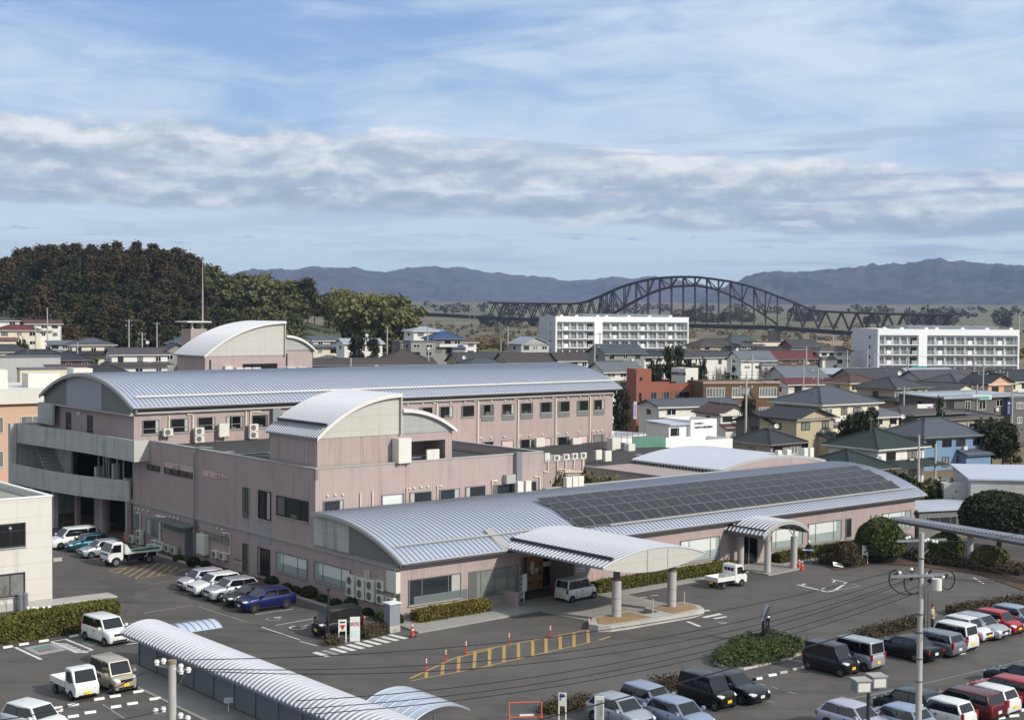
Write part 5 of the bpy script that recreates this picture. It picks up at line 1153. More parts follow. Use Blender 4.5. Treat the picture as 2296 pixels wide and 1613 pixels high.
# covered walkway roof
wk=thing('covered_walkway','long covered walkway with ribbed flat roof on concrete columns','covered walkway',(0,0,0))
pa=KG('c8',1175,470,2.9); pb=KG('c8',2296,650,3.1); dr=(pb-pa).normalized(); nr=Vector((-dr.y,dr.x,0)).normalized(); pb2=pa+(pb-pa)*1.5
b=MB(); n=int((pb2-pa).length/.4)
for i in range(n):
    a=pa+(pb2-pa)*(i/n); c_=pa+(pb2-pa)*((i+.55)/n); q=[a-nr*.78,c_-nr*.78,c_+nr*.78,a+nr*.78]; z=a.z+.12
    b.add([(v.x,v.y,z) for v in q]+[(v.x,v.y,z+.09) for v in q],[(4,5,6,7),(0,1,5,4),(1,2,6,5),(2,3,7,6),(3,0,4,7)])
rf=MB().obox(((pa+pb2)/2).to_tuple(),dr,nr,(pb2-pa).length/2,.8,pa.z+.0,pa.z+.12).build('roof',M_roofp,wk); b.build('roof_ribs',M_roofw,rf)
MB().obox((((pa+pb2)/2)-nr*.8).to_tuple(),dr,nr,(pb2-pa).length/2,.08,pa.z-.22,pa.z-.005).build('edge_beam',M_dtrim,wk)
for q in (('c8',1320,660),('c8',1560,700),('c8',1835,800),('c8',2215,830)):
    g_=KG(*q); t_=(g_-pa).dot(dr); g_=pa+dr*t_; MB().cyl(g_.x,g_.y,-.1,pa.z-.06,.26,14).build('column',M_pole,wk,smooth=40)
# ================= VEHICLES (local frame: +x forward, +y left) =================
def paint(name,col,metal=.15,rough=.32): return mk('paint_'+name,col,rough,metal=metal,var=.03,coat=.3,vs=.8)
PT=dict(white=(222,222,218),pearl=(208,206,210),silver=(172,176,182),grey=(122,126,132),black=(9,9,11),navy=(12,14,24),blue=(18,30,84),red=(160,24,34),dred=(86,20,28),beige=(190,180,160),teal=(16,80,94),lilac=(190,184,200),dkgreen=(18,32,34),bluesil=(150,162,182),gold=(150,130,104))
M_cglass=mk('car_glass',(14,16,18),.04,var=.2,spec=.9); M_cglassl=mk('car_windscreen',(24,29,31),.05,var=.25,spec=.7)
M_tyre=mk('tyre',(24,24,24),.85,var=.1); M_rim=mk('wheel_rim',(150,152,155),.3,metal=.7,var=.1,vs=10); M_rimd=mk('dark_rim',(96,98,102),.4,metal=.5)
M_lamp=mk('headlamp_lens',(214,218,220),.1,var=.05,spec=.9); M_tail=mk('tail_lamp_lens',(150,22,26),.2,var=.1,spec=.7); M_grill=mk('grille',(26,27,29),.5,var=.1); M_chrome=mk('chrome_trim',(190,192,196),.2,metal=.9,var=.02)
# L W H hoodz beltz cowl wtop rtop rbase wheel_r wheelbase nosez nwin
CT=dict(
 keibox=(3.40,1.48,1.78,.98,1.02,.55,1.00,.22,.06,.275,2.45,.86,3),
 keihatch=(3.40,1.48,1.52,.92,.94,.72,1.22,.42,.10,.27,2.42,.74,2),
 keivan=(3.40,1.48,1.88,1.02,1.02,.28,.72,.16,.04,.27,2.40,.95,3),
 hatch=(3.98,1.70,1.50,.94,.96,.98,1.62,.62,.16,.30,2.52,.72,2),
 compact=(3.75,1.66,1.56,.96,.98,.85,1.42,.45,.12,.29,2.48,.76,2),
 suv=(4.35,1.82,1.60,1.04,1.06,1.12,1.78,.70,.22,.345,2.66,.86,2),
 sedan=(4.60,1.74,1.44,.92,.94,1.25,1.95,1.30,.65,.31,2.70,.70,2),
 wagon=(4.45,1.70,1.52,.94,.96,1.05,1.72,.38,.12,.31,2.62,.72,3),
 minivan=(4.60,1.70,1.86,1.06,1.10,.85,1.62,.40,.10,.31,2.82,.86,3),
 tallwagon=(3.72,1.66,1.74,1.02,1.06,.70,1.22,.30,.08,.29,2.50,.86,3))
CARC={}
def wheel(parent,x,y,r,w=.17,rim=None,truck=False):
    s=1 if y>0 else -1
    b=MB(); n=20; prof_=[(r*.62,w/2),(r*.90,w/2),(r,w/2-.025),(r,-w/2+.025),(r*.90,-w/2),(r*.62,-w/2)]
    o=0
    for k in range(n):
        a=2*math.pi*k/n
        for q,dy in prof_: b.v.append((math.cos(a)*q,dy*s,math.sin(a)*q))
    m=len(prof_)
    for k in range(n):
        k2=(k+1)%n
        for j in range(m-1): b.f.append((k*m+j,k2*m+j,k2*m+j+1,k*m+j+1))
    t=b.build('wheel',M_tyre,parent,smooth=35); t.location=(x,y,r)
    h=MB(); o=len(h.v); yo=(w/2-.03)*s
    h.v+=[(math.cos(2*math.pi*k/n)*r*.63,yo,math.sin(2*math.pi*k/n)*r*.63) for k in range(n)]; h.f.append(tuple(range(n)))
    for k in range(5):
        a=2*math.pi*k/5; c_,s_=math.cos(a),math.sin(a)
        p=[(-.045,.05),(.045,.05),(.03,r*.6),(-.03,r*.6)]; y2=yo+.018*s
        h.add([(px*c_-pz*s_,y2,px*s_+pz*c_) for px,pz in p],[(0,1,2,3)])
    hb=h.build('rim',rim or M_rim,t)
    if not truck:
        hb.data.materials.append(M_tyre)
        hb.data.polygons[0].material_index=1
        for pl in hb.data.polygons: pl.material_index=1 if len(pl.vertices)>6 else 0
    return t
def carproto(ty,dark_rim=False):
    L,Wd,H_,hz,bz,cw,wt,rt_,rb,r,wb,nz,nw=CT[ty]; hw=Wd/2; f=L/2; bk=-L/2
    root=empty('car',(0,0,-50))
    zl=.20 if ty!='suv' else .24
    st=[(f,.36,nz-.10,.74),(f-.07,.24,nz-.02,.90),(f-.28,zl,nz+.06,.97),(f-cw*.6,zl,hz-.03,.99),(f-cw,zl,hz,1.0),(0,zl,bz,1.0),(bk+.5,zl,bz+.04,1.0),(bk+.14,zl+.03,bz+.03,.975),(bk+.03,.30,bz-.02,.92),(bk,.36,bz-.12,.86)]
    if ty=='sedan': st[6]=(bk+.62,zl,bz+.03,1.0); st[7]=(bk+.15,zl+.04,bz+.02,.96)
    b=MB(); sec=[]
    for (x,za,zt,w) in st:
        q=hw*w; m_=(za+zt)/2
        s_=[(q*.90,za),(q*.985,za+.10),(q,m_),(q*.985,zt-.09),(q*.93,zt-.015),(q*.60,zt+.012),(0,zt+.022)]
        s_=s_+[(-y,z) for y,z in s_[-2::-1]]; sec.append([(x,y,z) for y,z in s_])
    m=len(sec[0])
    for s_ in sec: b.v+=s_
    for i in range(len(sec)-1):
        for j in range(m): j2=(j+1)%m; b.f.append((i*m+j,i*m+j2,(i+1)*m+j2,(i+1)*m+j))
    b.f.append(tuple(range(m))[::-1]); b.f.append(tuple((len(sec)-1)*m+j for j in range(m)))
    # greenhouse frustum with slightly crowned roof
    bx0,bx1=bk+rb,f-cw-.02; tx0,tx1=bk+rt_,f-wt; zb_=bz-.05; zr_=H_
    wbz,wtz=hw*.955,hw*(.80 if ty not in('keibox','keivan','minivan','tallwagon') else .88)
    B=[(bx0,-wbz,zb_),(bx1,-wbz*.97,zb_-.02),(bx1,wbz*.97,zb_-.02),(bx0,wbz,zb_)]; Tp=[(tx0,-wtz,zr_-.05),(tx1,-wtz*.97,zr_-.06),(tx1,wtz*.97,zr_-.06),(tx0,wtz,zr_-.05)]
    mid=(tx0+tx1)/2
    T2=[(tx0+.12,-wtz*.72,zr_-.015),(mid,-wtz*.74,zr_),(tx1-.14,-wtz*.70,zr_-.02),(tx1-.14,wtz*.70,zr_-.02),(mid,wtz*.74,zr_),(tx0+.12,wtz*.72,zr_-.015)]
    Tm=[(mid,-wtz*1.0,zr_-.045),(mid,wtz*1.0,zr_-.045)]
    o=len(b.v); b.v+=B+Tp+T2+Tm
    F_=lambda *i: b.f.append(tuple(o+k for k in i))
    F_(0,1,5,14,4); F_(1,2,6,5); F_(2,3,7,15,6); F_(3,0,4,7); F_(0,3,2,1)
    F_(4,14,9,8); F_(14,5,10,9); F_(5,6,11,10); F_(6,15,12,11); F_(15,7,13,12); F_(7,4,8,13); F_(8,9,12,13); F_(9,10,11,12)
    body=b.build('body',None,root,smooth=38,bevel=.035)
    body.data.materials.append(paint('white',PT['white']))
    # glass panels, bilinear on each face of the frustum
    def pan(q,u0,u1,v0,v1,off,name,mat,parent=root,cut=None):
        a,b_,c_,d_=[Vector(x) for x in q]; n=(b_-a).cross(d_-a).normalized()
        g=lambda u,v:(a*(1-u)+b_*u)*(1-v)+(d_*(1-u)+c_*u)*v+n*off
        if cut is None: p=[g(u0,v0),g(u1,v0),g(u1,v1),g(u0,v1)]
        else: p=[g(u0+cut[0],v0),g(u1-cut[1],v0),g(u1-cut[3],v1),g(u0+cut[2],v1)]
        pl=MB().add(p+[x-n*.02 for x in p],[(0,1,2,3),(0,4,5,1),(1,5,6,2),(2,6,7,3),(3,7,4,0)])
        return pl.build(name,mat,parent)
    pan((B[1],B[2],Tp[2],Tp[1]),.06,.94,.10,.93,.012,'windscreen',M_cglassl)
    pan((B[3],B[0],Tp[0],Tp[3]),.08,.92,.22 if ty not in('sedan',) else .12,.90,.012,'rear_window',M_cglass)
    for sd,q in ((-1,(B[0],B[1],Tp[1],Tp[0])),(1,(B[2],B[3],Tp[3],Tp[2]))):
        e=[0.03+.94*i/nw for i in range(nw+1)]
        if nw==2: e=[.05,.47,.93]
        if nw==3: e=[.04,.30,.62,.95]
        if sd==1: e=[1-x for x in e][::-1]
        pan(q,min(e[0],e[-1])-.008,max(e[0],e[-1])+.008,.10,.90,.006,'window_surround',M_grill)
        for i in range(nw):
            pan(q,e[i]+.012,e[i+1]-.012,.14,.86,.012,'side_window',M_cglass)
    # lamps, plate, grille, mirrors
    for s_ in (-1,1):
        zz=nz-.02; y=s_*hw*.70
        MB().add([(f-.30,s_*hw*.965,zz+.02),(f+.005,s_*hw*.60,zz-.06),(f+.0,s_*hw*.52,zz+.03),(f-.20,s_*hw*.80,zz+.09),(f-.28,s_*hw*.955,zz+.075),(f-.05,s_*hw*.88,zz-.06)],[(0,5,3,4),(5,1,2,3)]).build('headlight',M_lamp,root)
        zt_=bz-.08; th=.55 if ty in('keibox','keivan','minivan','tallwagon','wagon','keihatch') else .22
        MB().box(bk-.012,bk+.10,s_*hw*.80 if s_>0 else -hw*.985,hw*.985 if s_>0 else -hw*.80,zt_-.20,zt_-.20+th*.7).build('tail_light',M_tail,root)
        MB().box(f-cw-.32,f-cw-.16,s_*(hw+.16)-.09,s_*(hw+.16)+.09,bz+.02,bz+.17).box(f-cw-.27,f-cw-.2,min(s_*hw*.9,s_*(hw+.08)),max(s_*hw*.9,s_*(hw+.08)),bz+.04,bz+.09).build('mirror',None,root).data.materials.append(paint('white',PT['white']))
        MB().box(-.15,.05,s_*hw-.01 if s_>0 else -hw-.012,hw+.012 if s_>0 else -hw+.01,bz-.22,bz-.18).build('door_handle',M_grill,root)
    MB().box(f-.10,f+.012,-hw*.50,hw*.50,nz-.17,nz-.03).build('grille',M_grill,root)
    MB().box(f-.10,f+.02,-hw*.62,hw*.62,.30,.42).build('front_bumper',M_grill,root); MB().box(bk-.02,bk+.1,-hw*.66,hw*.66,.28,.36).build('rear_bumper',M_grill,root)
    yl=ty.startswith('kei')
    MB().box(f-.02,f+.028,-.165,.165,.44,.60).build('front_plate',M_ply if yl else M_plw,root)
    MB().box(bk-.028,bk+.02,-.165,.165,.52 if ty=='sedan' else .50,.68 if ty=='sedan' else .66).build('rear_plate',M_ply if yl else M_plw,root)
    MB().tube([(bk+.2,-hw*.5,zr_-.03),(bk+.05,-hw*.5,zr_+.25)],.012,4).build('aerial',M_grill,root) if ty.startswith('kei') else None
    # door seams
    sm=MB()
    for xs in ([f-cw-.05,0-.05,bk+.95] if nw>1 else []):
        for s_ in (-1,1): sm.box(xs-.008,xs+.008,s_*(hw+.003)-.004,s_*(hw+.003)+.004,.38,bz-.12)
    for s_ in (-1,1): sm.box(bk+.5,f-.6,s_*hw*.985-.012,s_*hw*.985+.012,zl+.03,zl+.10)
    sm.build('door_seam',M_grill,root)
    # wheel arches + wheels
    xw=(f-(L-wb)*.46, f-(L-wb)*.46-wb)
    ar=MB(); n=16
    for xx in xw:
        for s_ in (-1,1):
            pts=[(xx+math.cos(math.pi*k/n)*(r+.055),s_*(hw+.004),r+math.sin(math.pi*k/n)*(r+.055)) for k in range(n+1)]+[(xx-r-.055,s_*(hw+.004),zl-.02),(xx+r+.055,s_*(hw+.004),zl-.02)]
            ar.poly(pts)
    ar.build('wheel_arch',M_black,root)
    ub=MB().box(bk+.3,f-.3,-hw*.85,hw*.85,.16,.3).build('underbody',M_black,root)
    for xx in xw:
        for s_ in (-1,1): wheel(root,xx,s_*(hw-.045),r,rim=M_rimd if dark_rim else None)
    return root,xw,hw
def hide_proto(o):
    for c in list(o.children): hide_proto(c)
    bpy.data.objects.remove(o)
HD={'mu':(-e1),'pu':e1,'mv':-e2,'pv':e2}
PROTOS={}
def setpaint(o,m):
    for c in o.children:
        if c.name.split('.')[0] in('body','mirror'):
            c.material_slots[0].link='OBJECT'; c.material_slots[0].material=m
def placed(root,hd,wp,wxy,near):
    """put the car so that its wheel at local (wxy) contact sits on ground point wp"""
    d=HD[hd] if isinstance(hd,str) else hd; d=d.normalized(); l=Vector((-d.y,d.x,0))
    loc=Vector(wp)-d*wxy[0]-l*wxy[1]
    root.location=(loc.x,loc.y,0.0); root.rotation_euler=(0,0,math.atan2(d.y,d.x)); return root
def rotd(hd,deg):
    v=HD[hd].copy(); v.rotate(Matrix.Rotation(R(deg),3,'Z')); return v
USED=set()
def car(ty,col,label,cat,c,x,y,wh,hd,group='cars in the lots',turn=0,du=0,dv=0,dark_rim=False,scale=None):
    """wh: 'f' or 'r' wheel on the side facing the camera at pixel (x,y)"""
    key=(ty,dark_rim)
    if key not in PROTOS: PROTOS[key]=carproto(ty,dark_rim)
    pr,xw,hw=PROTOS[key]
    if key in USED: o=copy_tree(pr)
    else: o=pr; USED.add(key)
    # near side: for headings -e1: left (+y); +e1: right; -e2: right; +e2: left
    side={'mu':1,'pu':-1,'mv':-1,'pv':1}[hd]
    d=rotd(hd,turn)
    p=KG(c,x,y)+e1*du+e2*dv
    placed(o,d,p,(xw[0] if wh=='f' else xw[1],side*hw),None)
    setpaint(o,paint(col,PT[col],metal=.5 if col in('silver','grey','bluesil','lilac','beige','teal','blue') else .1))
    tag(o,label,cat,group); return o
ga='cars parked nose-out by the hospital wing'
car('minivan','white','white people carrier with dark windows, nearest the dark undercroft in its row','car','c5',535,742,'f','mu',ga)
car('hatch','teal','teal hatchback between the white people carrier and a silver-white hatchback','car','c5',680,768,'f','mu',ga)
car('hatch','silver','silver-white hatchback right behind the dump truck','car','c5',803,822,'f','mu',ga)
gb='cars in the row of five beside the shrubs'
blue=KG('c6',195,1300)
def rowcar(ty,col,label,k,**kw):
    key=(ty,kw.get('dark_rim',False)); return car(ty,col,label,'car','c6',195,1300,'f','mu',gb,dv=2.48*k,du=-.0+kw.get('du',0))
car('suv','blue','deep blue crossover at the near end of the row of five','car','c6',195,1300,'f','mu',gb,dark_rim=True)
rowcar('sedan','black','black car squeezed between the blue crossover and a silver one',1,du=.25)
rowcar('suv','silver','silver crossover in the middle of the row of five',2,du=-.05)
rowcar('suv','white','white crossover with dark roof glass, second from the far end of the row of five',3,du=-.1)
rowcar('compact','lilac','pale lilac hatchback at the far end of the row of five',4,du=0)
car('keivan','black','black boxy minivan with a yellow plate beside the two white signboards','minivan','c6',835,1522,'f','mu',dark_rim=False)
car('keibox','white','white boxy minicar stopped under the entrance porch','minicar','c7',945,1213,'r','pu',turn=6)
car('tallwagon','white','white tall wagon parked in front of the long clipped hedge','car','b1',915,887,'f','mv',turn=6)
car('keibox','beige','beige boxy minicar beside the small white pickup','minicar','b1',975,1305,'f','mv',turn=3)
car('compact','white','white car cut off by the bottom left corner of the photo','car','b1',60,1640,'r','mv',turn=18)
gl='cars in the front row of the right-hand lot'
car('hatch','silver','silver-grey hatchback behind the arrow signboard','car','b3',1130,1545,'r','mv',gl)
car('compact','bluesil','pale blue-silver hatchback second from the arrow signboard','car','b3',1400,1450,'r','mv',gl)
car('keibox','black','black boxy minicar with a bright grille','minicar','b4',430,1532,'f','mv',gl)
car('sedan','navy','dark saloon parked against the black boxy minicar','car','b4',668,1472,'f','mv',gl)
car('keibox','navy','dark navy boxy minicar right of the juniper island','minicar','b5',180,1217,'f','mv',gl)
car('keivan','silver','silver minivan showing its square tail beside the navy minicar','minivan','b5',402,1167,'r','pv',gl)
car('sedan','black','black saloon backing towards the tall concrete pole','car','b5',868,1078,'r','pv',gl)
car('wagon','grey','grey wagon with tall red tail lamps just right of the concrete pole','car','b5',1097,1032,'r','pv',gl)
car('keibox','white','white boxy car with black rear window between grey and silver cars','minicar','b5',1292,988,'r','pv',gl,dark_rim=True)
car('keihatch','pearl','small silver car half hidden behind the white boxy car','minicar','b5',1448,905,'f','mv',gl)
car('hatch','silver','silver hatchback with a black nose badge left of the red minicar','car','b5',1568,880,'f','mv',gl)
car('keihatch','red','red minicar with black roof and yellow plate','minicar','b5',1735,838,'f','mv',gl)
car('hatch','bluesil','silver-blue car cut by the right edge behind the red minicar','car','b5',1915,795,'f','mv',gl)
gk='cars in the near row at the lower right corner'
car('wagon','red','bright red wagon at the right edge of the near row','car','b5',1838,1505,'r','pv',gk,turn=2)
car('keihatch','white','white minicar with red lamps between the red wagon and the dark red one','minicar','b5',1650,1590,'r','pv',gk)
car('wagon','dred','dark red estate car between two white cars','car','b5',1425,1625,'r','pv',gk)
car('keihatch','white','white minicar just right of the foot of the concrete pole','minicar','b5',1230,1725,'r','pv',gk)
car('compact','dkgreen','dark teal car partly behind the concrete pole','car','b5',900,1640,'r','pv',gk)
car('hatch','bluesil','silver-blue car behind the lamp post at the bottom edge','car','b5',790,1790,'r','pv',gk)
car('hatch','lilac','pale lilac car roof peeping in at the bottom edge, left of the lamp post','car','b5',420,1800,'f','mv',gk)
car('hatch','bluesil','pale blue car roof cut by the bottom edge, beside the silver hatchbacks','car','b4',170,1760,'f','mv',gk,turn=0)
car('sedan','dkgreen','dark green saloon at the right edge above the red wagon','car','b5',1990,1370,'r','pv',gk)
gf='cars far off at the shop by the right edge'
car('suv','white','white crossover parked far off by the poles at the right','car','c4',2000,838,'f','mu',gf,turn=-30)
car('minivan','silver','silver van seen end-on beside the tall blue sign far right','van','c4',2200,880,'f','mv',gf,turn=25)
car('minivan','white','white van in front of the far shop at the right','van','c4',2120,790,'f','mu',gf,turn=-20)
car('compact','white','white car half hidden by the shop posts at the far right','car','c4',1900,805,'f','mu',gf,turn=-30)
# ---- pickup trucks
def keitruck(label,c,x,y,wh,hd,turn=0,group='small white pickups'):
    L,Wd=3.39,1.46; hw=Wd/2; f=L/2
    r0=thing('pickup_truck',label,'pickup truck',(0,0,0),0,group); m=paint('white',PT['white'],metal=.1)
    cab=MB(); P_=[(f-.03,.30),(f,.55),(f-.02,.88),(f-.18,1.02),(f-.52,1.70),(f-.70,1.77),(f-1.30,1.77),(f-1.38,1.66),(f-1.38,.42),(f-1.05,.30)]
    cab.prof(P_,'y',-hw+.02,hw-.02); b=cab.build('cab',m,r0,bevel=.05)
    for s in (-1,1):
        MB().prof([(f-.36,1.05),(f-.62,1.60),(f-1.16,1.60),(f-1.16,1.05)],'y',s*(hw-.01)-.012,s*(hw-.01)+.012).build('side_window',M_cglass,r0)
        MB().box(f-.08,f+.01,s*.58-.12,s*.58+.12,.66,.82).build('headlight',M_lamp,r0)
        MB().box(f-.50,f-.38,s*(hw+.13)-.06,s*(hw+.13)+.06,1.08,1.32).build('mirror',M_grill,r0)
        MB().box(-f-.01,-f+.03,s*.55-.13,s*.55+.13,.46,.56).build('tail_light',M_tail,r0)
    MB().add([(f-.205,-.62,1.08),(f-.205,.62,1.08),(f-.515,.56,1.66),(f-.515,-.56,1.66),(f-.155,-.62,1.06),(f-.155,.62,1.06),(f-.475,.56,1.68),(f-.475,-.56,1.68)],[(4,5,6,7),(0,1,5,4),(1,2,6,5),(2,3,7,6),(3,0,4,7)]).build('windscreen',M_cglassl,r0)
    w_=MB(); 
    for yy in (-.36,0,.36): w_.box(f-1.405,f-1.375,yy-.14,yy+.14,1.28,1.52)
    w_.build('cab_rear_window',M_cglass,r0)
    MB().box(-f,f-1.42,-hw,hw,.60,.66).box(-f,f-1.42,-hw,-hw+.04,.66,.95).box(-f,f-1.42,hw-.04,hw,.66,.95).box(-f,-f+.04,-hw+.04,hw-.04,.66,.95).box(f-1.47,f-1.42,-hw+.04,hw-.04,.66,.97).build('cargo_bed',m,r0)
    MB().box(-f+.1,f-.3,-.35,.35,.30,.58).build('chassis',M_black,r0)
    MB().box(f-.02,f+.03,-.165,.165,.40,.56).build('front_plate',M_ply,r0); MB().box(-f-.03,-f+.01,-.165,.165,.40,.56).build('rear_plate',M_ply,r0)
    MB().box(f-.02,f+.012,-.5,.5,.32,.38).build('bumper_slot',M_grill,r0)
    xw=(f-.62,-f+.72)
    ar=MB()
    for s in (-1,1): ar.poly([(xw[0]+math.cos(math.pi*k/12)*.33,s*(hw-.012),.27+math.sin(math.pi*k/12)*.33) for k in range(13)]+[(xw[0]-.33,s*(hw-.012),.25)])
    ar.build('wheel_arch',M_black,r0)
    for xx in xw:
        for s in (-1,1): wheel(r0,xx,s*(hw-.05),.27,w=.15)
    side={'mu':1,'pu':-1,'mv':-1,'pv':1}[hd]
    placed(r0,rotd(hd,turn),KG(c,x,y),(xw[0] if wh=='f' else xw[1],side*hw),None); return r0
keitruck('small white pickup truck beside the beige boxy minicar, lower left','b1',618,1362,'f','mv',turn=2)
keitruck('small white pickup truck seen from behind in the open lot by the arched canopy','d4',655,1500,'r','pu',turn=-2)
# ---- dump truck
L=4.75; f=2.4; hw=.86
dt=thing('dump_truck','white dump truck with green-lined cargo bed parked by the yellow hatching','dump truck'); m=paint('white',PT['white'],metal=.1)
MB().prof([(f-.05,.45),(f,.70),(f-.03,1.15),(f-.16,1.28),(f-.42,1.98),(f-.60,2.06),(f-1.25,2.06),(f-1.38,1.95),(f-1.38,.62),(f-1.2,.45)],'y',-hw+.02,hw-.02).build('cab',m,dt,bevel=.06)
for s in (-1,1):
    MB().prof([(f-.28,1.22),(f-.50,1.86),(f-1.16,1.86),(f-1.16,1.22)],'y',s*(hw-.01)-.012,s*(hw-.01)+.012).build('side_window',M_cglass,dt)
    MB().box(f-.08,f+.01,s*.66-.13,s*.66+.13,.76,.92).build('headlight',M_lamp,dt)
    MB().box(f-.30,f-.2,s*(hw+.18)-.07,s*(hw+.18)+.07,1.25,1.65).build('mirror',M_grill,dt)
MB().add([(f-.185,-.74,1.32),(f-.185,.74,1.32),(f-.415,.68,1.94),(f-.415,-.68,1.94),(f-.135,-.74,1.30),(f-.135,.74,1.30),(f-.365,.68,1.96),(f-.365,-.68,1.96)],[(4,5,6,7),(0,1,5,4),(1,2,6,5),(2,3,7,6),(3,0,4,7)]).build('windscreen',M_cglassl,dt)
MB().box(f-.06,f+.012,-.72,.72,1.03,1.13).build('grille',M_grill,dt); MB().box(f-.10,f+.03,-.84,.84,.42,.60).build('bumper',M_grill,dt); MB().box(f+.02,f+.045,-.165,.165,.45,.60).build('front_plate',M_plw,dt)
bd=MB().box(-2.35,.85,-hw,hw,.98,1.06).box(-2.35,.85,-hw,-hw+.06,1.06,1.14).box(-2.35,.85,hw-.06,hw,1.06,1.14).box(.80,.90,-hw,hw,1.06,1.85).prof([(.85,1.1),(.25,1.1),(.72,1.8),(.85,1.8)],'y',hw-.05,hw-.0).prof([(.85,1.1),(.25,1.1),(.72,1.8),(.85,1.8)],'y',-hw,-hw+.05).box(-2.42,-2.35,-hw,hw,1.0,1.42).build('cargo_bed',m,dt)
MB().box(-2.3,.2,hw-.10,hw-.065,1.06,1.32).box(-2.3,.2,-hw+.065,-hw+.10,1.06,1.32).box(-2.3,.78,-hw+.1,hw-.1,1.065,1.09).build('green_liner',mk('green_board',(36,104,74),.6,var=.2,vs=3),bd)
lo=MB().box(-1.6,.3,-.5,.1,1.1,1.2).tube([(-1.9,.3,1.2),(-.2,-.2,1.45)],.04,6).box(-1.9,-1.5,-.2,.3,1.1,1.5); lo.build('loose_tools',M_conc2,bd)
MB().box(-2.2,f-.4,-.38,.38,.50,.92).box(-.6,.3,.42,.80,.45,.80).box(.35,.6,.5,.8,.35,.9).build('chassis',M_black,dt)
MB().tube([(-1.2,.84,.98),(-1.05,.84,.62),(-.85,.84,.62)],.03,5).tube([(-2.0,.84,.98),(-2.1,.84,.6)],.03,5).build('mudguard_stay',m,dt)
for xx,rr in ((f-.72,.38),(-1.30,.36)):
    for s in (-1,1): wheel(dt,xx,s*(hw-.07),rr,w=.22,truck=True)
placed(dt,rotd('mu',0),KG('c5',1022,893),(f-.72,hw),None)
ar=MB()
for s in (-1,1): ar.poly([(f-.72+math.cos(math.pi*k/12)*.45,s*(hw-.012),.38+math.sin(math.pi*k/12)*.45) for k in range(13)])
ar.build('wheel_arch',M_black,dt)
# ================= VEGETATION =================
import numpy as np
def leafmat(name,a,b,s=.6,rough=.8):
    return mk(name,a,rough,kind=k_leaf(a,b,s),spec=.2)
L_ced=leafmat('cedar_foliage',(54,58,36),(76,74,46),.12); L_cedb=leafmat('rusty_cedar_foliage',(62,58,38),(86,72,48),.12); L_dk=leafmat('dark_evergreen',(42,47,32),(58,62,40),.3)
L_ol=leafmat('olive_foliage',(70,76,44),(102,100,60),.25); L_bam=leafmat('bamboo_foliage',(84,88,50),(124,118,70),.2); L_grey=leafmat('bare_twigs',(84,78,68),(122,114,100),.5)
L_hedge=leafmat('hedge_leaves',(72,76,34),(112,106,46),1.2); L_hedgeb=leafmat('bronze_hedge_leaves',(92,84,34),(128,112,48),1.2); L_shr=leafmat('shrub_leaves',(38,52,26),(72,84,42),1.4); L_top=leafmat('topiary_leaves',(58,70,34),(98,104,50),1.0)
L_jun=leafmat('juniper_needles',(52,66,36),(96,104,54),1.0); L_red=leafmat('bronze_twigs',(68,58,42),(88,76,54),1.5); L_rb=leafmat('russet_twigs',(76,64,50),(98,84,64),.8)
M_bark=mk('bark',(86,72,60),.9,var=.25,vs=2); M_barkg=mk('pale_bark',(130,122,110),.9,var=.2,vs=2)
def quads(pts,size,rs,flat=None,aspect=1.0,droop=0):
    """numpy points -> MB of small randomly turned quads"""
    n=len(pts); a=rs.normal(size=(n,3)); 
    if flat is not None: a=a*(1-flat[1])+np.array(flat[0])*flat[1]
    a/=np.linalg.norm(a,axis=1)[:,None]+1e-9
    t=np.cross(a,rs.normal(size=(n,3))); t/=np.linalg.norm(t,axis=1)[:,None]+1e-9; b=np.cross(a,t)
    s=size*rs.uniform(.6,1.3,size=(n,1)); t=t*s*aspect; b=b*s
    v=np.stack([pts-t-b*.4,pts+b,pts+t-b*.4,pts-b*.9],1).reshape(-1,3)
    m=MB(); m.keep=True; m.v=[tuple(x) for x in v.tolist()]; m.f=[(4*i,4*i+1,4*i+2,4*i+3) for i in range(n)]; return m
def merge(a,b): a.add(b.v,b.f); return a
def crown_pts(kind,n,rs,w,h):
    """clumped points inside a crown, base at z=0"""
    if kind=='cone':
        k=max(14,int(n/38)); z=rs.uniform(.0,1,k)**.9; r=(1-z)**.95*w*1.12*(.55+.45*rs.uniform(0,1,k)); a=rs.uniform(0,6.28,k)
        c=np.stack([r*np.cos(a),r*np.sin(a),z*h*.96],1); cs=w*.36
    elif kind=='round':
        k=max(12,int(n/45)); u=rs.normal(size=(k,3)); u/=np.linalg.norm(u,axis=1)[:,None]; rr=rs.uniform(.45,1,k)[:,None]; c=u*rr*np.array([w,w,h*.5])+np.array([0,0,h*.5]); cs=w*.28
    elif kind=='pine':
        k=max(10,int(n/60)); z=rs.uniform(.25,1,k); a=rs.uniform(0,6.28,k); r=w*rs.uniform(.3,1,k)*(1.1-z*.7); c=np.stack([r*np.cos(a),r*np.sin(a),z*h],1); cs=w*.25
    elif kind=='plume':
        k=max(12,int(n/40)); a=rs.uniform(0,6.28,k); z=rs.uniform(.25,1,k); r=w*(.25+.75*z**1.5)*rs.uniform(.3,1,k); c=np.stack([r*np.cos(a),r*np.sin(a),h*(z-.12*z**3)],1); cs=w*.26
    i=rs.integers(0,len(c),n); p=c[i]+rs.normal(size=(n,3))*cs*np.array([.5,.5,.34 if kind in('pine','cone') else .5]); p[:,2]=np.clip(p[:,2],.1,h*1.05); return p,c
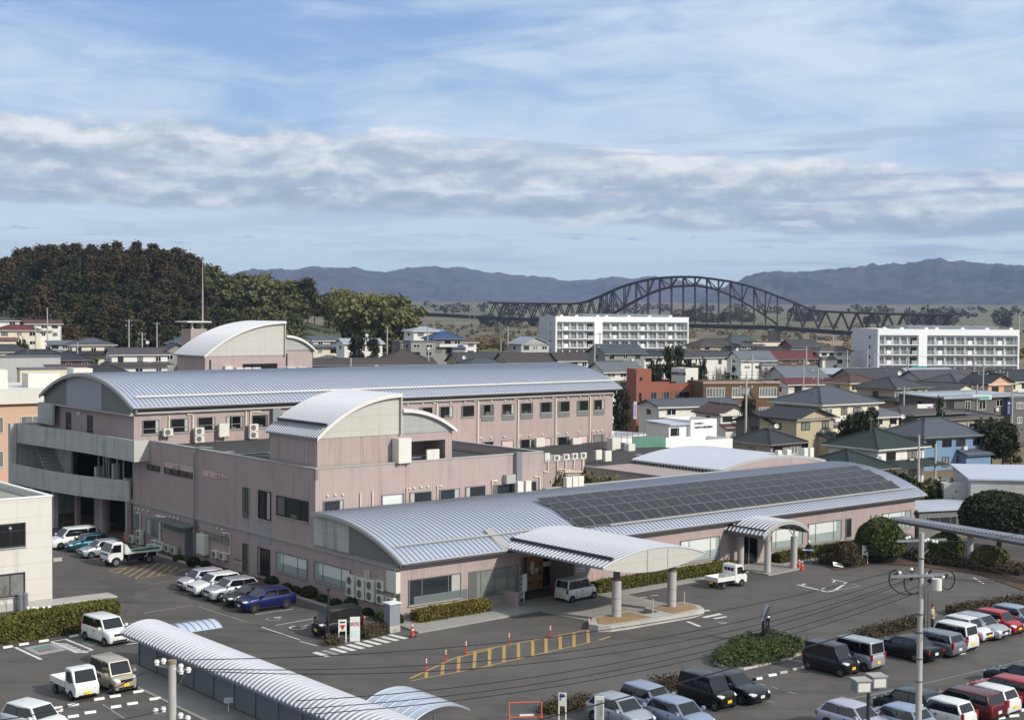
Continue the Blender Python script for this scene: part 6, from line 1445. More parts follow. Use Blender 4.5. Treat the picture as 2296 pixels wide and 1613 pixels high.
def tree_proto(name,kind,w,h,th,n,leaf,mat,bark=M_bark,seed=1,tr_=.22,limbs=7):
    rs=np.random.default_rng(seed); e=empty(name,(0,0,-80))
    p,c=crown_pts(kind,n,rs,w,h-th); p[:,2]+=th; c[:,2]+=th
    q=quads(p,leaf,rs,aspect=1.0); cr=q.build('crown',mat,e)
    t=MB().tube([(0,0,-.6),(rs.normal()*.1,rs.normal()*.1,h*.45),(rs.normal()*.25,rs.normal()*.25,h*.86)],tr_,7,tr_*.25)
    for j in rs.choice(len(c),min(limbs,len(c)),replace=False):
        x,y,z=c[j]; z0=max(th*.7,z-.35*math.hypot(x,y)-.5); t.tube([(0,0,z0*.9),(x*.55,y*.55,(z0+z)/2),(x*.95,y*.95,z)],tr_*.4,5,tr_*.1)
    t.build('trunk',bark,e); return e
def bare_proto(name,w,h,seed,mat=M_barkg,n=900,leafm=L_grey,tr_=.2):
    rs=np.random.default_rng(seed); rg=random.Random(seed); e=empty(name,(0,0,-80)); t=MB(); tips=[]
    def br(p,d,l,r,k):
        q=p+d*l; mid=p+d*l*.5+Vector((rg.uniform(-1,1),rg.uniform(-1,1),0))*l*.06; t.tube([p,mid,q],r,5 if k<2 else 3,r*.6,cap=False)
        if k>=4: tips.append(q); return
        for i in range(3 if k<3 else 2):
            dd=(d+Vector((rg.uniform(-1,1)*w,rg.uniform(-1,1)*w,rg.uniform(-.1,.5)))).normalized(); br(q if i else p+d*l*.75,dd,l*rg.uniform(.6,.82),r*.58,k+1)
    br(Vector((0,0,-.3)),Vector((0,0,1)),h*.30,tr_,0)
    t.build('trunk',mat,e)
    tp=np.array([tuple(x) for x in tips]); i=rs.integers(0,len(tp),n); p=tp[i]+rs.normal(size=(n,3))*h*.035
    quads(p,h*.018,rs,aspect=.35).build('crown',leafm,e); return e
def put(proto,used,loc,sc,rz,label,cat,group=None,szz=None,name=None):
    o=proto if proto.name not in used else copy_tree(proto); used.add(proto.name)
    o.location=loc; o.scale=(sc,sc,szz or sc); o.rotation_euler=(0,0,rz)
    if name: o.name=name
    tag(o,label,cat,group); return o
UT=set()
# --- wooded hill on the left
SKY=[(-260,590),(-120,580),(0,571),(40,562),(80,556),(110,548),(150,555),(190,541),(230,553),(270,549),(300,551),(340,546),(380,553),(420,560),(440,573),(458,600),(480,600),(505,614),(540,622),(570,614),(600,634),(640,642),(660,640),(680,622),(700,628),(740,634),(800,634),(850,642),(900,652),(918,668)]
DB,DF=575.,425.
def hillz(px,d):
    zt=P(px,interp(SKY,min(max(px,-260),918)),DB).z-17.5
    f=max(0,min(1,(d-DF)/(DB-DF))); fe=1 if px<880 else max(0,1-(px-880)/80)
    return max(0,zt)*(f*f*(3-2*f))*fe
def xpx(x,d): 
    # pixel column of a world point at height ~10
    b=-( (HCAM-10)/d); return CX+F*x/d*1.0
b=MB(); b.keep=True; nx,ny=70,26
for j in range(ny+1):
    for i in range(nx+1):
        px=-320+ (1330)*i/nx; d=400+(700-400)*j/ny
        z=hillz(px,min(d,DB)) if d<=DB else hillz(px,DB)*max(0,1-(d-DB)/110)
        q=P(px,700,d); b.v.append((q.x,q.y,z-.25+(noise.noise(Vector((q.x*.05,q.y*.05,0)))*.8 if z>1 else 0)))
for j in range(ny):
    for i in range(nx): k=j*(nx+1)+i; b.f.append((k,k+1,k+nx+2,k+nx+1))
M_hillg=mk('hill_grass',(112,104,58),.95,var=.3,vs=.05,kind=k_field)
structure(b.build('terrain',M_hillg,smooth=180))
pr=[tree_proto('cedar_tree','cone',4.2,20,4.0,3600,.38,L_cedb,seed=1,limbs=4),tree_proto('cedar_tree','cone',4.6,19,3.2,3600,.38,L_ced,seed=2,limbs=4),tree_proto('cedar_tree','cone',4.0,21,5.0,3400,.38,L_cedb,seed=3,limbs=4),
    tree_proto('broadleaf_tree','round',5.0,15,3.0,2400,.45,L_ol,seed=4),tree_proto('dark_tree','round',4.6,16,4.0,2400,.45,L_dk,seed=5)]
prb=[bare_proto('bare_tree',.75,15,11,n=1300),bare_proto('bare_tree',.6,13,12,n=1100)]
pbam=[tree_proto('bamboo_clump','plume',4.2,14,2.0,1500,.36,L_bam,bark=M_barkg,seed=21,tr_=.10,limbs=22),tree_proto('bamboo_clump','plume',3.6,12.5,1.5,1300,.34,L_ol,bark=M_barkg,seed=22,tr_=.10,limbs=20)]
LBL={'cedar_tree':('rusty brown and green cedar in the wood on the left hill','tree','cedars of the hillside wood'),'broadleaf_tree':('olive-green leafy tree in the wood on the left hill','tree','leafy trees of the hillside wood'),'dark_tree':('dark green evergreen in the wood on the left hill','tree','dark evergreens of the hillside wood'),'bare_tree':('pale grey bare tree standing among the cedars','tree','bare trees of the hillside wood'),'bamboo_clump':('yellow-green bamboo clump at the foot of the left hill','bamboo','bamboo of the grove')}
rg=random.Random(5)
def forest(px,d,kind,sc):
    p=kind; base=hillz(px,d); q=P(px,700,d)
    nm=p.name.split('.')[0]; l=LBL[nm]
    if sc==0: sc=max(.9,min(2.1,(P(px,interp(SKY,min(px,915))+rg.uniform(2,26),d).z-base)/14.5)); nm=p.name.split('.')[0]; l=LBL[nm]
    put(p,UT,(q.x,q.y,base),sc*(1.32 if 'cedar' in nm or 'dark' in nm else 1.1),rg.uniform(0,6.28),*l,szz=sc)
lv=[(432,16),(455,17),(480,18),(508,19),(536,19),(560,20),(578,20)]
for k,(d,nn) in enumerate(lv):
    x=-120
    while x<470:
        xx=x+rg.uniform(-9,9)
        gap=(300<xx<380 and k==0)
        if not gap:
            kd=rg.choice((pr[0],pr[1],pr[2],pr[0],pr[1],pr[4])) if k>0 else rg.choice((pr[1],pr[4],pr[3],pr[0],pr[1]))
            if d>=560: s=(P(xx,interp(SKY,max(xx,-260)),d).z-hillz(xx,min(d,DB)))/20*rg.uniform(.86,1.06)
            else: s=rg.uniform(.78,1.0)
            forest(xx,d+rg.uniform(-6,6),kd,max(.6,s))
        x+=27 if k else 34
for xx,d,s in ((118,500,1.15),(150,470,1.0),(60,455,.9),(385,470,1.05),(415,455,.9),(350,440,.8)): forest(xx,d-12,rg.choice(prb),s)
for k,d in enumerate((440,470,505,540,570)):
    x=470
    while x<660:
        xx=x+rg.uniform(-8,8); kd=rg.choice((pr[3],pr[3],pbam[0],pbam[1],pr[1]) if k<4 else (pr[4],pr[1],pr[0],pr[3]))
        s=(P(xx,interp(SKY,xx),d).z-hillz(xx,d))/ (15 if kd in(pr[3],) else 17)*rg.uniform(.95,1.12) if k>=3 else rg.uniform(.8,1.0)
        forest(xx,d,kd,min(1.5,max(.55,s))); x+=29
for xx in (668,690,705,730): forest(xx,560+rg.uniform(-5,8),pr[1] if xx<700 else pr[4],.95 if xx<700 else .8)
for xx in range(740,915,19):
    forest(xx+rg.uniform(-4,4),540+rg.uniform(-20,20),rg.choice(pbam),0)
for xx,d in ((790,455),(806,448),(822,456),(838,446),(853,455),(868,446),(884,456),(898,448),(812,480),(845,478),(872,482),(903,476)):
    forest(xx,d,rg.choice(pbam),0)
for xx,d in ((640,430),(655,425),(672,422),(690,424),(560,425),(520,420),(600,428)): forest(xx,d,rg.choice((pr[3],prb[1])),rg.uniform(.35,.5))
# --- far tree belt and riverside scrub: too many to count
rs=np.random.default_rng(3)
def belt(name,px0,px1,d,hmin,hmax,n,mat,leaf,label=None,depth=60,z0=0):
    P_=[]
    k=int((px1-px0)/7)
    for i in range(k):
        px=px0+(px1-px0)*(i+rs.uniform(0,1))/k
        if 'far' in name and noise.noise(Vector((px*.02,d*.01,7)))<-.02: continue
        h=rs.uniform(hmin,hmax)*(1.25 if rs.uniform()<.15 else 1); q=P(px,700,d+rs.uniform(-depth,depth)); z0=tz(q.y); w=h*rs.uniform(.35,.9)
        m=int(n/k); u=rs.normal(size=(m,3)); u/=np.linalg.norm(u,axis=1)[:,None]; u*=rs.uniform(.5,1,(m,1))**.5
        P_.append(u*np.array([w,w,h*.5])+np.array([q.x,q.y,z0+h*.48]))
    pts=np.concatenate(P_); pts[:,2]=np.maximum(pts[:,2],.2)
    o=quads(pts,leaf,rs).build(name,mat); o['kind']='stuff'; return o
L_far=leafmat('far_trees',(40,42,30),(80,70,48),.02); L_far2=leafmat('far_scrub',(96,84,62),(132,112,80),.02)
belt('far_trees',1085,1240,1500,10,20,7000,L_far,1.3); belt('far_trees',1470,1680,1700,6,20,7000,L_far,1.4,depth=90); belt('far_trees',1780,2330,1750,8,22,16000,L_far,1.4,depth=120)
belt('riverside_scrub',905,1240,830,3,8,26000,L_far2,.55,depth=70); belt('riverside_scrub',1240,2320,760,2,5.5,26000,L_far2,.5,depth=80); belt('riverside_scrub',905,2320,1300,2,7,14000,L_far2,.8,depth=200)
belt('far_trees',880,2330,2600,5,13,9000,L_far,1.8,depth=500)
# --- named trees in the town
con=[tree_proto('conifer_tree','cone',2.6,9,1.0,1800,.26,L_dk,seed=31),tree_proto('conifer_tree','cone',2.2,8,.6,1700,.25,L_ced,seed=32)]
rnd=[tree_proto('garden_tree','round',2.6,6,1.2,1900,.22,L_dk,seed=33),tree_proto('garden_tree','round',2.6,5.5,1.0,1900,.22,L_ol,seed=34)]
pin=[tree_proto('pine_tree','pine',3.6,8,1.8,1900,.24,L_dk,seed=35)]
br_=[bare_proto('bare_bush',.9,5,36,n=1500,leafm=L_rb,tr_=.12),bare_proto('bare_tree',.7,6.5,37,n=700,tr_=.1)]
def T_(pr_,c,x,yt,yb,d,label,group=None,wide=1.0):
    h=(yb-yt)*CR[c][2]/1.5353/F*d; base=P(*K(c,x,yb),d); ph=dict(conifer_tree=9,garden_tree=6,pine_tree=8,bare_bush=5,bare_tree=6.5)[pr_.name.split('.')[0]]
    gz=max(0,hillz(K(c,x,yb)[0],d)) if K(c,x,yb)[0]<930 else 0
    h=base.z+h-gz; base.z=gz; wide*=min(1,.75+.25) ; s=h/ph; wide=wide*((yb-yt)*CR[c][2]/1.5353/F*d)/h; o=put(pr_,UT,base,s*wide,rg.uniform(0,6),label,'tree' if 'bush' not in pr_.name else 'bush',group); o.scale=(s*wide,s*wide,s); return o
T_(pin[0],'c2',1160,165,345,350,'dark spreading pine in front of the white bungalow by the bamboo','',2.0) if 0 else None
T_(pin[0],'c2',1100,165,350,352,'dark spreading pine in front of the white bungalow, its left one',None,1.5); T_(pin[0],'c2',1230,190,350,350,'dark spreading pine right of the white bungalow, nearer the bamboo',None,1.5)
T_(con[0],'c3',1785,255,520,285,'dark conifer behind the orange building, left of a pair',None,1.3); T_(con[0],'c3',1880,250,500,288,'dark conifer behind the orange building, right of a pair',None,1.2)
for x,l in ((1660,'dark evergreen beside the top of the orange stair tower'),(1975,'dark evergreen behind the blue-lettered rooftop house'),(2080,'dark evergreen right of the blue-lettered rooftop house')): T_(rnd[0],'c3',x,345,480,278,l,None,1.3)
T_(br_[0],'c3',2240,290,430,300,'red-brown bare tree behind the mesh fence',None,1.0)
T_(rnd[0],'c3',1365,560,830,225,'dark tree in the gap between the hospital end wall and the orange building',None,.9)
T_(con[1],'c4',1560,620,800,212,'rounded brown-green conifer in front of the far shops',None,1.5)
for x,yt,l in ((790,820,'dark green tree right of the big white house, leftmost of four'),(850,800,'dark green tree right of the big white house, second of four'),(920,850,'dark green tree right of the big white house, third of four'),(960,790,'dark green tree right of the big white house, tallest and rightmost of four')): T_(con[0] if x>900 else rnd[0],'c4',x,yt,1040,192,l,None,1.5)
for x,yt,l in ((1760,880,'dark clipped evergreen behind the blue house, first of the row'),(1840,860,'dark clipped evergreen behind the blue house, second of the row'),(1930,870,'dark evergreen in the middle of the row by the field'),(2010,900,'big round dark evergreen by the field'),(2110,880,'dark evergreen second from the right of the row by the field'),(2180,930,'dark evergreen at the right end of the row by the field')): T_(rnd[0] if x%20 else con[0],'c4',x,yt,1170,(226 if x<1900 else 205),l,None,1.25)
for x,y0,y1,k,l in ((1130,1310,1500,1,'olive bush close behind the wing roof end'),(1230,1330,1700,0,'dark garden tree just off the right end of the wing'),(1400,1370,1760,1,'olive garden tree beside the concrete pole behind the wing'),(1480,1400,1800,0,'tall dark garden tree behind the low grey shed'),(1590,1360,1760,1,'olive garden tree left of the pale metal shed'),(1660,1420,1800,0,'dark garden tree nearest the pale metal shed'),(1900,1370,1480,1,'small olive shrub above the pale metal shed')): T_(rnd[k],'c4',x,y0,y1,150,l,None,1.0)
T_(rnd[0],'e2',330,930,1260,205,'dark conifer in front of the brown hall windows',None,.9)
for x,yt,yb,d,l in ((620,340,520,355,'brown leafless thicket in front of the long red roof, left part'),(750,350,520,356,'brown leafless thicket in front of the long red roof, middle part'),(900,360,520,358,'brown leafless thicket in front of the long red roof, right part'),(560,480,720,300,'bare grey tree above the mesh fence, left'),(640,460,720,302,'bare grey tree above the mesh fence, right')): T_(br_[0] if yb<600 else br_[1],'e2',x,yt,yb,d,l,None,1.5)
for x,yt,yb,d,l,k in ((2240,900,1000,300,'',0),): pass
T_(br_[1],'c2',1420,250,350,352,'russet leafless bush beside the brown-roofed house',None,1.6); T_(br_[0],'c2',950,290,350,352,'small russet bush beside the curved-roof shed',None,1.6)
T_(br_[1],'c5',60,1000,1290,100,'bare winter tree at the corner of the cream-white building',None,.9)
for x_,yt_,v_,w_,l_ in ((1150,1335,17,1.15,'yellow-green courtyard tree behind the parapet, right one'),(980,1360,17,.9,'yellow-green courtyard tree behind the parapet, left one'),(855,1325,21,.5,'thin yellowish courtyard tree beside the cream conduits')):
    u_,z_=onV(*K('c3',x_,yt_),v_); put(rnd[1],UT,W(u_,v_,0.05),w_*.8,rg.uniform(0,6),l_,'tree',None,szz=z_/5.6)
T_(rnd[1],'c1',580,440,500,250,'yellow-olive bush between roofs above the left end of the long vault',None,1.0)
T_(rnd[0],'c1',200,165,260,372,'round dark green tree in front of the cream red-roofed house',None,1.6)
T_(rnd[0],'c1',430,230,290,360,'small dark green tree by the glazed sunroom house',None,1.5)
# --- clipped balls, shrubs and hedges near the building
def ball_shrub(label,loc,rx,ry,rz_,mat=L_top,n=5200,leaf=.10,cat='clipped shrub',group=None,name='clipped_shrub',stem=0,flat=.0):
    e=thing(name,label,cat,loc,rg.uniform(0,6),group); rs2=np.random.default_rng(rg.randrange(9999))
    u=rs2.normal(size=(n,3)); u/=np.linalg.norm(u,axis=1)[:,None]; low=u[:,2]<-.35; u[low,2]*=.3
    lump=np.array([1+.07*noise.noise(Vector((x*2.2,y*2.2,z*2.2+rx))) for x,y,z in u.tolist()])[:,None]
    p=u*lump*rs2.uniform(.90,1.02,(n,1))*np.array([rx,ry,rz_]); p[:,2]+=rz_*.72+stem
    quads(p,leaf,rs2).build('foliage',mat,e)
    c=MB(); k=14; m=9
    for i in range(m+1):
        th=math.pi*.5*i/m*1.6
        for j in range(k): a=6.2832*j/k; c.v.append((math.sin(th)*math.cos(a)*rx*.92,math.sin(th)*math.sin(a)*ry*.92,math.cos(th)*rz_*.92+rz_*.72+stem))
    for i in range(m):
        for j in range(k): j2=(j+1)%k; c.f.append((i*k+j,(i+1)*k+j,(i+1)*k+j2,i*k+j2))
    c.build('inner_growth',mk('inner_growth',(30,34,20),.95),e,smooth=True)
    MB().tube([(0,0,-.1),(0,0,stem+rz_*.5)],max(.06,rx*.06),6).build('trunk',M_bark,e); return e
def size_at(c,px,y): g=KG(c,0,y); return px*CR[c][2]/1.5353/F*KG(c,px,y).y
def BS(label,c,x0,x1,yt,yb,**k):
    xm=(x0+x1)/2; g=KG(c,xm,yb); w=(x1-x0)*CR[c][2]/1.5353/F*g.y/2; h=(yb-yt)*CR[c][2]/1.5353/F*g.y
    back=w*(.9 if w>1.2 else .55); g=g+Vector((0,back,0)); k.setdefault('rz_',h/1.72*1.02); rz_=k.pop('rz_'); return ball_shrub(label,(g.x,g.y,0),w,w*.95,rz_,**k)
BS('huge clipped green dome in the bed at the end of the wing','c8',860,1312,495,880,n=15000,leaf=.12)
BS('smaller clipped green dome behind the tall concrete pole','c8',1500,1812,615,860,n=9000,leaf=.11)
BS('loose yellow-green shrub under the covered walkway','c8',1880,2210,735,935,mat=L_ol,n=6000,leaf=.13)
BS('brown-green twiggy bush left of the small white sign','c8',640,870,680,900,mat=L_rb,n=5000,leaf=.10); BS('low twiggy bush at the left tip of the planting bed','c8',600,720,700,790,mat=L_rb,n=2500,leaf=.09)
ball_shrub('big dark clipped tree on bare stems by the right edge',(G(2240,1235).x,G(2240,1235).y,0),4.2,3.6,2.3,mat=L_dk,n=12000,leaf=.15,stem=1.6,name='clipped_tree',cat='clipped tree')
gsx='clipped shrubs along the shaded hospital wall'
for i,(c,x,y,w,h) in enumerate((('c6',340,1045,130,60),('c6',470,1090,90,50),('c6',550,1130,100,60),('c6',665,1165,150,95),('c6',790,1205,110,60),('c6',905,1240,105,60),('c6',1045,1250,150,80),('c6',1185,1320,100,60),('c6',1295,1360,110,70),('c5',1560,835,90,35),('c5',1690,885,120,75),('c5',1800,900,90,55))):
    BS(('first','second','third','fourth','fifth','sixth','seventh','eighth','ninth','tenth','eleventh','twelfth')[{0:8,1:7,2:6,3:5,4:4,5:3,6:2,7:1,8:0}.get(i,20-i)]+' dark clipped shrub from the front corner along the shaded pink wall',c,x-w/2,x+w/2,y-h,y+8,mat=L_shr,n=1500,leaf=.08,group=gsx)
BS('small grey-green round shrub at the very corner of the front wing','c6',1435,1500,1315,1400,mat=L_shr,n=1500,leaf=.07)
def hedge(label,pts,w,h,mat,dens=260,leaf=.07,name='hedge',group=None,cat='hedge',jit=.05):
    """pts: list of ground points along the centre line"""
    o0=pts[0]; e=thing(name,label,cat,(o0.x,o0.y,0),0,group); rs2=np.random.default_rng(rg.randrange(9999)); A_=[]; core=MB()
    for a,b_ in zip(pts,pts[1:]):
        a=Vector((a.x-o0.x,a.y-o0.y,0)); b_=Vector((b_.x-o0.x,b_.y-o0.y,0)); d=b_-a; L_=d.length; d.normalize(); nn=Vector((-d.y,d.x,0))
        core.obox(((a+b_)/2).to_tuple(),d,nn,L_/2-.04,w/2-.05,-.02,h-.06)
        n=int(dens*L_*(w+2*h)); t=rs2.uniform(0,L_,n); s=rs2.uniform(0,w+2*h,n)
        y=np.where(s<h,-w/2,np.where(s<h+w,s-h-w/2,w/2)); z=np.where(s<h,s,np.where(s<h+w,h,w+2*h-s))
        k=int(dens*w*h*1.5); t=np.concatenate([t,np.zeros(k),np.full(k,L_)]); y=np.concatenate([y,rs2.uniform(-w/2,w/2,2*k)]); z=np.concatenate([z,rs2.uniform(0,h,2*k)])
        bump=np.array([noise.noise(Vector((tt*.9,yy*1.2+3,zz*1.2))) for tt,yy,zz in zip(t.tolist(),y.tolist(),z.tolist())])*.10
        p=np.outer(t,np.array(d))+np.outer(y+np.sign(y)*bump,np.array(nn)); p[:,2]=z+np.where(z>=h-.01,bump*.6,0); p+=np.array(a); p+=rs2.normal(size=p.shape)*jit; A_.append(p)
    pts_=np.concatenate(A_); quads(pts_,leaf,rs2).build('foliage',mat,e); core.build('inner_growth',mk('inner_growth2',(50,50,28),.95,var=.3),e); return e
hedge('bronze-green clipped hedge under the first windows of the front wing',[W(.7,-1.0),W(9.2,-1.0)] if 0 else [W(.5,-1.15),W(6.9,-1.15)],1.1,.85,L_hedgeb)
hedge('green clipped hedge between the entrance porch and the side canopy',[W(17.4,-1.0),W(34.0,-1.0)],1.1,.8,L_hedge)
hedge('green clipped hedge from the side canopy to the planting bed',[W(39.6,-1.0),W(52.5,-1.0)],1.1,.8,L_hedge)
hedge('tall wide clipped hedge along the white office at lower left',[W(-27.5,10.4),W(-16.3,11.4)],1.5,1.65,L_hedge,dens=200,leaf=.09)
# juniper island
pj=[K('b4',440,1100),K('b4',430,1040),K('b4',560,960),K('b4',700,880),K('b4',880,850),K('b4',1100,870),K('b4',1240,940),K('b4',1260,985),K('b4',1100,1060),K('b4',900,1100),K('b4',690,1150),K('b4',520,1130)]
gp=[G(*q) for q in pj]; cx_=sum(p.x for p in gp)/len(gp); cy_=sum(p.y for p in gp)/len(gp)
ji=thing('juniper_bed','spreading green juniper bed around the silver sculpture','shrub bed',(cx_,cy_,0))
rs2=np.random.default_rng(8); P2=[]
poly=[(p.x-cx_,p.y-cy_) for p in gp]
def inpoly(x,y):
    c=False; j=len(poly)-1
    for i in range(len(poly)):
        if (poly[i][1]>y)!=(poly[j][1]>y) and x<(poly[j][0]-poly[i][0])*(y-poly[i][1])/(poly[j][1]-poly[i][1])+poly[i][0]: c=not c
        j=i
    return c
xs=[p[0] for p in poly]; ys=[p[1] for p in poly]
cl=[]
while len(cl)<170:
    x,y=rg.uniform(min(xs),max(xs)),rg.uniform(min(ys),max(ys))
    if inpoly(x,y): cl.append((x*.95,y*.95,rg.uniform(.25,.75)))
for x,y,h in cl:
    n=110; a=rs2.uniform(0,6.28,n); r=rs2.uniform(0,1,n)**.6*.62; P2.append(np.stack([x+r*np.cos(a),y+r*np.sin(a),h*(1-.5*(r/.62)**2)*rs2.uniform(.5,1,n)+.05],1))
quads(np.concatenate(P2),.095,rs2,aspect=.6).build('foliage',L_jun,ji)
MB().prism([(x*.96,y*.96) for x,y in poly],-.01,.12).build('bed_soil',M_soil,ji)
kb=MB()
for i in range(len(poly)):
    a=Vector((*poly[i],0)); c_=Vector((*poly[(i+1)%len(poly)],0)); d=(c_-a); l=d.length; d.normalize(); kb.obox(((a+c_)/2).to_tuple(),d,Vector((-d.y,d.x,0)),l/2,.09,-.02,.14)
kb.build('kerb',M_conc2,ji)
# low bronze planting strips
def strip(label,c,p0,p1,w,h,mat,name='shrub_row',dens=160,leaf=.07):
    a,b_=KG(c,*p0),KG(c,*p1); return hedge(label,[a,b_],w,h,mat,dens=dens,leaf=leaf,name=name,cat='shrub row',jit=.14)
strip('reddish-brown low shrubs behind the arrow signboard','b3',(700,1470),(1110,1395),.8,.45,L_red); strip('reddish-brown low shrubs left of the black boxy minicar','b3',(1630,1285),(1880,1225),.8,.5,L_red)
strip('reddish-brown low shrubs running up to the person in beige','b5',(360,870),(900,735),.9,.5,L_red); strip('reddish-brown low shrubs at the right edge above the car row','b5',(1200,640),(1890,535),.9,.5,L_red)
strip('russet low shrubs between the black minivan and the zebra crossing','b2',(1130,810),(1370,735),1.3,.45,L_red); strip('small russet tuft at the tip of the kerb by the zebra crossing','b2',(820,875),(930,855),.6,.35,L_red)
for pts,l in (([('c8',560,845),('c8',700,868),('c8',815,850)],'dark bronze ground cover in the bed left of the clipped dome'),([('c8',1330,800),('c8',1500,850),('c8',1750,880),('c8',2050,930),('c8',2320,960)],'long dark bronze ground cover below the covered walkway')):
    hedge(l,[KG(*p) for p in pts],2.6,.45,L_red,dens=90,leaf=.10,name='ground_cover',cat='ground cover',jit=.2)

# small garden shrubs scattered between the houses
gsh=tree_proto('small_garden_tree','round',1.5,6,2.2,900,.2,L_shr,seed=71,limbs=4); gsh2=tree_proto('small_garden_tree','cone',1.3,6,1.6,900,.2,L_ol,seed=72,limbs=3); rg2=random.Random(44)
def gs_(c,x,y,d,s): 
    p=P(*K(c,x,y),d); gz=hillz(K(c,x,y)[0],d) if K(c,x,y)[0]<930 else 0; hh=p.z-gz
    if hh<2 or hh>9: return
    p.z=gz; o=put(rg2.choice((gsh,gsh2)),UT,p,s,rg2.uniform(0,6),'small green garden tree among the houses of the town','tree','garden trees among the houses',szz=hh/6)
for i in range(46):
    x=rg2.uniform(60,2250); y=rg2.uniform(560,1180) if x>300 else rg2.uniform(560,900); gs_('c4',x,y+40,max(150,22*F/(K('c4',x,y)[1]-700)*.97),rg2.uniform(.7,1.4))
for i in range(26): gs_('c1',rg2.uniform(0,1500),rg2.uniform(190,420),rg2.uniform(330,420),rg2.uniform(1,2.0))
for i in range(24): gs_('c2',rg2.uniform(700,2290),rg2.uniform(250,400),rg2.uniform(330,390),rg2.uniform(1,1.9))
for i in range(24): gs_('e2',rg2.uniform(0,1900),rg2.uniform(230,640),rg2.uniform(330,400),rg2.uniform(1,1.8))
# ================= BRIDGE =================
def dbr(px): return 1200+(990-1200)*(px-1096)/(1808-1096)
def BP(px,py): return P(px,py,dbr(px))
brg=thing('arch_bridge','long brown steel truss bridge with a high central arch over the river plain','bridge')
M_br2=mk('bridge_steel',(62,52,52),.6,var=.08,vs=.2); M_deck=mk('bridge_deck',(44,44,50),.7,var=.08,vs=.1)
def T2(x,y): return K('t2',x,y)
def T3(x,y): return K('t3',x,y)
deck=[(905,699),(1000,703),(1096,708.5),(1200,713),(1371,719),(1540,725.5),(1742,730),(1808,735),(1900,741.5),(2100,748),(2240,753)]
topc=[(1096,678),(1200,680),(1280,681),(1308,678),(1327,670),(1352,660.5),(1377,648),(1402,639),(1424,632.5),(1449,626.5),(1474,623),(1502,620.8),(1530,620),(1563,620.6),(1595,624.4),(1636,630.4),(1665,636.8),(1694,645.5),(1723,655.7),(1751,667),(1780,677),(1806,689),(1828,697),(1900,700),(1978,703),(2074,705.2),(2140,706.5)]
archb=[(1350,716),(1371,704.3),(1396,688.7),(1424,673),(1449,660.6),(1474,650),(1500,643),(1527,640.3),(1561,639.6),(1582,643),(1610,650),(1638,662),(1665,676),(1700,697),(1729,717),(1744,728)]
off=Vector((2.0,11.0,0))
dk=MB()
for a,b_ in zip(deck,deck[1:]):
    p,q=BP(*a),BP(*b_)
    dk.add([p,q,q+off,p+off]+[v-Vector((0,0,3.0)) for v in (p,q,q+off,p+off)],[(0,1,2,3),(4,7,6,5),(0,4,5,1),(1,5,6,2),(2,6,7,3),(3,7,4,0)])
dk.build('deck',M_deck,brg)
rl=MB()
for a,b_ in zip(deck,deck[1:]): rl.tube([BP(*a)+Vector((0,0,1.1)),BP(*b_)+Vector((0,0,1.1))],.12,4)
rl.build('railing',M_trim,brg)
def chordline(tab,xs): return [BP(x,interp(tab,x)) for x in xs]
arch_t=MB(); arch_b=MB(); dg=MB(); hang=MB(); lat=MB()
for side in (0,1):
    o=off*side; r=.85
    xs=[x for x,_ in topc]; fine=list(range(1096,2141,18)); pts=chordline(topc,fine)
    arch_t.tube([p+o for p in pts],r,5)
    bx=list(range(1350,1745,14)); arch_b.tube([BP(x,interp(archb,x))+o for x in bx],r,5)
    # Warren panels either side
    for x0,x1,st in ((1096,1345,24),(1765,2140,35)):
        x=x0; up_=True
        while x<x1:
            a=BP(x,interp(deck,x)-1.5) if up_ else BP(x,interp(topc,x)); xb=x+st/2*1.0; c_=BP(xb,interp(topc,xb)) if up_ else BP(xb,interp(deck,xb)-1.5)
            dg.tube([a+o,c_+o],.55,4); x=xb; up_=not up_
    # arch web
    x=1345; k=0
    while x<1755:
        yt_=interp(topc,x); yb_=interp(archb,x) if 1352<=x<=1743 else interp(deck,x)
        hang.tube([BP(x,yt_)+o,BP(x,interp(deck,x)-1)+o],.58,4)
        x2=x+13.5
        if x2<1755:
            yt2=interp(topc,x2); yb2=interp(archb,x2) if 1352<=x2<=1743 else interp(deck,x2)-1
            a,c_=((yt_,yb2) if k%2==0 else (min(yb_,interp(deck,x)-1),yt2)); dg.tube([BP(x,a)+o,BP(x2,c_)+o],.42,4)
            x3=x+27; dg.tube([BP(x,yb_ if k%2 else yt_)+o,BP(x3,(interp(archb,x3) if x3<1743 else interp(deck,x3)-1) if k%2==0 else interp(topc,x3))+o],.36,4) if k%2==0 and x3<1755 else None
        x+=27 if 0 else 13.5 if x<1360 or x>1740 else 26.5; k+=1
    a_=[(1310,680,1330,717),(1330,717,1345,672)]
for x in fine[::2]: lat.tube([BP(x,interp(topc,x)),BP(x,interp(topc,x))+off],.25,4)
for a,b_ in zip(fine[::2],fine[2::2]): lat.tube([BP(a,interp(topc,a)),BP(b_,interp(topc,b_))+off],.18,4)
arch_t.build('upper_chord',M_br2,brg); arch_b.build('arch_lower_chord',M_br2,brg); dg.build('diagonal_braces',M_br2,brg)['kind']='stuff'; hang.build('hangers',M_br2,brg)['kind']='stuff'; lat.build('cross_braces',M_br2,brg)['kind']='stuff'
for x,w in ((1093+20,12),(1320,12),(1740,22),(2150,20)):
    p=BP(x,interp(deck,x)); zt=p.z-2.2; o_=MB().box(-w*.16,w*.16,1,11,-zt,-1.4); o_.box(-w*.22,w*.22,.5,12,-1.4,0); q=o_.build('pier',mk('pier_concrete',(120,118,114),.9,var=.15,vs=.3),brg); q.location=(p.x,p.y,zt)
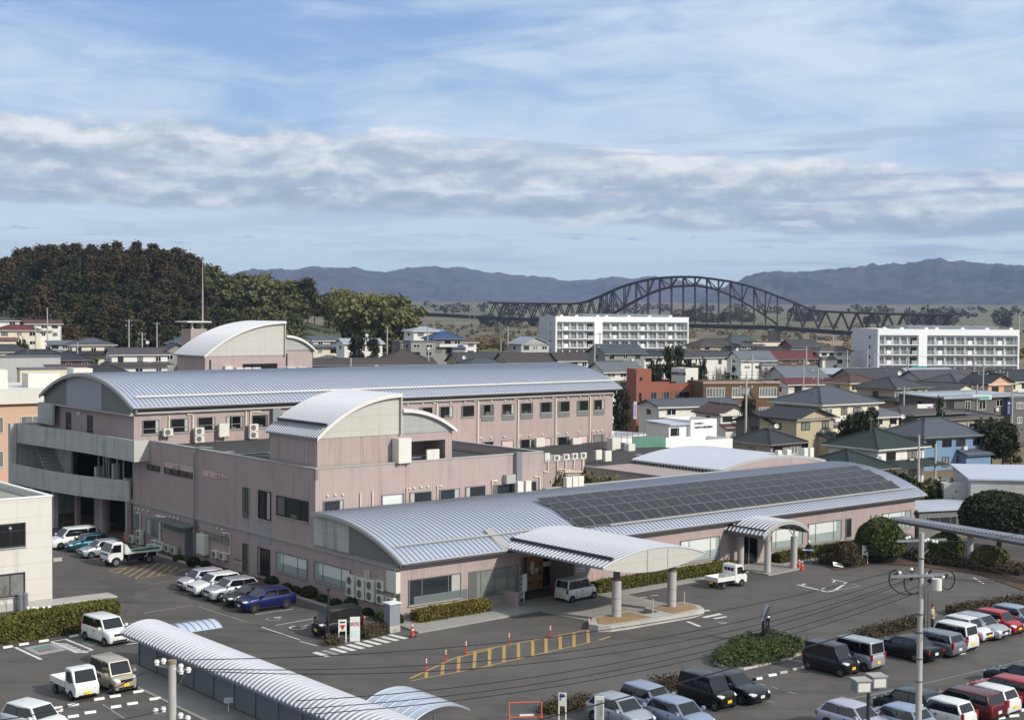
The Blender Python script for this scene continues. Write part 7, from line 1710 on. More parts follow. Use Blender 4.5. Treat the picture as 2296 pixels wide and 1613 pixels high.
# radio mast and far farmhouses
p=P(*T2(680,425),1150); ht=P(*T2(680,165),1150).z-p.z
mst=thing('lattice_mast','grey lattice radio mast left of the bridge','mast',(p.x,p.y,p.z)); b=MB()
for sx_,sy_ in ((-1,-1),(1,-1),(1,1),(-1,1)): b.tube([(sx_*2.2,sy_*2.2,-5),(sx_*.7,sy_*.7,ht*.85)],.22,4)
for i in range(9):
    z=i*ht*.85/9; w=2.2-1.5*i/9; b.tube([(-w,-w,z),(w,-w,z+ht*.09)],.12,4).tube([(w,-w,z),(-w,-w,z+ht*.09)],.12,4).tube([(-w,w,z),(w,w,z)],.12,4)
b.tube([(0,0,ht*.8),(0,0,ht)],.15,4).tube([(-.9,0,ht*.8),(-.9,0,ht*.97)],.1,4).tube([(.9,0,ht*.8),(.9,0,ht*.97)],.1,4); b.build('lattice',M_steel,mst); MB().box(-1.4,1.4,-1.4,1.4,ht*.62,ht*.64).box(-1.4,1.4,-1.4,1.4,ht*.8,ht*.82).build('platform',M_steel,mst)
for i,(c,x,y,w,wl,rc,l) in enumerate((('t2',430,396,13,'white','silver','far white farmhouse left of the mast'),('t2',525,398,13,'white','blueg','far white farmhouse just left of the mast foot'),('t2',632,402,5,'white','greyr','tiny white far house at the mast foot'),('t3',1500,518,7,'white','dark','far white building behind the right truss of the bridge'),('t3',2235,520,16,'pinkw','red','far reddish house at the right edge'),)):
    house(l,c,x,y,2600,w*1.7,13,5.0,2.6,wall=wl,rc=rc,anchor='base' if 0 else 'ridge',roof='gable',rot=-36,wins=2,group='far farmhouses')
# ================= POLES, WIRES =================
POLES=[]
def pole(label,c,x,yt,d,r=.16,yb=None,arms=1,group='concrete utility poles of the town',color=None,rt=None):
    top=P(*K(c,x,yt),d); t=thing('utility_pole',label,'utility pole',(top.x,top.y,0),0,group)
    z0=0 if yb is None else min(0,P(*K(c,x,yb),d).z); MB().tube([(0,0,z0-1),(0,0,top.z)],r*1.25,10,r*.85).build('pole',color or M_pole,t,smooth=40)
    a=MB()
    for k in range(arms):
        z=top.z-.5-k*1.3; a.box(-.95,.95,-.06,.06,z-.06,z+.06)
    if arms: a.build('crossarm',M_steel,t)
    q=MB()
    for k in range(arms):
        z=top.z-.44-k*1.3
        for xx in (-.8,0,.8): q.cyl(xx,0,z,z+.22,.07,6)
    if arms: q.build('insulators',M_white,t)
    POLES.append((t,top)); return t,top
for l,c,x,yt,d,ar in (('thin pole by the red-roofed house on the left slope','t1',415,660,405,0),('pole with a crossarm before the cedar wood, between two bungalows','t1',1132,760,395,2),('pole with crossarms left of the rear hall chimney','t1',1248,875,350,2),('pole before the dark wood near the rear hall chimney','t1',1378,785,395,1),('short pole at the left of the veranda house','t1',535,850,395,0),
    ('pole rising above the low roofs at the left edge','t1',312,800,360,0),('pole in front of the navy hip-roofed house','c1',680,200,350,0),
    ('white pole in front of the bamboo grove','c2',1360,60,360,0),('pole beside the tall white house right of the bamboo','c2',1715,60,370,0),('pole in the low scrub right of the blue roof','c2',1722,270,335,0),('short pole behind the vaulted roof','c2',1040,335,300,0),
    ('tall pole on the green bank left of the left apartment block','t2',937,505,430,0),('pole on the green bank below the dyke','t2',885,600,420,0),('pole by the yellow panel of the left apartment block','t2',1598,550,400,1),('pole behind the orange building','t2',1560,640,300,1),
    ('pole among the houses below the bridge, left','e2',75,330,345,1),('pole among the houses below the bridge, with lamp','e2',415,320,300,0),('tall pole in front of the red metal roof','e2',1270,200,345,0),('pole on the dyke near the right apartment block','e2',1690,10,470,0),('pole beside the end wall of the right apartment block','e2',1915,250,350,0),('pole carrying a wide wire rack above the blue-grey roofs','e2',1450,540,250,2),('pole at the tip of the pale gabled roof','e2',1225,400,290,1),
    ('tall pole in front of the brown hall','e2',320,640,196,2),('slim lamp pole against the end wall of the right apartment block','c4',922,260,345,0),('pole rising before the right apartment block, left','c4',985,290,330,0),('pole rising before the right apartment block, centre','c4',1278,265,330,0),('pole rising before the right apartment block, right','c4',1860,340,300,1),
    ('tall pole left of a close pair by the far shop','c4',1940,390,262,2),('shorter pole of the close pair by the far shop','c4',1885,570,240,2),('pole in front of the cream black-roofed house','c4',2085,440,285,1),('pole near the right edge above the blue sign','c4',2150,455,280,0),('pole at the far right by the silver van','c4',2195,570,225,0),('pole beside the beige balcony house','c4',1243,585,240,1),('pole in front of the blue house','c4',1375,1010,168,0),('short grey pole by the blue house carport','c4',1520,1090,180,0),('pole at the right end of the right apartment block','t3',2265,460,420,1),('pole beyond the right end of the right apartment block','c4',2225,240,400,1)):
    pole(l,c,x,yt,d,arms=ar,r=.15 if d<300 else .17)
TPL=[t for t in POLES]
for (i,j,l) in ((1,3,'wire between two poles before the cedar wood'),(2,6,'wire above the navy hip-roofed house'),(12,13,'wire above the green bank'),(15,16,'wire over the houses below the bridge, left'),(16,17,'wire over the houses below the bridge, middle'),(19,23,'wire before the end wall of the right apartment block'),(20,21,'wire near the wide wire rack'),(24,25,'wire before the right apartment block, left'),(25,26,'wire before the right apartment block, right'),(27,28,'wire between the close pair of poles'),(29,30,'wire in front of the cream black-roofed house'),(22,32,'long wire from the tall pole before the brown hall')):
    if max(i,j)<len(POLES):
        a=POLES[i][1]-Vector((0,0,.4)); b_=POLES[j][1]-Vector((0,0,.4)); c_=(a+b_)/2; pts=[a.lerp(b_,k/12)-Vector((0,0,(b_-a).length*.03*4*(k/12)*(1-k/12))) for k in range(13)]
        o=MB().tube([p-c_ for p in pts],.035,4).build('overhead_cable',M_wire); o.location=c_; tag(o,l,'cable','wires over the town')
# foreground pole, right
fp,ft=pole('tall weathered concrete pole with drooping black cable loops in the right foreground','b5',935,-120,62,r=.135,arms=0,group=None)
ft=P(*K('c8',1398,640),62)
zz=ft.z
a=Vector((1,.25,0)).normalized()
fh=MB(); fh.obox((0,0,0),a,Vector((-a.y,a.x,0)),1.2,.035,zz-.15,zz-.05); fh.build('crossarm',M_steel,fp)
def pz(y): return P(*K('c8',1398,y),62).z
m2=MB().obox((0,-.14,0),a,Vector((-a.y,a.x,0)),1.5,.035,pz(965)-.05,pz(965)+.07).obox((0,.14,0),a,Vector((-a.y,a.x,0)),1.4,.035,pz(985)-.06,pz(985)+.06); m2.build('crossarm',M_steel,fp)
ins=MB(); blk=MB()
def at8(x,y,dy=0): p=P(*K('c8',x,y),62+dy); return (p.x-ft.x,p.y-ft.y,p.z)
for x,y in ((1268,640),(1290,632),(1430,662),(1452,652),(1500,668),(1530,672)): q=at8(x,y); ins.ball(q,.075,8,5)
for x,y in ((1205,945),(1345,975),(1450,955),(1495,1000),(1590,985),(1310,915)): q=at8(x,y); ins.ball(q,.085,8,5)
for x,y in ((1175,955),(1315,985),(1470,1005),(1612,975),(1320,920),(1470,935)): q=at8(x,y); blk.tube([(q[0]-.08,q[1],q[2]-.10),(q[0]+.10,q[1],q[2]+.10)],.09,6,.03)
ins.build('insulators',M_white,fp); blk.build('insulator_shrouds',M_black,fp)
tr_=at8(1535,1040,-.3); MB().cyl(tr_[0],tr_[1],tr_[2]-.28,tr_[2]+.22,.20,14).build('transformer_can',M_dirtyw,fp,smooth=40)
st=MB()
for x,y,x2,y2 in ((1415,1090,1500,1010),(1430,980,1580,1010),(1400,800,1460,740)): st.tube([at8(x,y),at8(x2,y2)],.035,5)
st.build('bracket',M_steel,fp)
lp=MB()
def loop(pts):
    P3=[Vector(at8(*p)) for p in pts]; out=[]
    for i in range(len(P3)-1):
        p0=P3[max(i-1,0)];p1=P3[i];p2=P3[i+1];p3=P3[min(i+2,len(P3)-1)]
        for j in range(5):
            t=j/5; out.append(.5*((2*p1)+(p2-p0)*t+(2*p0-5*p1+4*p2-p3)*t*t+(3*p1-p0-3*p2+p3)*t**3))
    return out+[P3[-1]]
for pts in ([(1180,915),(1130,935),(1112,1000),(1140,1075),(1230,1130),(1330,1130),(1395,1095)],[(1262,955),(1245,1010),(1255,1080),(1300,1125),(1380,1120),(1410,1080)],[(1655,930),(1690,985),(1670,1060),(1620,1090),(1570,1050)]): lp.tube(loop(pts),.032,5)
lp.build('cable_loop',M_wire,fp)
rg_=MB()
for y in (820,1310,1470,1700,1900): z=pz(y); rg_.tube([(0,0,z),(0,0,z+.05)],.165,14)
rg_.build('steel_band',M_dtrim,fp); MB().tube([at8(1455,1100),at8(1450,1531,-.2)],.015,4).tube([at8(1425,1100),at8(1423,1531,-.2)],.015,4).build('guy_wire',M_wire,fp)
# foreground pole, bottom left
gp_=thing('utility_pole','concrete pole with two tiers of white insulators in the bottom left foreground','utility pole',(0,0,0)); bt=P(*K('b1',1512,1010),48); gp_.location=(bt.x,bt.y,0)
MB().tube([(0,0,-1),(0,0,bt.z)],.16,12,.135).build('pole',M_pole,gp_,smooth=40); MB().tube([(0,0,bt.z-.1),(0,0,bt.z+.03)],.15,12).build('pole_cap',mk('cap_tan',(140,124,96),.8),gp_)
def at1(x,y,dd=0): p=P(*K('b1',x,y),48+dd); return (p.x-bt.x,p.y-bt.y,p.z)
i1=MB()
for x,y in ((1378,1020),(1437,1008),(1527,1075),(1588,1055),(1592,1098),(1655,1085),(1368,1445),(1437,1430),(1522,1505),(1586,1485),(1650,1510)):
    q=at1(x,y); i1.cyl(q[0],q[1],q[2]-.10,q[2]+.07,.075,8).cyl(q[0],q[1],q[2]-.02,q[2]+.02,.10,8)
i1.build('insulators',M_white,gp_)
MB().tube([at1(1370,1050),at1(1660,1095)],.045,6).tube([at1(1430,1040,.3),at1(1600,1120,.3)],.04,6).tube([at1(1360,1470),at1(1660,1525)],.045,6).build('crossarm',M_steel,gp_); MB().tube([at1(1545,1270),at1(1620,1130)],.02,5).build('stay',M_dtrim,gp_)
# cables across the picture
def cable(label,pa,pb,sag,r=.017,grp='overhead cables crossing the car park'):
    n=28; pts=[pa.lerp(pb,i/n)-Vector((0,0,sag*4*(i/n)*(1-i/n))) for i in range(n+1)]; c_=pa.lerp(pb,.5)
    o=MB().tube([p-c_ for p in pts],r,5).build('overhead_cable',M_wire); o.location=c_; tag(o,label,'cable',grp); return o
for i,(c0,x0,y0,d0,c1_,x1,y1,d1,s) in enumerate((('b1',1655,1003,47,'c8',1180,920,61,.5),('b1',1590,1075,47,'c8',1262,960,61,.6),('b1',1527,1100,47,'c8',1320,925,62,.7),
    ('b1',1440,1250,46,'c8',1175,965,61,.2),('b1',0,1560,40,'b2',1200,1295,56,.2))):
    pass
CB=[((-60,1630,40),(420,1500,46)),((-60,1560,44),(340,1440,48)),
    ((385,1500,48),(1100,1560,52)),
    ((690,1477,52),(2063,1262,62)),((600,1490,52),(2063,1290,62)),((590,1497,52),(2063,1300,62)),((1015,1533,52),(2063,1352,62)),((1000,1553,51),(2075,1372,62)),((990,1572,50),(2063,1395,62)),
    ((760,1462,50),(2063,1235,64))]
GW=[(('b1',1660,1000,48),('b2',2296,860,60)),(('b1',1590,1052,48),('b3',1075,820,60)),(('b1',1590,1070,48),('b3',960,880,60))]
def PX(c,x,y,d): return P(*K(c,x,y),d)
LBC=['upper cable of the three passing above the zebra crossing','middle cable of the three passing above the zebra crossing','lowest cable of the three passing above the zebra crossing','upper cable of the three over the small vaulted shelter','middle cable of the three over the small vaulted shelter','lowest cable of the three over the small vaulted shelter','pale cable running from the arrow sign to the tall concrete pole','cable reaching the small pickup at the lower left','cable passing the bottom left corner']
cable(LBC[0],PX('b1',1655,1000,48),P(2063,1180,62) if 0 else PX('c8',1175,925,62),.9)
cable(LBC[1],PX('b1',1590,1075,48),PX('c8',1262,965,62),1.3)
cable(LBC[2],PX('b1',1592,1090,48.3),PX('c8',1320,990,62.5),1.5)
cable(LBC[3],PX('b2',560,1360,48),PX('c8',1380,985,62),1.0); cable(LBC[4],PX('b2',400,1440,47),PX('c8',1380,1060,62),1.0); cable(LBC[5],PX('b2',300,1500,46),PX('c8',1385,1110,62),1.0)
cable(LBC[6],PX('b3',640,1531,56),PX('c8',1370,1302,62),.1,r=.03); cable(LBC[7],PX('b1',-40,1531,42),PX('b1',1380,1045,48),.35); cable(LBC[8],PX('b1',200,1560,42),PX('b1',1435,1440,48),.2)
for i,(c,x0,y0,d0,x1,y1,d1) in enumerate((('c8',1400,660,62,2400,560,90),('c8',1500,670,62,2400,1000,75),('c8',1610,980,62,2400,930,80),('c8',1612,990,62,2400,960,80))):
    cable(('topmost','second','third','lowest')[i]+' cable leaving the tall concrete pole to the right',PX(c,x0,y0,d0),PX(c,x1,y1,d1),.3)
# ================= CAR PORT WITH VAULTED ROOF =================
CPt=thing('vaulted_shelter','long bicycle shelter with bright corrugated vaulted roof in the lower left','bicycle shelter',W(0,0,0),RZ)
CA_=(-21.0,-19.4,2.12,2.68)
vault(CPt,-34.0,-.25,-21.0,-17.8,*CA_,M_roofw,M_roofwr,pitch=.40,rw=.09,rh=.10,along='y',seg=16,name='roof')
fascia(CPt,-.25,-21.0,-17.8,*CA_,M_trim,along='y',t=.06,h=.16)
pn=MB(); 
for i in range(14): pn.box(-19.85,-19.8,-.4-(i+1)*2.4+.05,-.4-i*2.4,.05,2.25)
pn.build('wall_panels',mk('corrugated_panel_grey',(112,116,120),.6,var=.1,vs=.6),CPt)
for i in range(15): MB().box(-19.93,-19.81,-.46-i*2.4,-.34-i*2.4,0,2.3).build('post',M_steel,CPt)
MB().box(-20.9,-20.8,-34,-.3,1.98,2.08).build('edge_beam',M_dtrim,CPt)
glassm=mk('translucent_sheet',(176,188,206),.25,var=.06,spec=.6)
for nm,lb,ya,yb,xa,xb,z0_,zp_ in (('small_canopy','small pale curved canopy at the far end of the bicycle shelter',-3.1,-.9,-18.3,-15.6,2.3,2.6),('small_canopy','pale blue curved canopy at the near end of the bicycle shelter',-27.2,-23.0,-17.2,-15.2,2.3,2.9)):
    t=thing(nm,lb,'canopy',W(0,0,0),RZ)
    if ya>-10: vault(t,xa,xb,ya,yb,ya,(ya+yb)/2,z0_,zp_,glassm,M_steel,pitch=.45,rw=.03,rh=.04,th=.05,along='x',seg=12)
    else: vault(t,ya,yb,-18.4,-14.9,-18.6,-16.6,2.15,2.85,glassm,M_steel,pitch=.55,rw=.04,rh=.05,th=.05,along='y',seg=14)
    MB().cyl(xa+.5,ya+.5,0,2.3,.05,8).cyl(xb-.3,yb-.4,0,2.25,.05,8).build('post',M_steel,t)
structure(slab('shelter_walk',[W(-20.0,-.1),W(-20.0,-34),W(-22.3,-34),W(-22.3,-.1)],-.02,.06,M_walk))
MK2=MB()
sg=thing('small_sign','small white notice on a short post by the shelter wall','sign',W(-20.5,-13.0),RZ+R(-20)); MB().box(-.25,.25,-.02,.02,.55,.85).build('board',M_plw,sg); MB().cyl(0,.04,0,.6,.03,6).build('post',M_white,sg)
# ================= SIGNS, CONES, BOLLARDS =================
def board(label,c,xl,xr,yt,yb,pan=.55,rot=0,h=None,name='signboard',legs=True,full=False,fn=None,group=None,rad=0):
    p=KG(c,(xl+xr)/2,yb); s=CR[c][2]/1.5353/F*p.y; w=(xr-xl)*s; h=(yb-yt)*s*1.0
    t=thing(name,label,'signboard',(p.x,p.y,0),R(rot),group)
    b=MB(); zb=h*(1-pan) if not full else .0
    b.box(-w/2,w/2,-.03,.03,zb,h); b.build('panel',M_plw,t)
    if legs: MB().box(-w/2,-w/2+.07,-.04,.04,0,zb).box(w/2-.07,w/2,-.04,.04,0,zb).build('legs',M_white,t)
    if fn: fn(t,w,h,zb)
    return t
def f1(t,w,h,zb):
    MB().box(-w*.32,w*.32,-.045,-.031,h-.22,h-.12).build('dark_band',M_fdark,t)
    MB().add([(-.2,-.035,h-.35),(.2,-.035,h-.35),(0,-.035,h-.72)],[(0,2,1)]).build('red_triangle',mk('sign_red',(180,40,44),.5,var=.02),t)
board('white two-legged sign with a red triangle in front of the black minivan','b2',930,1002,645,850,pan=.5,rot=12,fn=f1)
def f2(t,w,h,zb):
    text('lettering','病院',.32,mk('sign_red',(180,40,44),.5,var=.02),t,(-.33,-.04,h-.6),(R(90),0,0),.004); MB().box(-w*.35,w*.35,-.04,-.031,.3,h-.9).build('tinted_panel',mk('pale_mint',(196,214,206),.5,var=.03),t)
board('tall pale solid sign with red lettering right of the two-legged sign','b2',1032,1120,620,838,rot=10,full=True,legs=False,fn=f2)
def f3(t,w,h,zb):
    MB().box(-w*.34,w*.34,-.045,-.031,h-.2,h-.12).build('dark_band',M_fdark,t); text('lettering','P',.55,mk('sign_blue',(60,70,140),.5,var=.02),t,(-.17,-.04,zb+.3),(R(90),0,0),.004)
board('white two-legged sign left of the arrow signboard at the bottom edge','b3',820,893,1285,1540,pan=.46,rot=-8,fn=f3)
def f4(t,w,h,zb):
    MB().box(-w*.36,w*.36,-.04,-.031,h-2.0,h-.2).build('tinted_panel',MATS['pale_mint'],t)
    a=MB(); z=h-2.45; a.box(-.30,.2,-.045,-.031,z-.04,z+.04).add([(.32,-.04,z),(.08,-.04,z+.26),(.02,-.04,z+.20),(.18,-.04,z),(.02,-.04,z-.20),(.08,-.04,z-.26)],[(0,1,2,3),(0,3,4,5)]); a.build('arrow',M_fdark,t)
t=thing('signboard','tall white board with a black arrow at the bottom edge','signboard',(KG('b3',1180,1640).x,KG('b3',1180,1640).y,0),R(-8)); s_=KG('b3',1180,1640).y/F*CR['b3'][2]/1.5353; hh=(1640-1312)*s_; ww=84*s_
MB().box(-ww/2,ww/2,-.04,.04,0,hh).build('panel',M_plw,t); f4(t,ww,hh,0)
board('small white two-legged notice in the planting bed before the clipped dome','c8',873,925,706,868,pan=.5,rot=-4,fn=lambda t,w,h,zb:(MB().box(-w*.3,w*.3,-.04,-.031,h-.18,h-.12).build('dark_band',M_fdark,t),MB().box(-.1,.1,-.04,-.031,h-.65,h-.42).build('symbol',M_frame,t)))
p=KG('c8',665,905); t=thing('fallen_sign','small white sign leaning low in the planting bed','sign',(p.x,p.y,.15),R(20)); o=MB().box(-.5,.5,-.02,.02,0,.38).build('board',M_plw,t); o.rotation_euler=(R(-35),R(12),0); MB().box(-.3,.3,-.035,-.021,.12,.22).build('marks',M_fdark,o)
# leaning poster stand at the entrance
p=KG('c7',500,1190); t=thing('poster_stand','leaning poster stand with blue and white notices by the entrance','poster stand',(p.x,p.y,.06),RZ+R(6)); o=MB().box(-.36,.36,-.03,.03,0,2.0).build('board',mk('poster_blue',(96,112,150),.5,var=.1),t); o.rotation_euler=(R(-6),R(-5),0)
q=MB()
for k in range(5): q.box(-.28,.28,-.04,-.031,.12+k*.37,.40+k*.37)
q.build('papers',M_plw,o); MB().box(-.35,.35,-.25,.25,0,.12).build('base',mk('stand_navy',(40,52,90),.5),t)
u_,z_=onV(*K('c7',512,960),-.3); t=thing('white_notice_post','narrow white notice post beside the orange timber screen','notice post',W(u_,-.5),RZ); MB().box(-.2,.2,-.03,.03,.9,2.2).build('board',M_plw,t); MB().box(-.03,.03,.03,.08,.06,2.2).build('post',M_white,t)
# grey pillar with white cap
p=KG('c6',1405,1460); t=thing('gate_pillar','grey square pillar with white top at the corner of the front walk','pillar',(p.x,p.y,0),RZ); MB().box(-.42,.42,-.30,.42,-.05,1.95).build('body',mk('pillar_grey',(128,132,140),.7,var=.08),t); MB().box(-.5,.5,-.38,.5,1.95,2.03).build('cap',M_white,t); MB().box(-.44,.44,-.32,.44,-.05,.45).build('base',M_conc2,t)
# thin dark post
p=KG('b2',842,845); t=thing('thin_post','thin dark post with a bracket top by the black minivan','post',(p.x,p.y,0)); MB().cyl(0,0,0,3.5,.06,8).build('post',M_fdark,t); MB().box(-.12,.12,-.06,.06,3.4,3.6).build('bracket',M_fdark,t)
# traffic cones
def cone(label,c,x,y,h=.75,group='traffic cones'):
    p=KG(c,x,y); t=thing('traffic_cone',label,'traffic cone',(p.x,p.y,.0),RZ,group); MB().box(-.21,.21,-.21,.21,0,.05).build('base',M_redpl if h<1 else M_black,t); MB().cyl(0,0,.05,h,.15,14,.03).build('cone',M_redpl,t,smooth=40)
    MB().cyl(0,0,h*.45,h*.62,.101,14,.076).cyl(0,0,h*.75,h*.86,.065,14,.05).build('white_band',M_white,t,smooth=40) if 'orange-only' not in label else None; return t
cone('red cone on a dark base beside the front walk corner, by the zebra crossing','c6',1580,1505,1.0)
cone('red and white cone left of a pair beside the canopy column','c8',320,905,.85); cone('red and white cone right of a pair beside the canopy column','c8',348,918,.85)
cone('red and white cone in the shade near the undercroft','c5',1093,660,.8)
# orange delineator posts
for i,(c,x,yt,yb) in enumerate((('b2',1702,980,1095),('b2',1873,905,1015),('b2',2050,830,945),('b3',388,760,865),('b3',750,695,800),('b3',1090,630,735))):
    p=KG(c,x,yb); h=(yb-yt)*CR[c][2]/1.5353/F*p.y; t=thing('delineator_post',('first','second','third','fourth','fifth','sixth')[i]+' orange marker post from the left along the yellow ladder marking','marker post',(p.x,p.y,0),0,'orange marker posts on the yellow marking')
    MB().cyl(0,0,0,.05,.11,12).cyl(0,0,.05,h,.045,10).build('post',M_redpl,t,smooth=40); MB().cyl(0,0,h*.62,h*.72,.05,10).cyl(0,0,h*.8,h*.92,.05,10).build('white_band',M_white,t,smooth=40)
# orange barrier frame at the bottom
p=KG('b3',530,1560); t=thing('barrier_frame','orange tubular barrier frame at the bottom edge','barrier',(p.x,p.y,0),R(8)); w=1.75; hq=1.15
MB().tube([(-w/2,0,0),(-w/2,.02,hq),(w/2,.02,hq),(w/2,0,0)],.035,6).tube([(-w/2,-.3,0),(-w/2,0,hq)],.03,6).tube([(w/2,-.3,0),(w/2,0,hq)],.03,6).tube([(-w/2,0,.35),(w/2,0,.35)],.03,6).build('frame',mk('orange_tube',(206,98,66),.5,var=.06),t); MB().box(-.3,.45,-.03,.05,.42,.50).build('white_rail',M_white,t)
# wheel stops
WS=[('b1',25,108,895),('b1',165,250,870),('b1',340,424,842),('b1',610,688,800),('b1',445,548,1432),('b1',595,690,1403),('b1',825,915,1352),('b1',962,1058,1327),('b1',1168,1258,1287),('b1',595,690,1505),('b1',742,842,1470),('b1',972,1062,1420),('b1',1115,1208,1392),('b1',1312,1410,1350),('b4',797,866,1236),('b4',926,998,1203),('b4',1032,1098,1178),('b4',1152,1214,1146),('b4',1238,1272,1132),('b4',48,102,1424),('b3',1832,1885,1350),('b5',1850,1882,1528),('b5',1740,1830,1580),('b5',1640,1700,1600),('b5',1000,1040,1030),('b5',1285,1330,1000)]
for i,(c,x0,x1,y) in enumerate(WS):
    a=KG(c,x0,y+ (5 if c!='b5' else 4)); b_=KG(c,x1,y-8 if c=='b1' else y-6); d=(b_-a); l=d.length; d.normalize(); m_=(a+b_)/2
    side='in front of the small pickup and beige minicar' if c=='b1' and y>1100 else 'in the left bays along the tall hedge' if c=='b1' else 'in the right-hand lot'
    o=MB().prof([(-.09,0),(.09,0),(.06,.11),(-.06,.11)],'x',-l/2,l/2).build('wheel_stop',M_conc2 if i in(16,17) else M_white); o.location=(m_.x,m_.y,0.005); o.rotation_euler=(0,0,math.atan2(d.y,d.x)); tag(o,'short white concrete wheel stop '+side,'wheel stop','white wheel stops '+side)
# kerb stone by the undercroft, retaining strip by the white office
t=tag(slab('kerb_stone',[KG('c5',468,828),KG('c5',545,822),KG('c5',545,840),KG('c5',468,848)],0,.15,M_conc2),'short pale kerb stone beside the row of three cars','kerb')
# lamp post
p=P(*K('b5',445,1300),66.7); t=thing('lamp_post','slim dark lamp post with two square lantern heads at the bottom right','lamp post',(p.x,p.y,0),R(12))
MB().cyl(0,0,0,p.z-.1,.09,10).box(-.5,.5,-.04,.04,p.z-.2,p.z-.12).build('post',mk('post_navy',(52,54,70),.5),t)
for s in (-1,1):
    x0_=s*.58-.36+ (0); h_=MB().box(s*.55-.36,s*.55+.36,-.36+.3*s,.36+.3*s,p.z-.12,p.z+.42).build('lantern_head',M_steel,t); MB().box(s*.55-.30,s*.55+.30,-.37+.3*s,-.361+.3*s,p.z-.06,p.z+.34).build('lens',M_dirtyw,h_); MB().box(s*.55-.40,s*.55+.40,-.40+.3*s,.40+.3*s,p.z+.42,p.z+.47).build('hood',M_trim,h_)
# sculpture in the juniper bed
p=KG('b4',905,905); t=thing('sculpture','polished metal sculpture of leaning bars in the juniper bed','sculpture',(p.x,p.y,0)); q=lambda x,y:( (KG('b4',x,905).x-p.x), (905-y)*CR['b4'][2]/1.5353/F*p.y)
M_pol=mk('polished_metal',(150,154,162),.15,metal=.9,var=.1)
def bar(pts,w,m,nm): 
    b=MB(); b.tube([(q(*a)[0],0,q(*a)[1]) for a in pts],w,8,w*.7); return b.build(nm,m,t,smooth=50)
bar([(905,890),(878,760),(880,690)],.14,mk('dark_bronze',(58,58,56),.35,metal=.7),'leg'); bar([(915,890),(928,760),(928,670),(930,630)],.15,MATS['dark_bronze'],'leg'); bar([(898,890),(905,780),(910,660)],.12,MATS['dark_bronze'],'leg')
bar([(875,690),(890,630),(915,560),(930,545)],.22,M_pol,'polished_blade'); MB().ball((q(917,662)[0],0,q(917,662)[1]),.2,10,7).build('ball',M_pol,t,smooth=True); MB().box(-.5,.5,-.4,.4,0,.3).build('plinth',M_conc2,t)
# ================= AIR CONDITIONERS =================
def acm(name,w,h,d,fans,dark=False):
    e=empty(name,(0,0,-60)); MB().box(-w/2,w/2,-d,0,0,h).build('casing',M_ac,e,bevel=.02)
    for k in range(fans):
        zc=h*(k+.5)/fans; r=min(w,h/fans)*.38; b=MB(); n=18
        xo=-w*.08
        b.poly([(xo+math.cos(2*math.pi*i/n)*r,-d-.012,zc+math.sin(2*math.pi*i/n)*r) for i in range(n)]); b.build('fan_grille',M_acd,e)
        g=MB()
        for i in range(4): g.box(xo-r,xo+r,-d-.025,-d-.014,zc-r*.75+i*r*.5-.008,zc-r*.75+i*r*.5+.008)
        g.build('guard',M_frame,e.children[-1] if 0 else e)
    MB().box(-w*.42,-w*.32,-d-.02,.02,-.08,0).box(w*.32,w*.42,-d-.02,.02,-.08,0).build('foot',M_frame,e); return e
AP={'s':acm('air_conditioner',.85,.62,.32,1),'t':acm('air_conditioner',.95,1.38,.36,2),'b':acm('air_conditioner',1.0,1.6,.75,0),'p':acm('air_conditioner',.9,1.1,.3,0)}
AU=set(); ORD=('first','second','third','fourth','fifth','sixth','seventh','eighth')
def ac(kind,loc,face,label,group,sc=1):
    o=AP[kind] if kind not in AU else copy_tree(AP[kind]); AU.add(kind); o.location=loc; o.scale=(sc,)*3
    o.rotation_euler=(0,0,RZ if face=='v' else RZ-math.pi/2); tag(o,label,'air conditioner',group); return o
def acu(kind,c,x,y,label,group,off=.02,sc=1):   # on the left facade, (x,y)=bottom centre
    v,z=onU(*K(c,x,y),-.3); return ac(kind,W(-off,v,z),'u',label,group,sc)
g1='air conditioners on the shaded wall near the front corner'
for k,(c,x,y,kd) in enumerate((('c6',1042,1150,'t'),('c6',1130,1175,'t'),('c6',1215,1195,'t'),('c6',1300,1098,'s'),('c6',1300,1220,'s'),('c6',1385,1245,'s'))):
    acu(kd,c,x,y,('tall two-fan air conditioner, leftmost of three near the corner','tall two-fan air conditioner, middle of three near the corner','tall two-fan air conditioner, rightmost of three near the corner','small air conditioner right of the tall ones, upper of two','small air conditioner right of the tall ones, lower of two','small air conditioner closest to the front corner, under the wall cabinet')[k],g1,sc=1.12)
acu('p','c6',1405,1115,'grey wall cabinet beside the small air conditioners at the corner',g1,sc=1.35)
g2='air conditioners low on the shaded wall'
acu('p','d1',970,1400,'big pale wall unit left of the high strip window',g2,sc=1.6)
for k,x in enumerate((1110,1195)): acu('s','d1',x,1440+k*22,('left','right')[k]+' small air conditioner of the pair under the high strip window',g2,sc=1.05)
for k,x in enumerate((440,520,590,660)): acu('s','d1',x,1320+k*25,ORD[k]+' air conditioner from the left in the row of four behind the dump truck',g2,sc=1.1,off=.15)
acu('s','d1',185,1265,'small air conditioner left of the tall pale unit behind the dump truck',g2,sc=1.1,off=.15); acu('t','d1',270,1285,'tall pale unit under the leftmost window behind the dump truck',g2,sc=.95,off=.15)
g3='air conditioners on the ledge of the long block'
def acv(kind,c,x,y,at,label,group,sc=1,off=.35): u,z=onV(*K(c,x,y),at-off); return ac(kind,W(u,at-off,z),'v',label,group,sc)
acv('s','c1',1465,1018,L0,'single air conditioner beside the first windows of the long block',g3,1.15)
acv('s','c1',1740,1008,L0,'upper of two stacked air conditioners by the third window of the long block',g3,1.15); acv('s','c1',1740,1075,L0,'lower of two stacked air conditioners by the third window of the long block',g3,1.15)
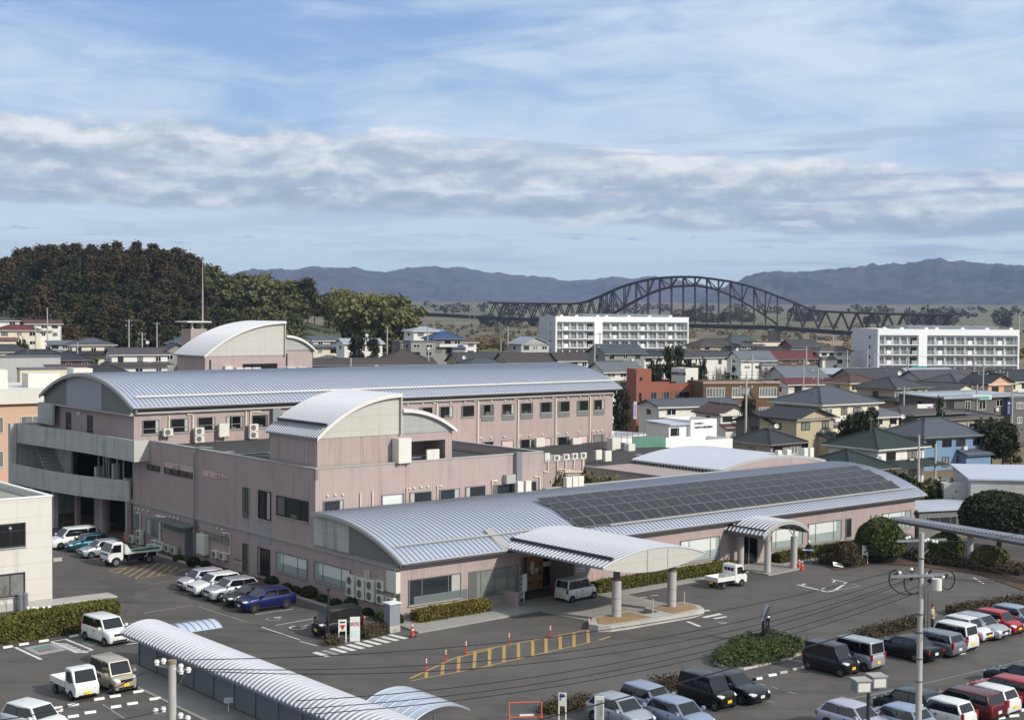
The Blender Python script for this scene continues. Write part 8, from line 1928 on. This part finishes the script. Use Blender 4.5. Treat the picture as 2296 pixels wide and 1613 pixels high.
acv('p','c1',1955,1025,L0,'tall blank cabinet between windows of the long block',g3,1.2)
acv('s','c2',175,975,L0,'upper of two stacked air conditioners left of the beige-gabled tower',g3,1.15); acv('s','c2',175,1040,L0,'lower of two stacked air conditioners left of the beige-gabled tower',g3,1.15)
for k,(x,y) in enumerate(((835,1160),(835,1205),(1152,1135),(1152,1180))): acv('s','c3',x,y,L0,('upper','lower')[k%2]+(' one of the stacked air conditioners at the middle ground windows',' one of the stacked air conditioners near the right end')[k//2]+' of the long block',g3,1.15)
acv('p','c3',645,1155,L0,'tall pale cabinet left of the pink curtained window of the long block',g3,1.45); acv('p','c3',965,1165,L0,'tall pale cabinet right of the dark window of the long block',g3,1.6)
g4='rooftop units on the low link roofs'
for k,(x,y,kd,sc,at) in enumerate(((715,1235,'p',.7,24.8),(795,1235,'s',.9,24.8),(880,1225,'s',.9,24.8),(955,1218,'s',.9,24.8),(1030,1212,'s',.9,24.8),(1165,1225,'p',.9,25.5),(1245,1240,'p',1.0,25.5),(1280,1190,'b',1.3,36),(1425,1215,'b',1.05,34),(1515,1235,'s',1.1,30),(1545,1215,'s',1.1,33))):
    acv(kd,'c3',x,y,at,('blank grey-backed unit nearest the parapet corner on the link roof','first small unit from the left in the row of four above the cream conduits','second small unit from the left above the cream conduits','third small unit from the left above the cream conduits','fourth small unit from the left above the cream conduits','blank unit at the link roof edge, left of its twin','blank unit at the link roof edge, right of its twin','large framed unit against the end of the long block','bulky unit in the middle of the link roof','small unit beside the pale vault eaves','small unit in front of the green netting')[k],g4,sc,off=0)
g5='large cabinets on the middle roof'
acv('b','c2',1458,1250,BV0-.1,'tall cream cabinet unit in front of the beige-gabled tower',g5,1.25,off=0)
for k,(x,y) in enumerate(((1725,1225),(1775,1222))): acv('p','c2',x,y,BV0-.2,('left','right')[k]+' low box under the open bay of the tower',g5,.75,off=0)
tb=thing('service_bench','low grey equipment bench in the open bay of the tower','bench frame',W(10.6,12.5),RZ); tb.location.z=9.0
MB().box(-2.0,1.8,-.4,.8,.95,1.03).build('top',M_steel,tb)
for xx,yy in ((-1.9,-.3),(1.7,-.3),(-1.9,.7),(1.7,.7)): MB().box(xx-.05,xx+.05,yy-.05,yy+.05,0,.95).build('leg',M_steel,tb)
g6='units on the front wing roof edge'
for k,(c,x,y) in enumerate((('c7',460,300),('c7',530,298),('c7',880,262),('c7',935,258),('c7',985,250),('c8',155,75),('c8',235,70),('c8',385,40),('c8',435,38))):
    u,z=onV(*K(c,x,y),11.0 if c=='c7' else 12.0); zz_=max(z,6.55); ac('b',W(u,11.0 if c=='c7' and k<2 else 10.9 if c=='c7' else 12.5,6.5 if c=='c7' else 7.0),'v',ORD[k%8]+' framed unit '+('from the left along the back edge of the front wing roof' if k<8 else '') if k<8 else 'last framed unit, rightmost on the back edge of the front wing roof',g6,.62)
# vents / white box on low roof
# green netting scaffold
p=P(*K('c3',1575,1180),165); t=thing('scaffold','scaffold with green netting beside the white-walled building','scaffold',(p.x,p.y,p.z),RZ+R(-14)); b=MB()
for i in range(6):
    x=-4.6+i*1.5
    for y in (0,1.2): b.tube([(x,y,-3),(x,y,2.6 if i<4 else 2.2)],.04,5)
for z in (-.6,.7,2.0): b.tube([(-4.6,0,z),(2.9,0,z)],.035,5).tube([(-4.6,1.2,z),(2.9,1.2,z)],.035,5)
b.build('pipes',mk('scaffold_pipe',(150,130,118),.5,metal=.3),t); MB().box(-1.6,2.9,-.06,-.04,-2.6,2.1).build('netting',mk('green_netting',(92,134,116),.8,var=.25,vs=1.2),t)
# tall blue sign, long white sign, satellite dishes
p=P(*K('c4',2160,830),225); t=thing('pylon_sign','tall dark blue pylon sign by the far car park','sign',(p.x,p.y,p.z),RZ+R(-14)); MB().box(-.42,.42,-.1,.1,0,2.1).build('panel',mk('sign_navy',(34,52,120),.5,var=.05),t); q=MB()
for k in range(5): q.box(-.25,.25,-.12,-.101,.2+k*.25,.27+k*.25)
q.box(-.2,.2,-.12,-.101,1.6,1.95); q.build('pale_marks',M_roofp,t)
p=P(*K('c4',1450,775),212); t=thing('billboard','long white roof sign with a red oval mark on the wide brown shop roof','billboard',(p.x,p.y,p.z),RZ+R(-22)); MB().box(-1.8,1.8,-.1,.1,0,.62).build('panel',M_white,t); MB().box(-.1,.45,-.12,-.101,.05,.22).box(1.0,1.3,-.12,-.101,.2,.4).build('red_mark',MATS['sign_red'],t)
p=P(*K('c4',1925,700),240); t=thing('shop_sign','pale blue-green shop fascia sign near the pair of poles','sign',(p.x,p.y,p.z),RZ+R(-22)); MB().box(-1.9,1.9,-.12,.12,0,.8).build('panel',mk('sign_cyan',(190,216,220),.5,var=.05),t); MB().box(-1.4,-.5,-.14,-.121,.1,.6).box(.1,1.4,-.14,-.121,.1,.55).build('marks',mk('sign_teal',(90,160,150),.5),t)
p=P(*K('c3',1495,800),215); t=thing('banner_post','narrow pale vertical banner in front of the orange building','banner',(p.x,p.y,p.z-1.2),RZ); MB().box(-.32,.32,-.06,.06,0,2.6).build('panel',M_roofp,t); MB().box(-.2,.2,-.08,-.061,.3,2.3).build('lettering_band',mk('banner_blue',(110,130,180),.6),t)
def dish(label,c,x,y,d,r=.6):
    p=P(*K(c,x,y),d); t=thing('satellite_dish',label,'satellite dish',p,R(0),'satellite dishes'); b=MB(); n=16
    b.v.append((0,.12,0)); b.v+=[(math.cos(2*math.pi*k/n)*r,-.05,math.sin(2*math.pi*k/n)*r) for k in range(n)]; b.f+=[(0,k+1,(k+1)%n+1) for k in range(n)]; b.build('dish',M_white,t,smooth=True); MB().tube([(0,.1,0),(0,.4,-.5),(0,.9,-.6)],.04,5).build('mount',M_steel,t)
for a in (('round white dish on the grey gabled wing','c4',125,930,186,.55),('round white dish before the wide brown shop','c4',1235,848,205,.55),('round white dish on the low silver shed at the foot of the right block','c4',828,432,335,.75),('round white dish on the brown-gabled wide house','c4',1205,468,300,.75),('round white dish above the long vault, centre left','c2',1268,415,300,.8),('round white dish near the bamboo grove','c2',1182,135,380,.8),('round white dish on the cream gable bungalow','c3',-6,330,330,.7) ,('round white dish before the rear hall chimney','t1',1297,962,360,.8),('large round dish on the corner of the green-roofed house','c4',1022,1215,176,.5),('white dish among the roofs by the field','e2',175,238,400,.8)): dish(*a[:5],r=a[5]*.6)
# blue lower storey panels on the pale blue house, carport and palm
# ================= PEOPLE =================
def person(label,loc,rz,pose,cl,scale=1.0):
    """one continuous skinned body; joints as a skeleton, clothing as shells"""
    e=thing('person',label,'person',loc,rz); e.scale=(scale,)*3
    J=pose; V=[];E=[];Rr=[]
    def ad(p,r,par=None):
        V.append(p);Rr.append(r)
        if par is not None: E.append((par,len(V)-1))
        return len(V)-1
    pv=ad((0,0,.94),.135); sp=ad((.01,0,1.12),.125,pv); chh=ad((.02,0,1.33),.145,sp); nk=ad((.03,0,1.47),.055,chh); hd=ad((.045,0,1.56),.085,nk); hd2=ad((.05,0,1.67),.088,hd)
    for s,k in ((1,'L'),(-1,'R')):
        sh=ad((.02,s*.17,1.40),.062,chh); el_=ad(J['el'+k],.045,sh); wr=ad(J['wr'+k],.030,el_); pm=ad(J['pm'+k],.036,wr)
        d=(Vector(J['pm'+k])-Vector(J['wr'+k])).normalized()
        for f_,(oy,l) in enumerate(((-.028,.075),(-.01,.085),(.01,.082),(.027,.065))):
            a_=ad(tuple(Vector(J['pm'+k])+d*.03+Vector((0,0,0))+Vector((oy*.3,oy,0))),.011,pm); ad(tuple(Vector(J['pm'+k])+d*(.03+l)+Vector((.01,oy,-.012))),.009,a_)
        a_=ad(tuple(Vector(J['pm'+k])+Vector((.02,-s*.035,.01))),.012,wr); ad(tuple(Vector(J['pm'+k])+d*.03+Vector((.035,-s*.05,.01))),.010,a_)
        hp=ad((0,s*.095,.88),.098,pv); kn=ad(J['kn'+k],.066,hp); an=ad(J['an'+k],.042,kn); to=ad(tuple(Vector(J['an'+k])+Vector((.15,s*.01,-.035))),.036,an)
    me=bpy.data.meshes.new('body'); me.from_pydata(V,E,[]); o=bpy.data.objects.new('body',me); C.objects.link(o); o.parent=e
    m=o.modifiers.new('skin','SKIN'); 
    for i,r in enumerate(Rr): me.skin_vertices[0].data[i].radius=(r,r*.92)
    me.skin_vertices[0].data[0].use_root=True
    o.modifiers.new('sub','SUBSURF').levels=2; o.modifiers['sub'].render_levels=2
    dg_=bpy.context.evaluated_depsgraph_get(); nm=bpy.data.meshes.new_from_object(o.evaluated_get(dg_)); o.modifiers.clear(); o.data=nm; nm.name='body'
    mats=[cl['skin'],cl['top'],cl['legs'],cl['shoe']]
    nm.materials.clear()
    for q_ in mats: nm.materials.append(q_)
    for pl in nm.polygons:
        c_=pl.center; k=0
        if c_.z<.09: k=3
        elif c_.z<.93: k=2
        elif c_.z<1.485: k=1
        for kk in 'LR':
            if (Vector(J['pm'+kk])-c_).length<.13 : k=0
        pl.material_index=k; pl.use_smooth=True
    # jacket shell
    jk=MB(); n=16; ring=[(.80 if cl['long'] else .92,.165,.205),(1.0,.155,.19),(1.2,.15,.20),(1.36,.15,.215),(1.44,.11,.16),(1.48,.065,.075)]
    for z,rx,ry in ring: jk.v+=[(.012+rx*math.cos(2*math.pi*i/n),ry*math.sin(2*math.pi*i/n),z) for i in range(n)]
    for j in range(len(ring)-1):
        for i in range(n): i2=(i+1)%n; jk.f.append((j*n+i,j*n+i2,(j+1)*n+i2,(j+1)*n+i))
    jk.build('jacket',cl['top'],e,smooth=True)
    # hair or hat, face
    h_=MB(); h_.ball((.035,0,1.69),.118,12,8,1.05)
    h_.v=[(x-.012 if x>.08 else x,y,max(z,1.655 if x>.06 else 1.56)) for x,y,z in h_.v]; h_.build('hat' if cl['hat'] else 'hair',cl['hair'],e,smooth=True)
    fc=MB()
    for s in (-1,1): fc.ball((.134,s*.034,1.655),.011,6,4)
    fc.box(.12,.137,-.022,.022,1.588,1.595); fc.build('face_features',M_fdark,e); MB().add([(.125,-.014,1.605),(.125,.014,1.605),(.125,0,1.655),(.158,0,1.612)],[(0,1,3),(1,2,3),(2,0,3),(0,2,1)]).build('nose',cl['skin'],e)
    for s in (-1,1): MB().ball((.045,s*.096,1.635),.022,6,4).build('ear',cl['skin'],e)
    return e
skin=mk('skin',(206,158,130),.6,var=.05)
cl1=dict(skin=skin,top=mk('black_jacket',(26,28,26),.8),legs=mk('navy_trousers',(28,30,40),.8),shoe=mk('grey_shoes',(120,122,126),.7),hair=M_white,hat=True,long=False)
cl2=dict(skin=skin,top=mk('beige_coat',(178,164,136),.85),legs=mk('dark_trousers',(34,32,34),.8),shoe=M_black,hair=mk('dark_red_cap',(96,30,34),.8),hat=True,long=True)
ps1=dict(elL=(.02,.27,1.14),wrL=(.20,.20,1.02),pmL=(.26,.16,1.02),elR=(.02,-.27,1.14),wrR=(.20,-.20,1.02),pmR=(.26,-.16,1.02),knL=(.16,.09,.50),anL=(.10,.09,.09),knR=(.03,-.09,.49),anR=(-.20,-.09,.12))
ps2=dict(elL=(.03,.26,1.14),wrL=(.22,.18,1.10),pmL=(.28,.15,1.11),elR=(.02,-.26,1.14),wrR=(.19,-.20,1.05),pmR=(.25,-.17,1.06),knL=(.03,.10,.49),anL=(0,.10,.09),knR=(.03,-.10,.49),anR=(0,-.10,.09))
g=KG('c8',405,842); per=person('person in black jacket and white cap walking with pale papers by the hedge',(g.x,g.y,0.02),R(-100),ps1,cl1,1.02)
t=thing('paper_bundle','bundle of pale blue and white sheets carried across the arms of the walking person','papers',(g.x,g.y,0),R(-100)); MB().box(.22,.42,-.42,.42,.98,1.06).build('sheets',mk('pale_blue_paper',(150,180,206),.7),t); MB().box(.2,.44,-.55,-.38,1.0,1.1).build('white_end',M_white,t); t.scale=(1.02,)*3
g=KG('b5',1030,775); person('person in beige coat and dark red cap standing by the small silver car',(g.x,g.y,0.0),R(-35),ps2,cl2,1.0)
# ================= HAZE =================
if 0: pass
hz=MB().box(-7500,7500,-60,9800,-3.5,560).build('haze',None); hz['kind']='stuff'; hz.location=(0,0,0)
hm=bpy.data.materials.new('haze_air'); hm.use_nodes=True; T=NT(hm.node_tree); o=T.n('ShaderNodeOutputMaterial'); v=T.n('ShaderNodeVolumePrincipled')
v.inputs['Color'].default_value=(.48,.64,.98,1); v.inputs['Density'].default_value=HAZE; v.inputs['Anisotropy'].default_value=.0
T.l(v.outputs[0],o.inputs['Volume']); hz.data.materials.append(hm)
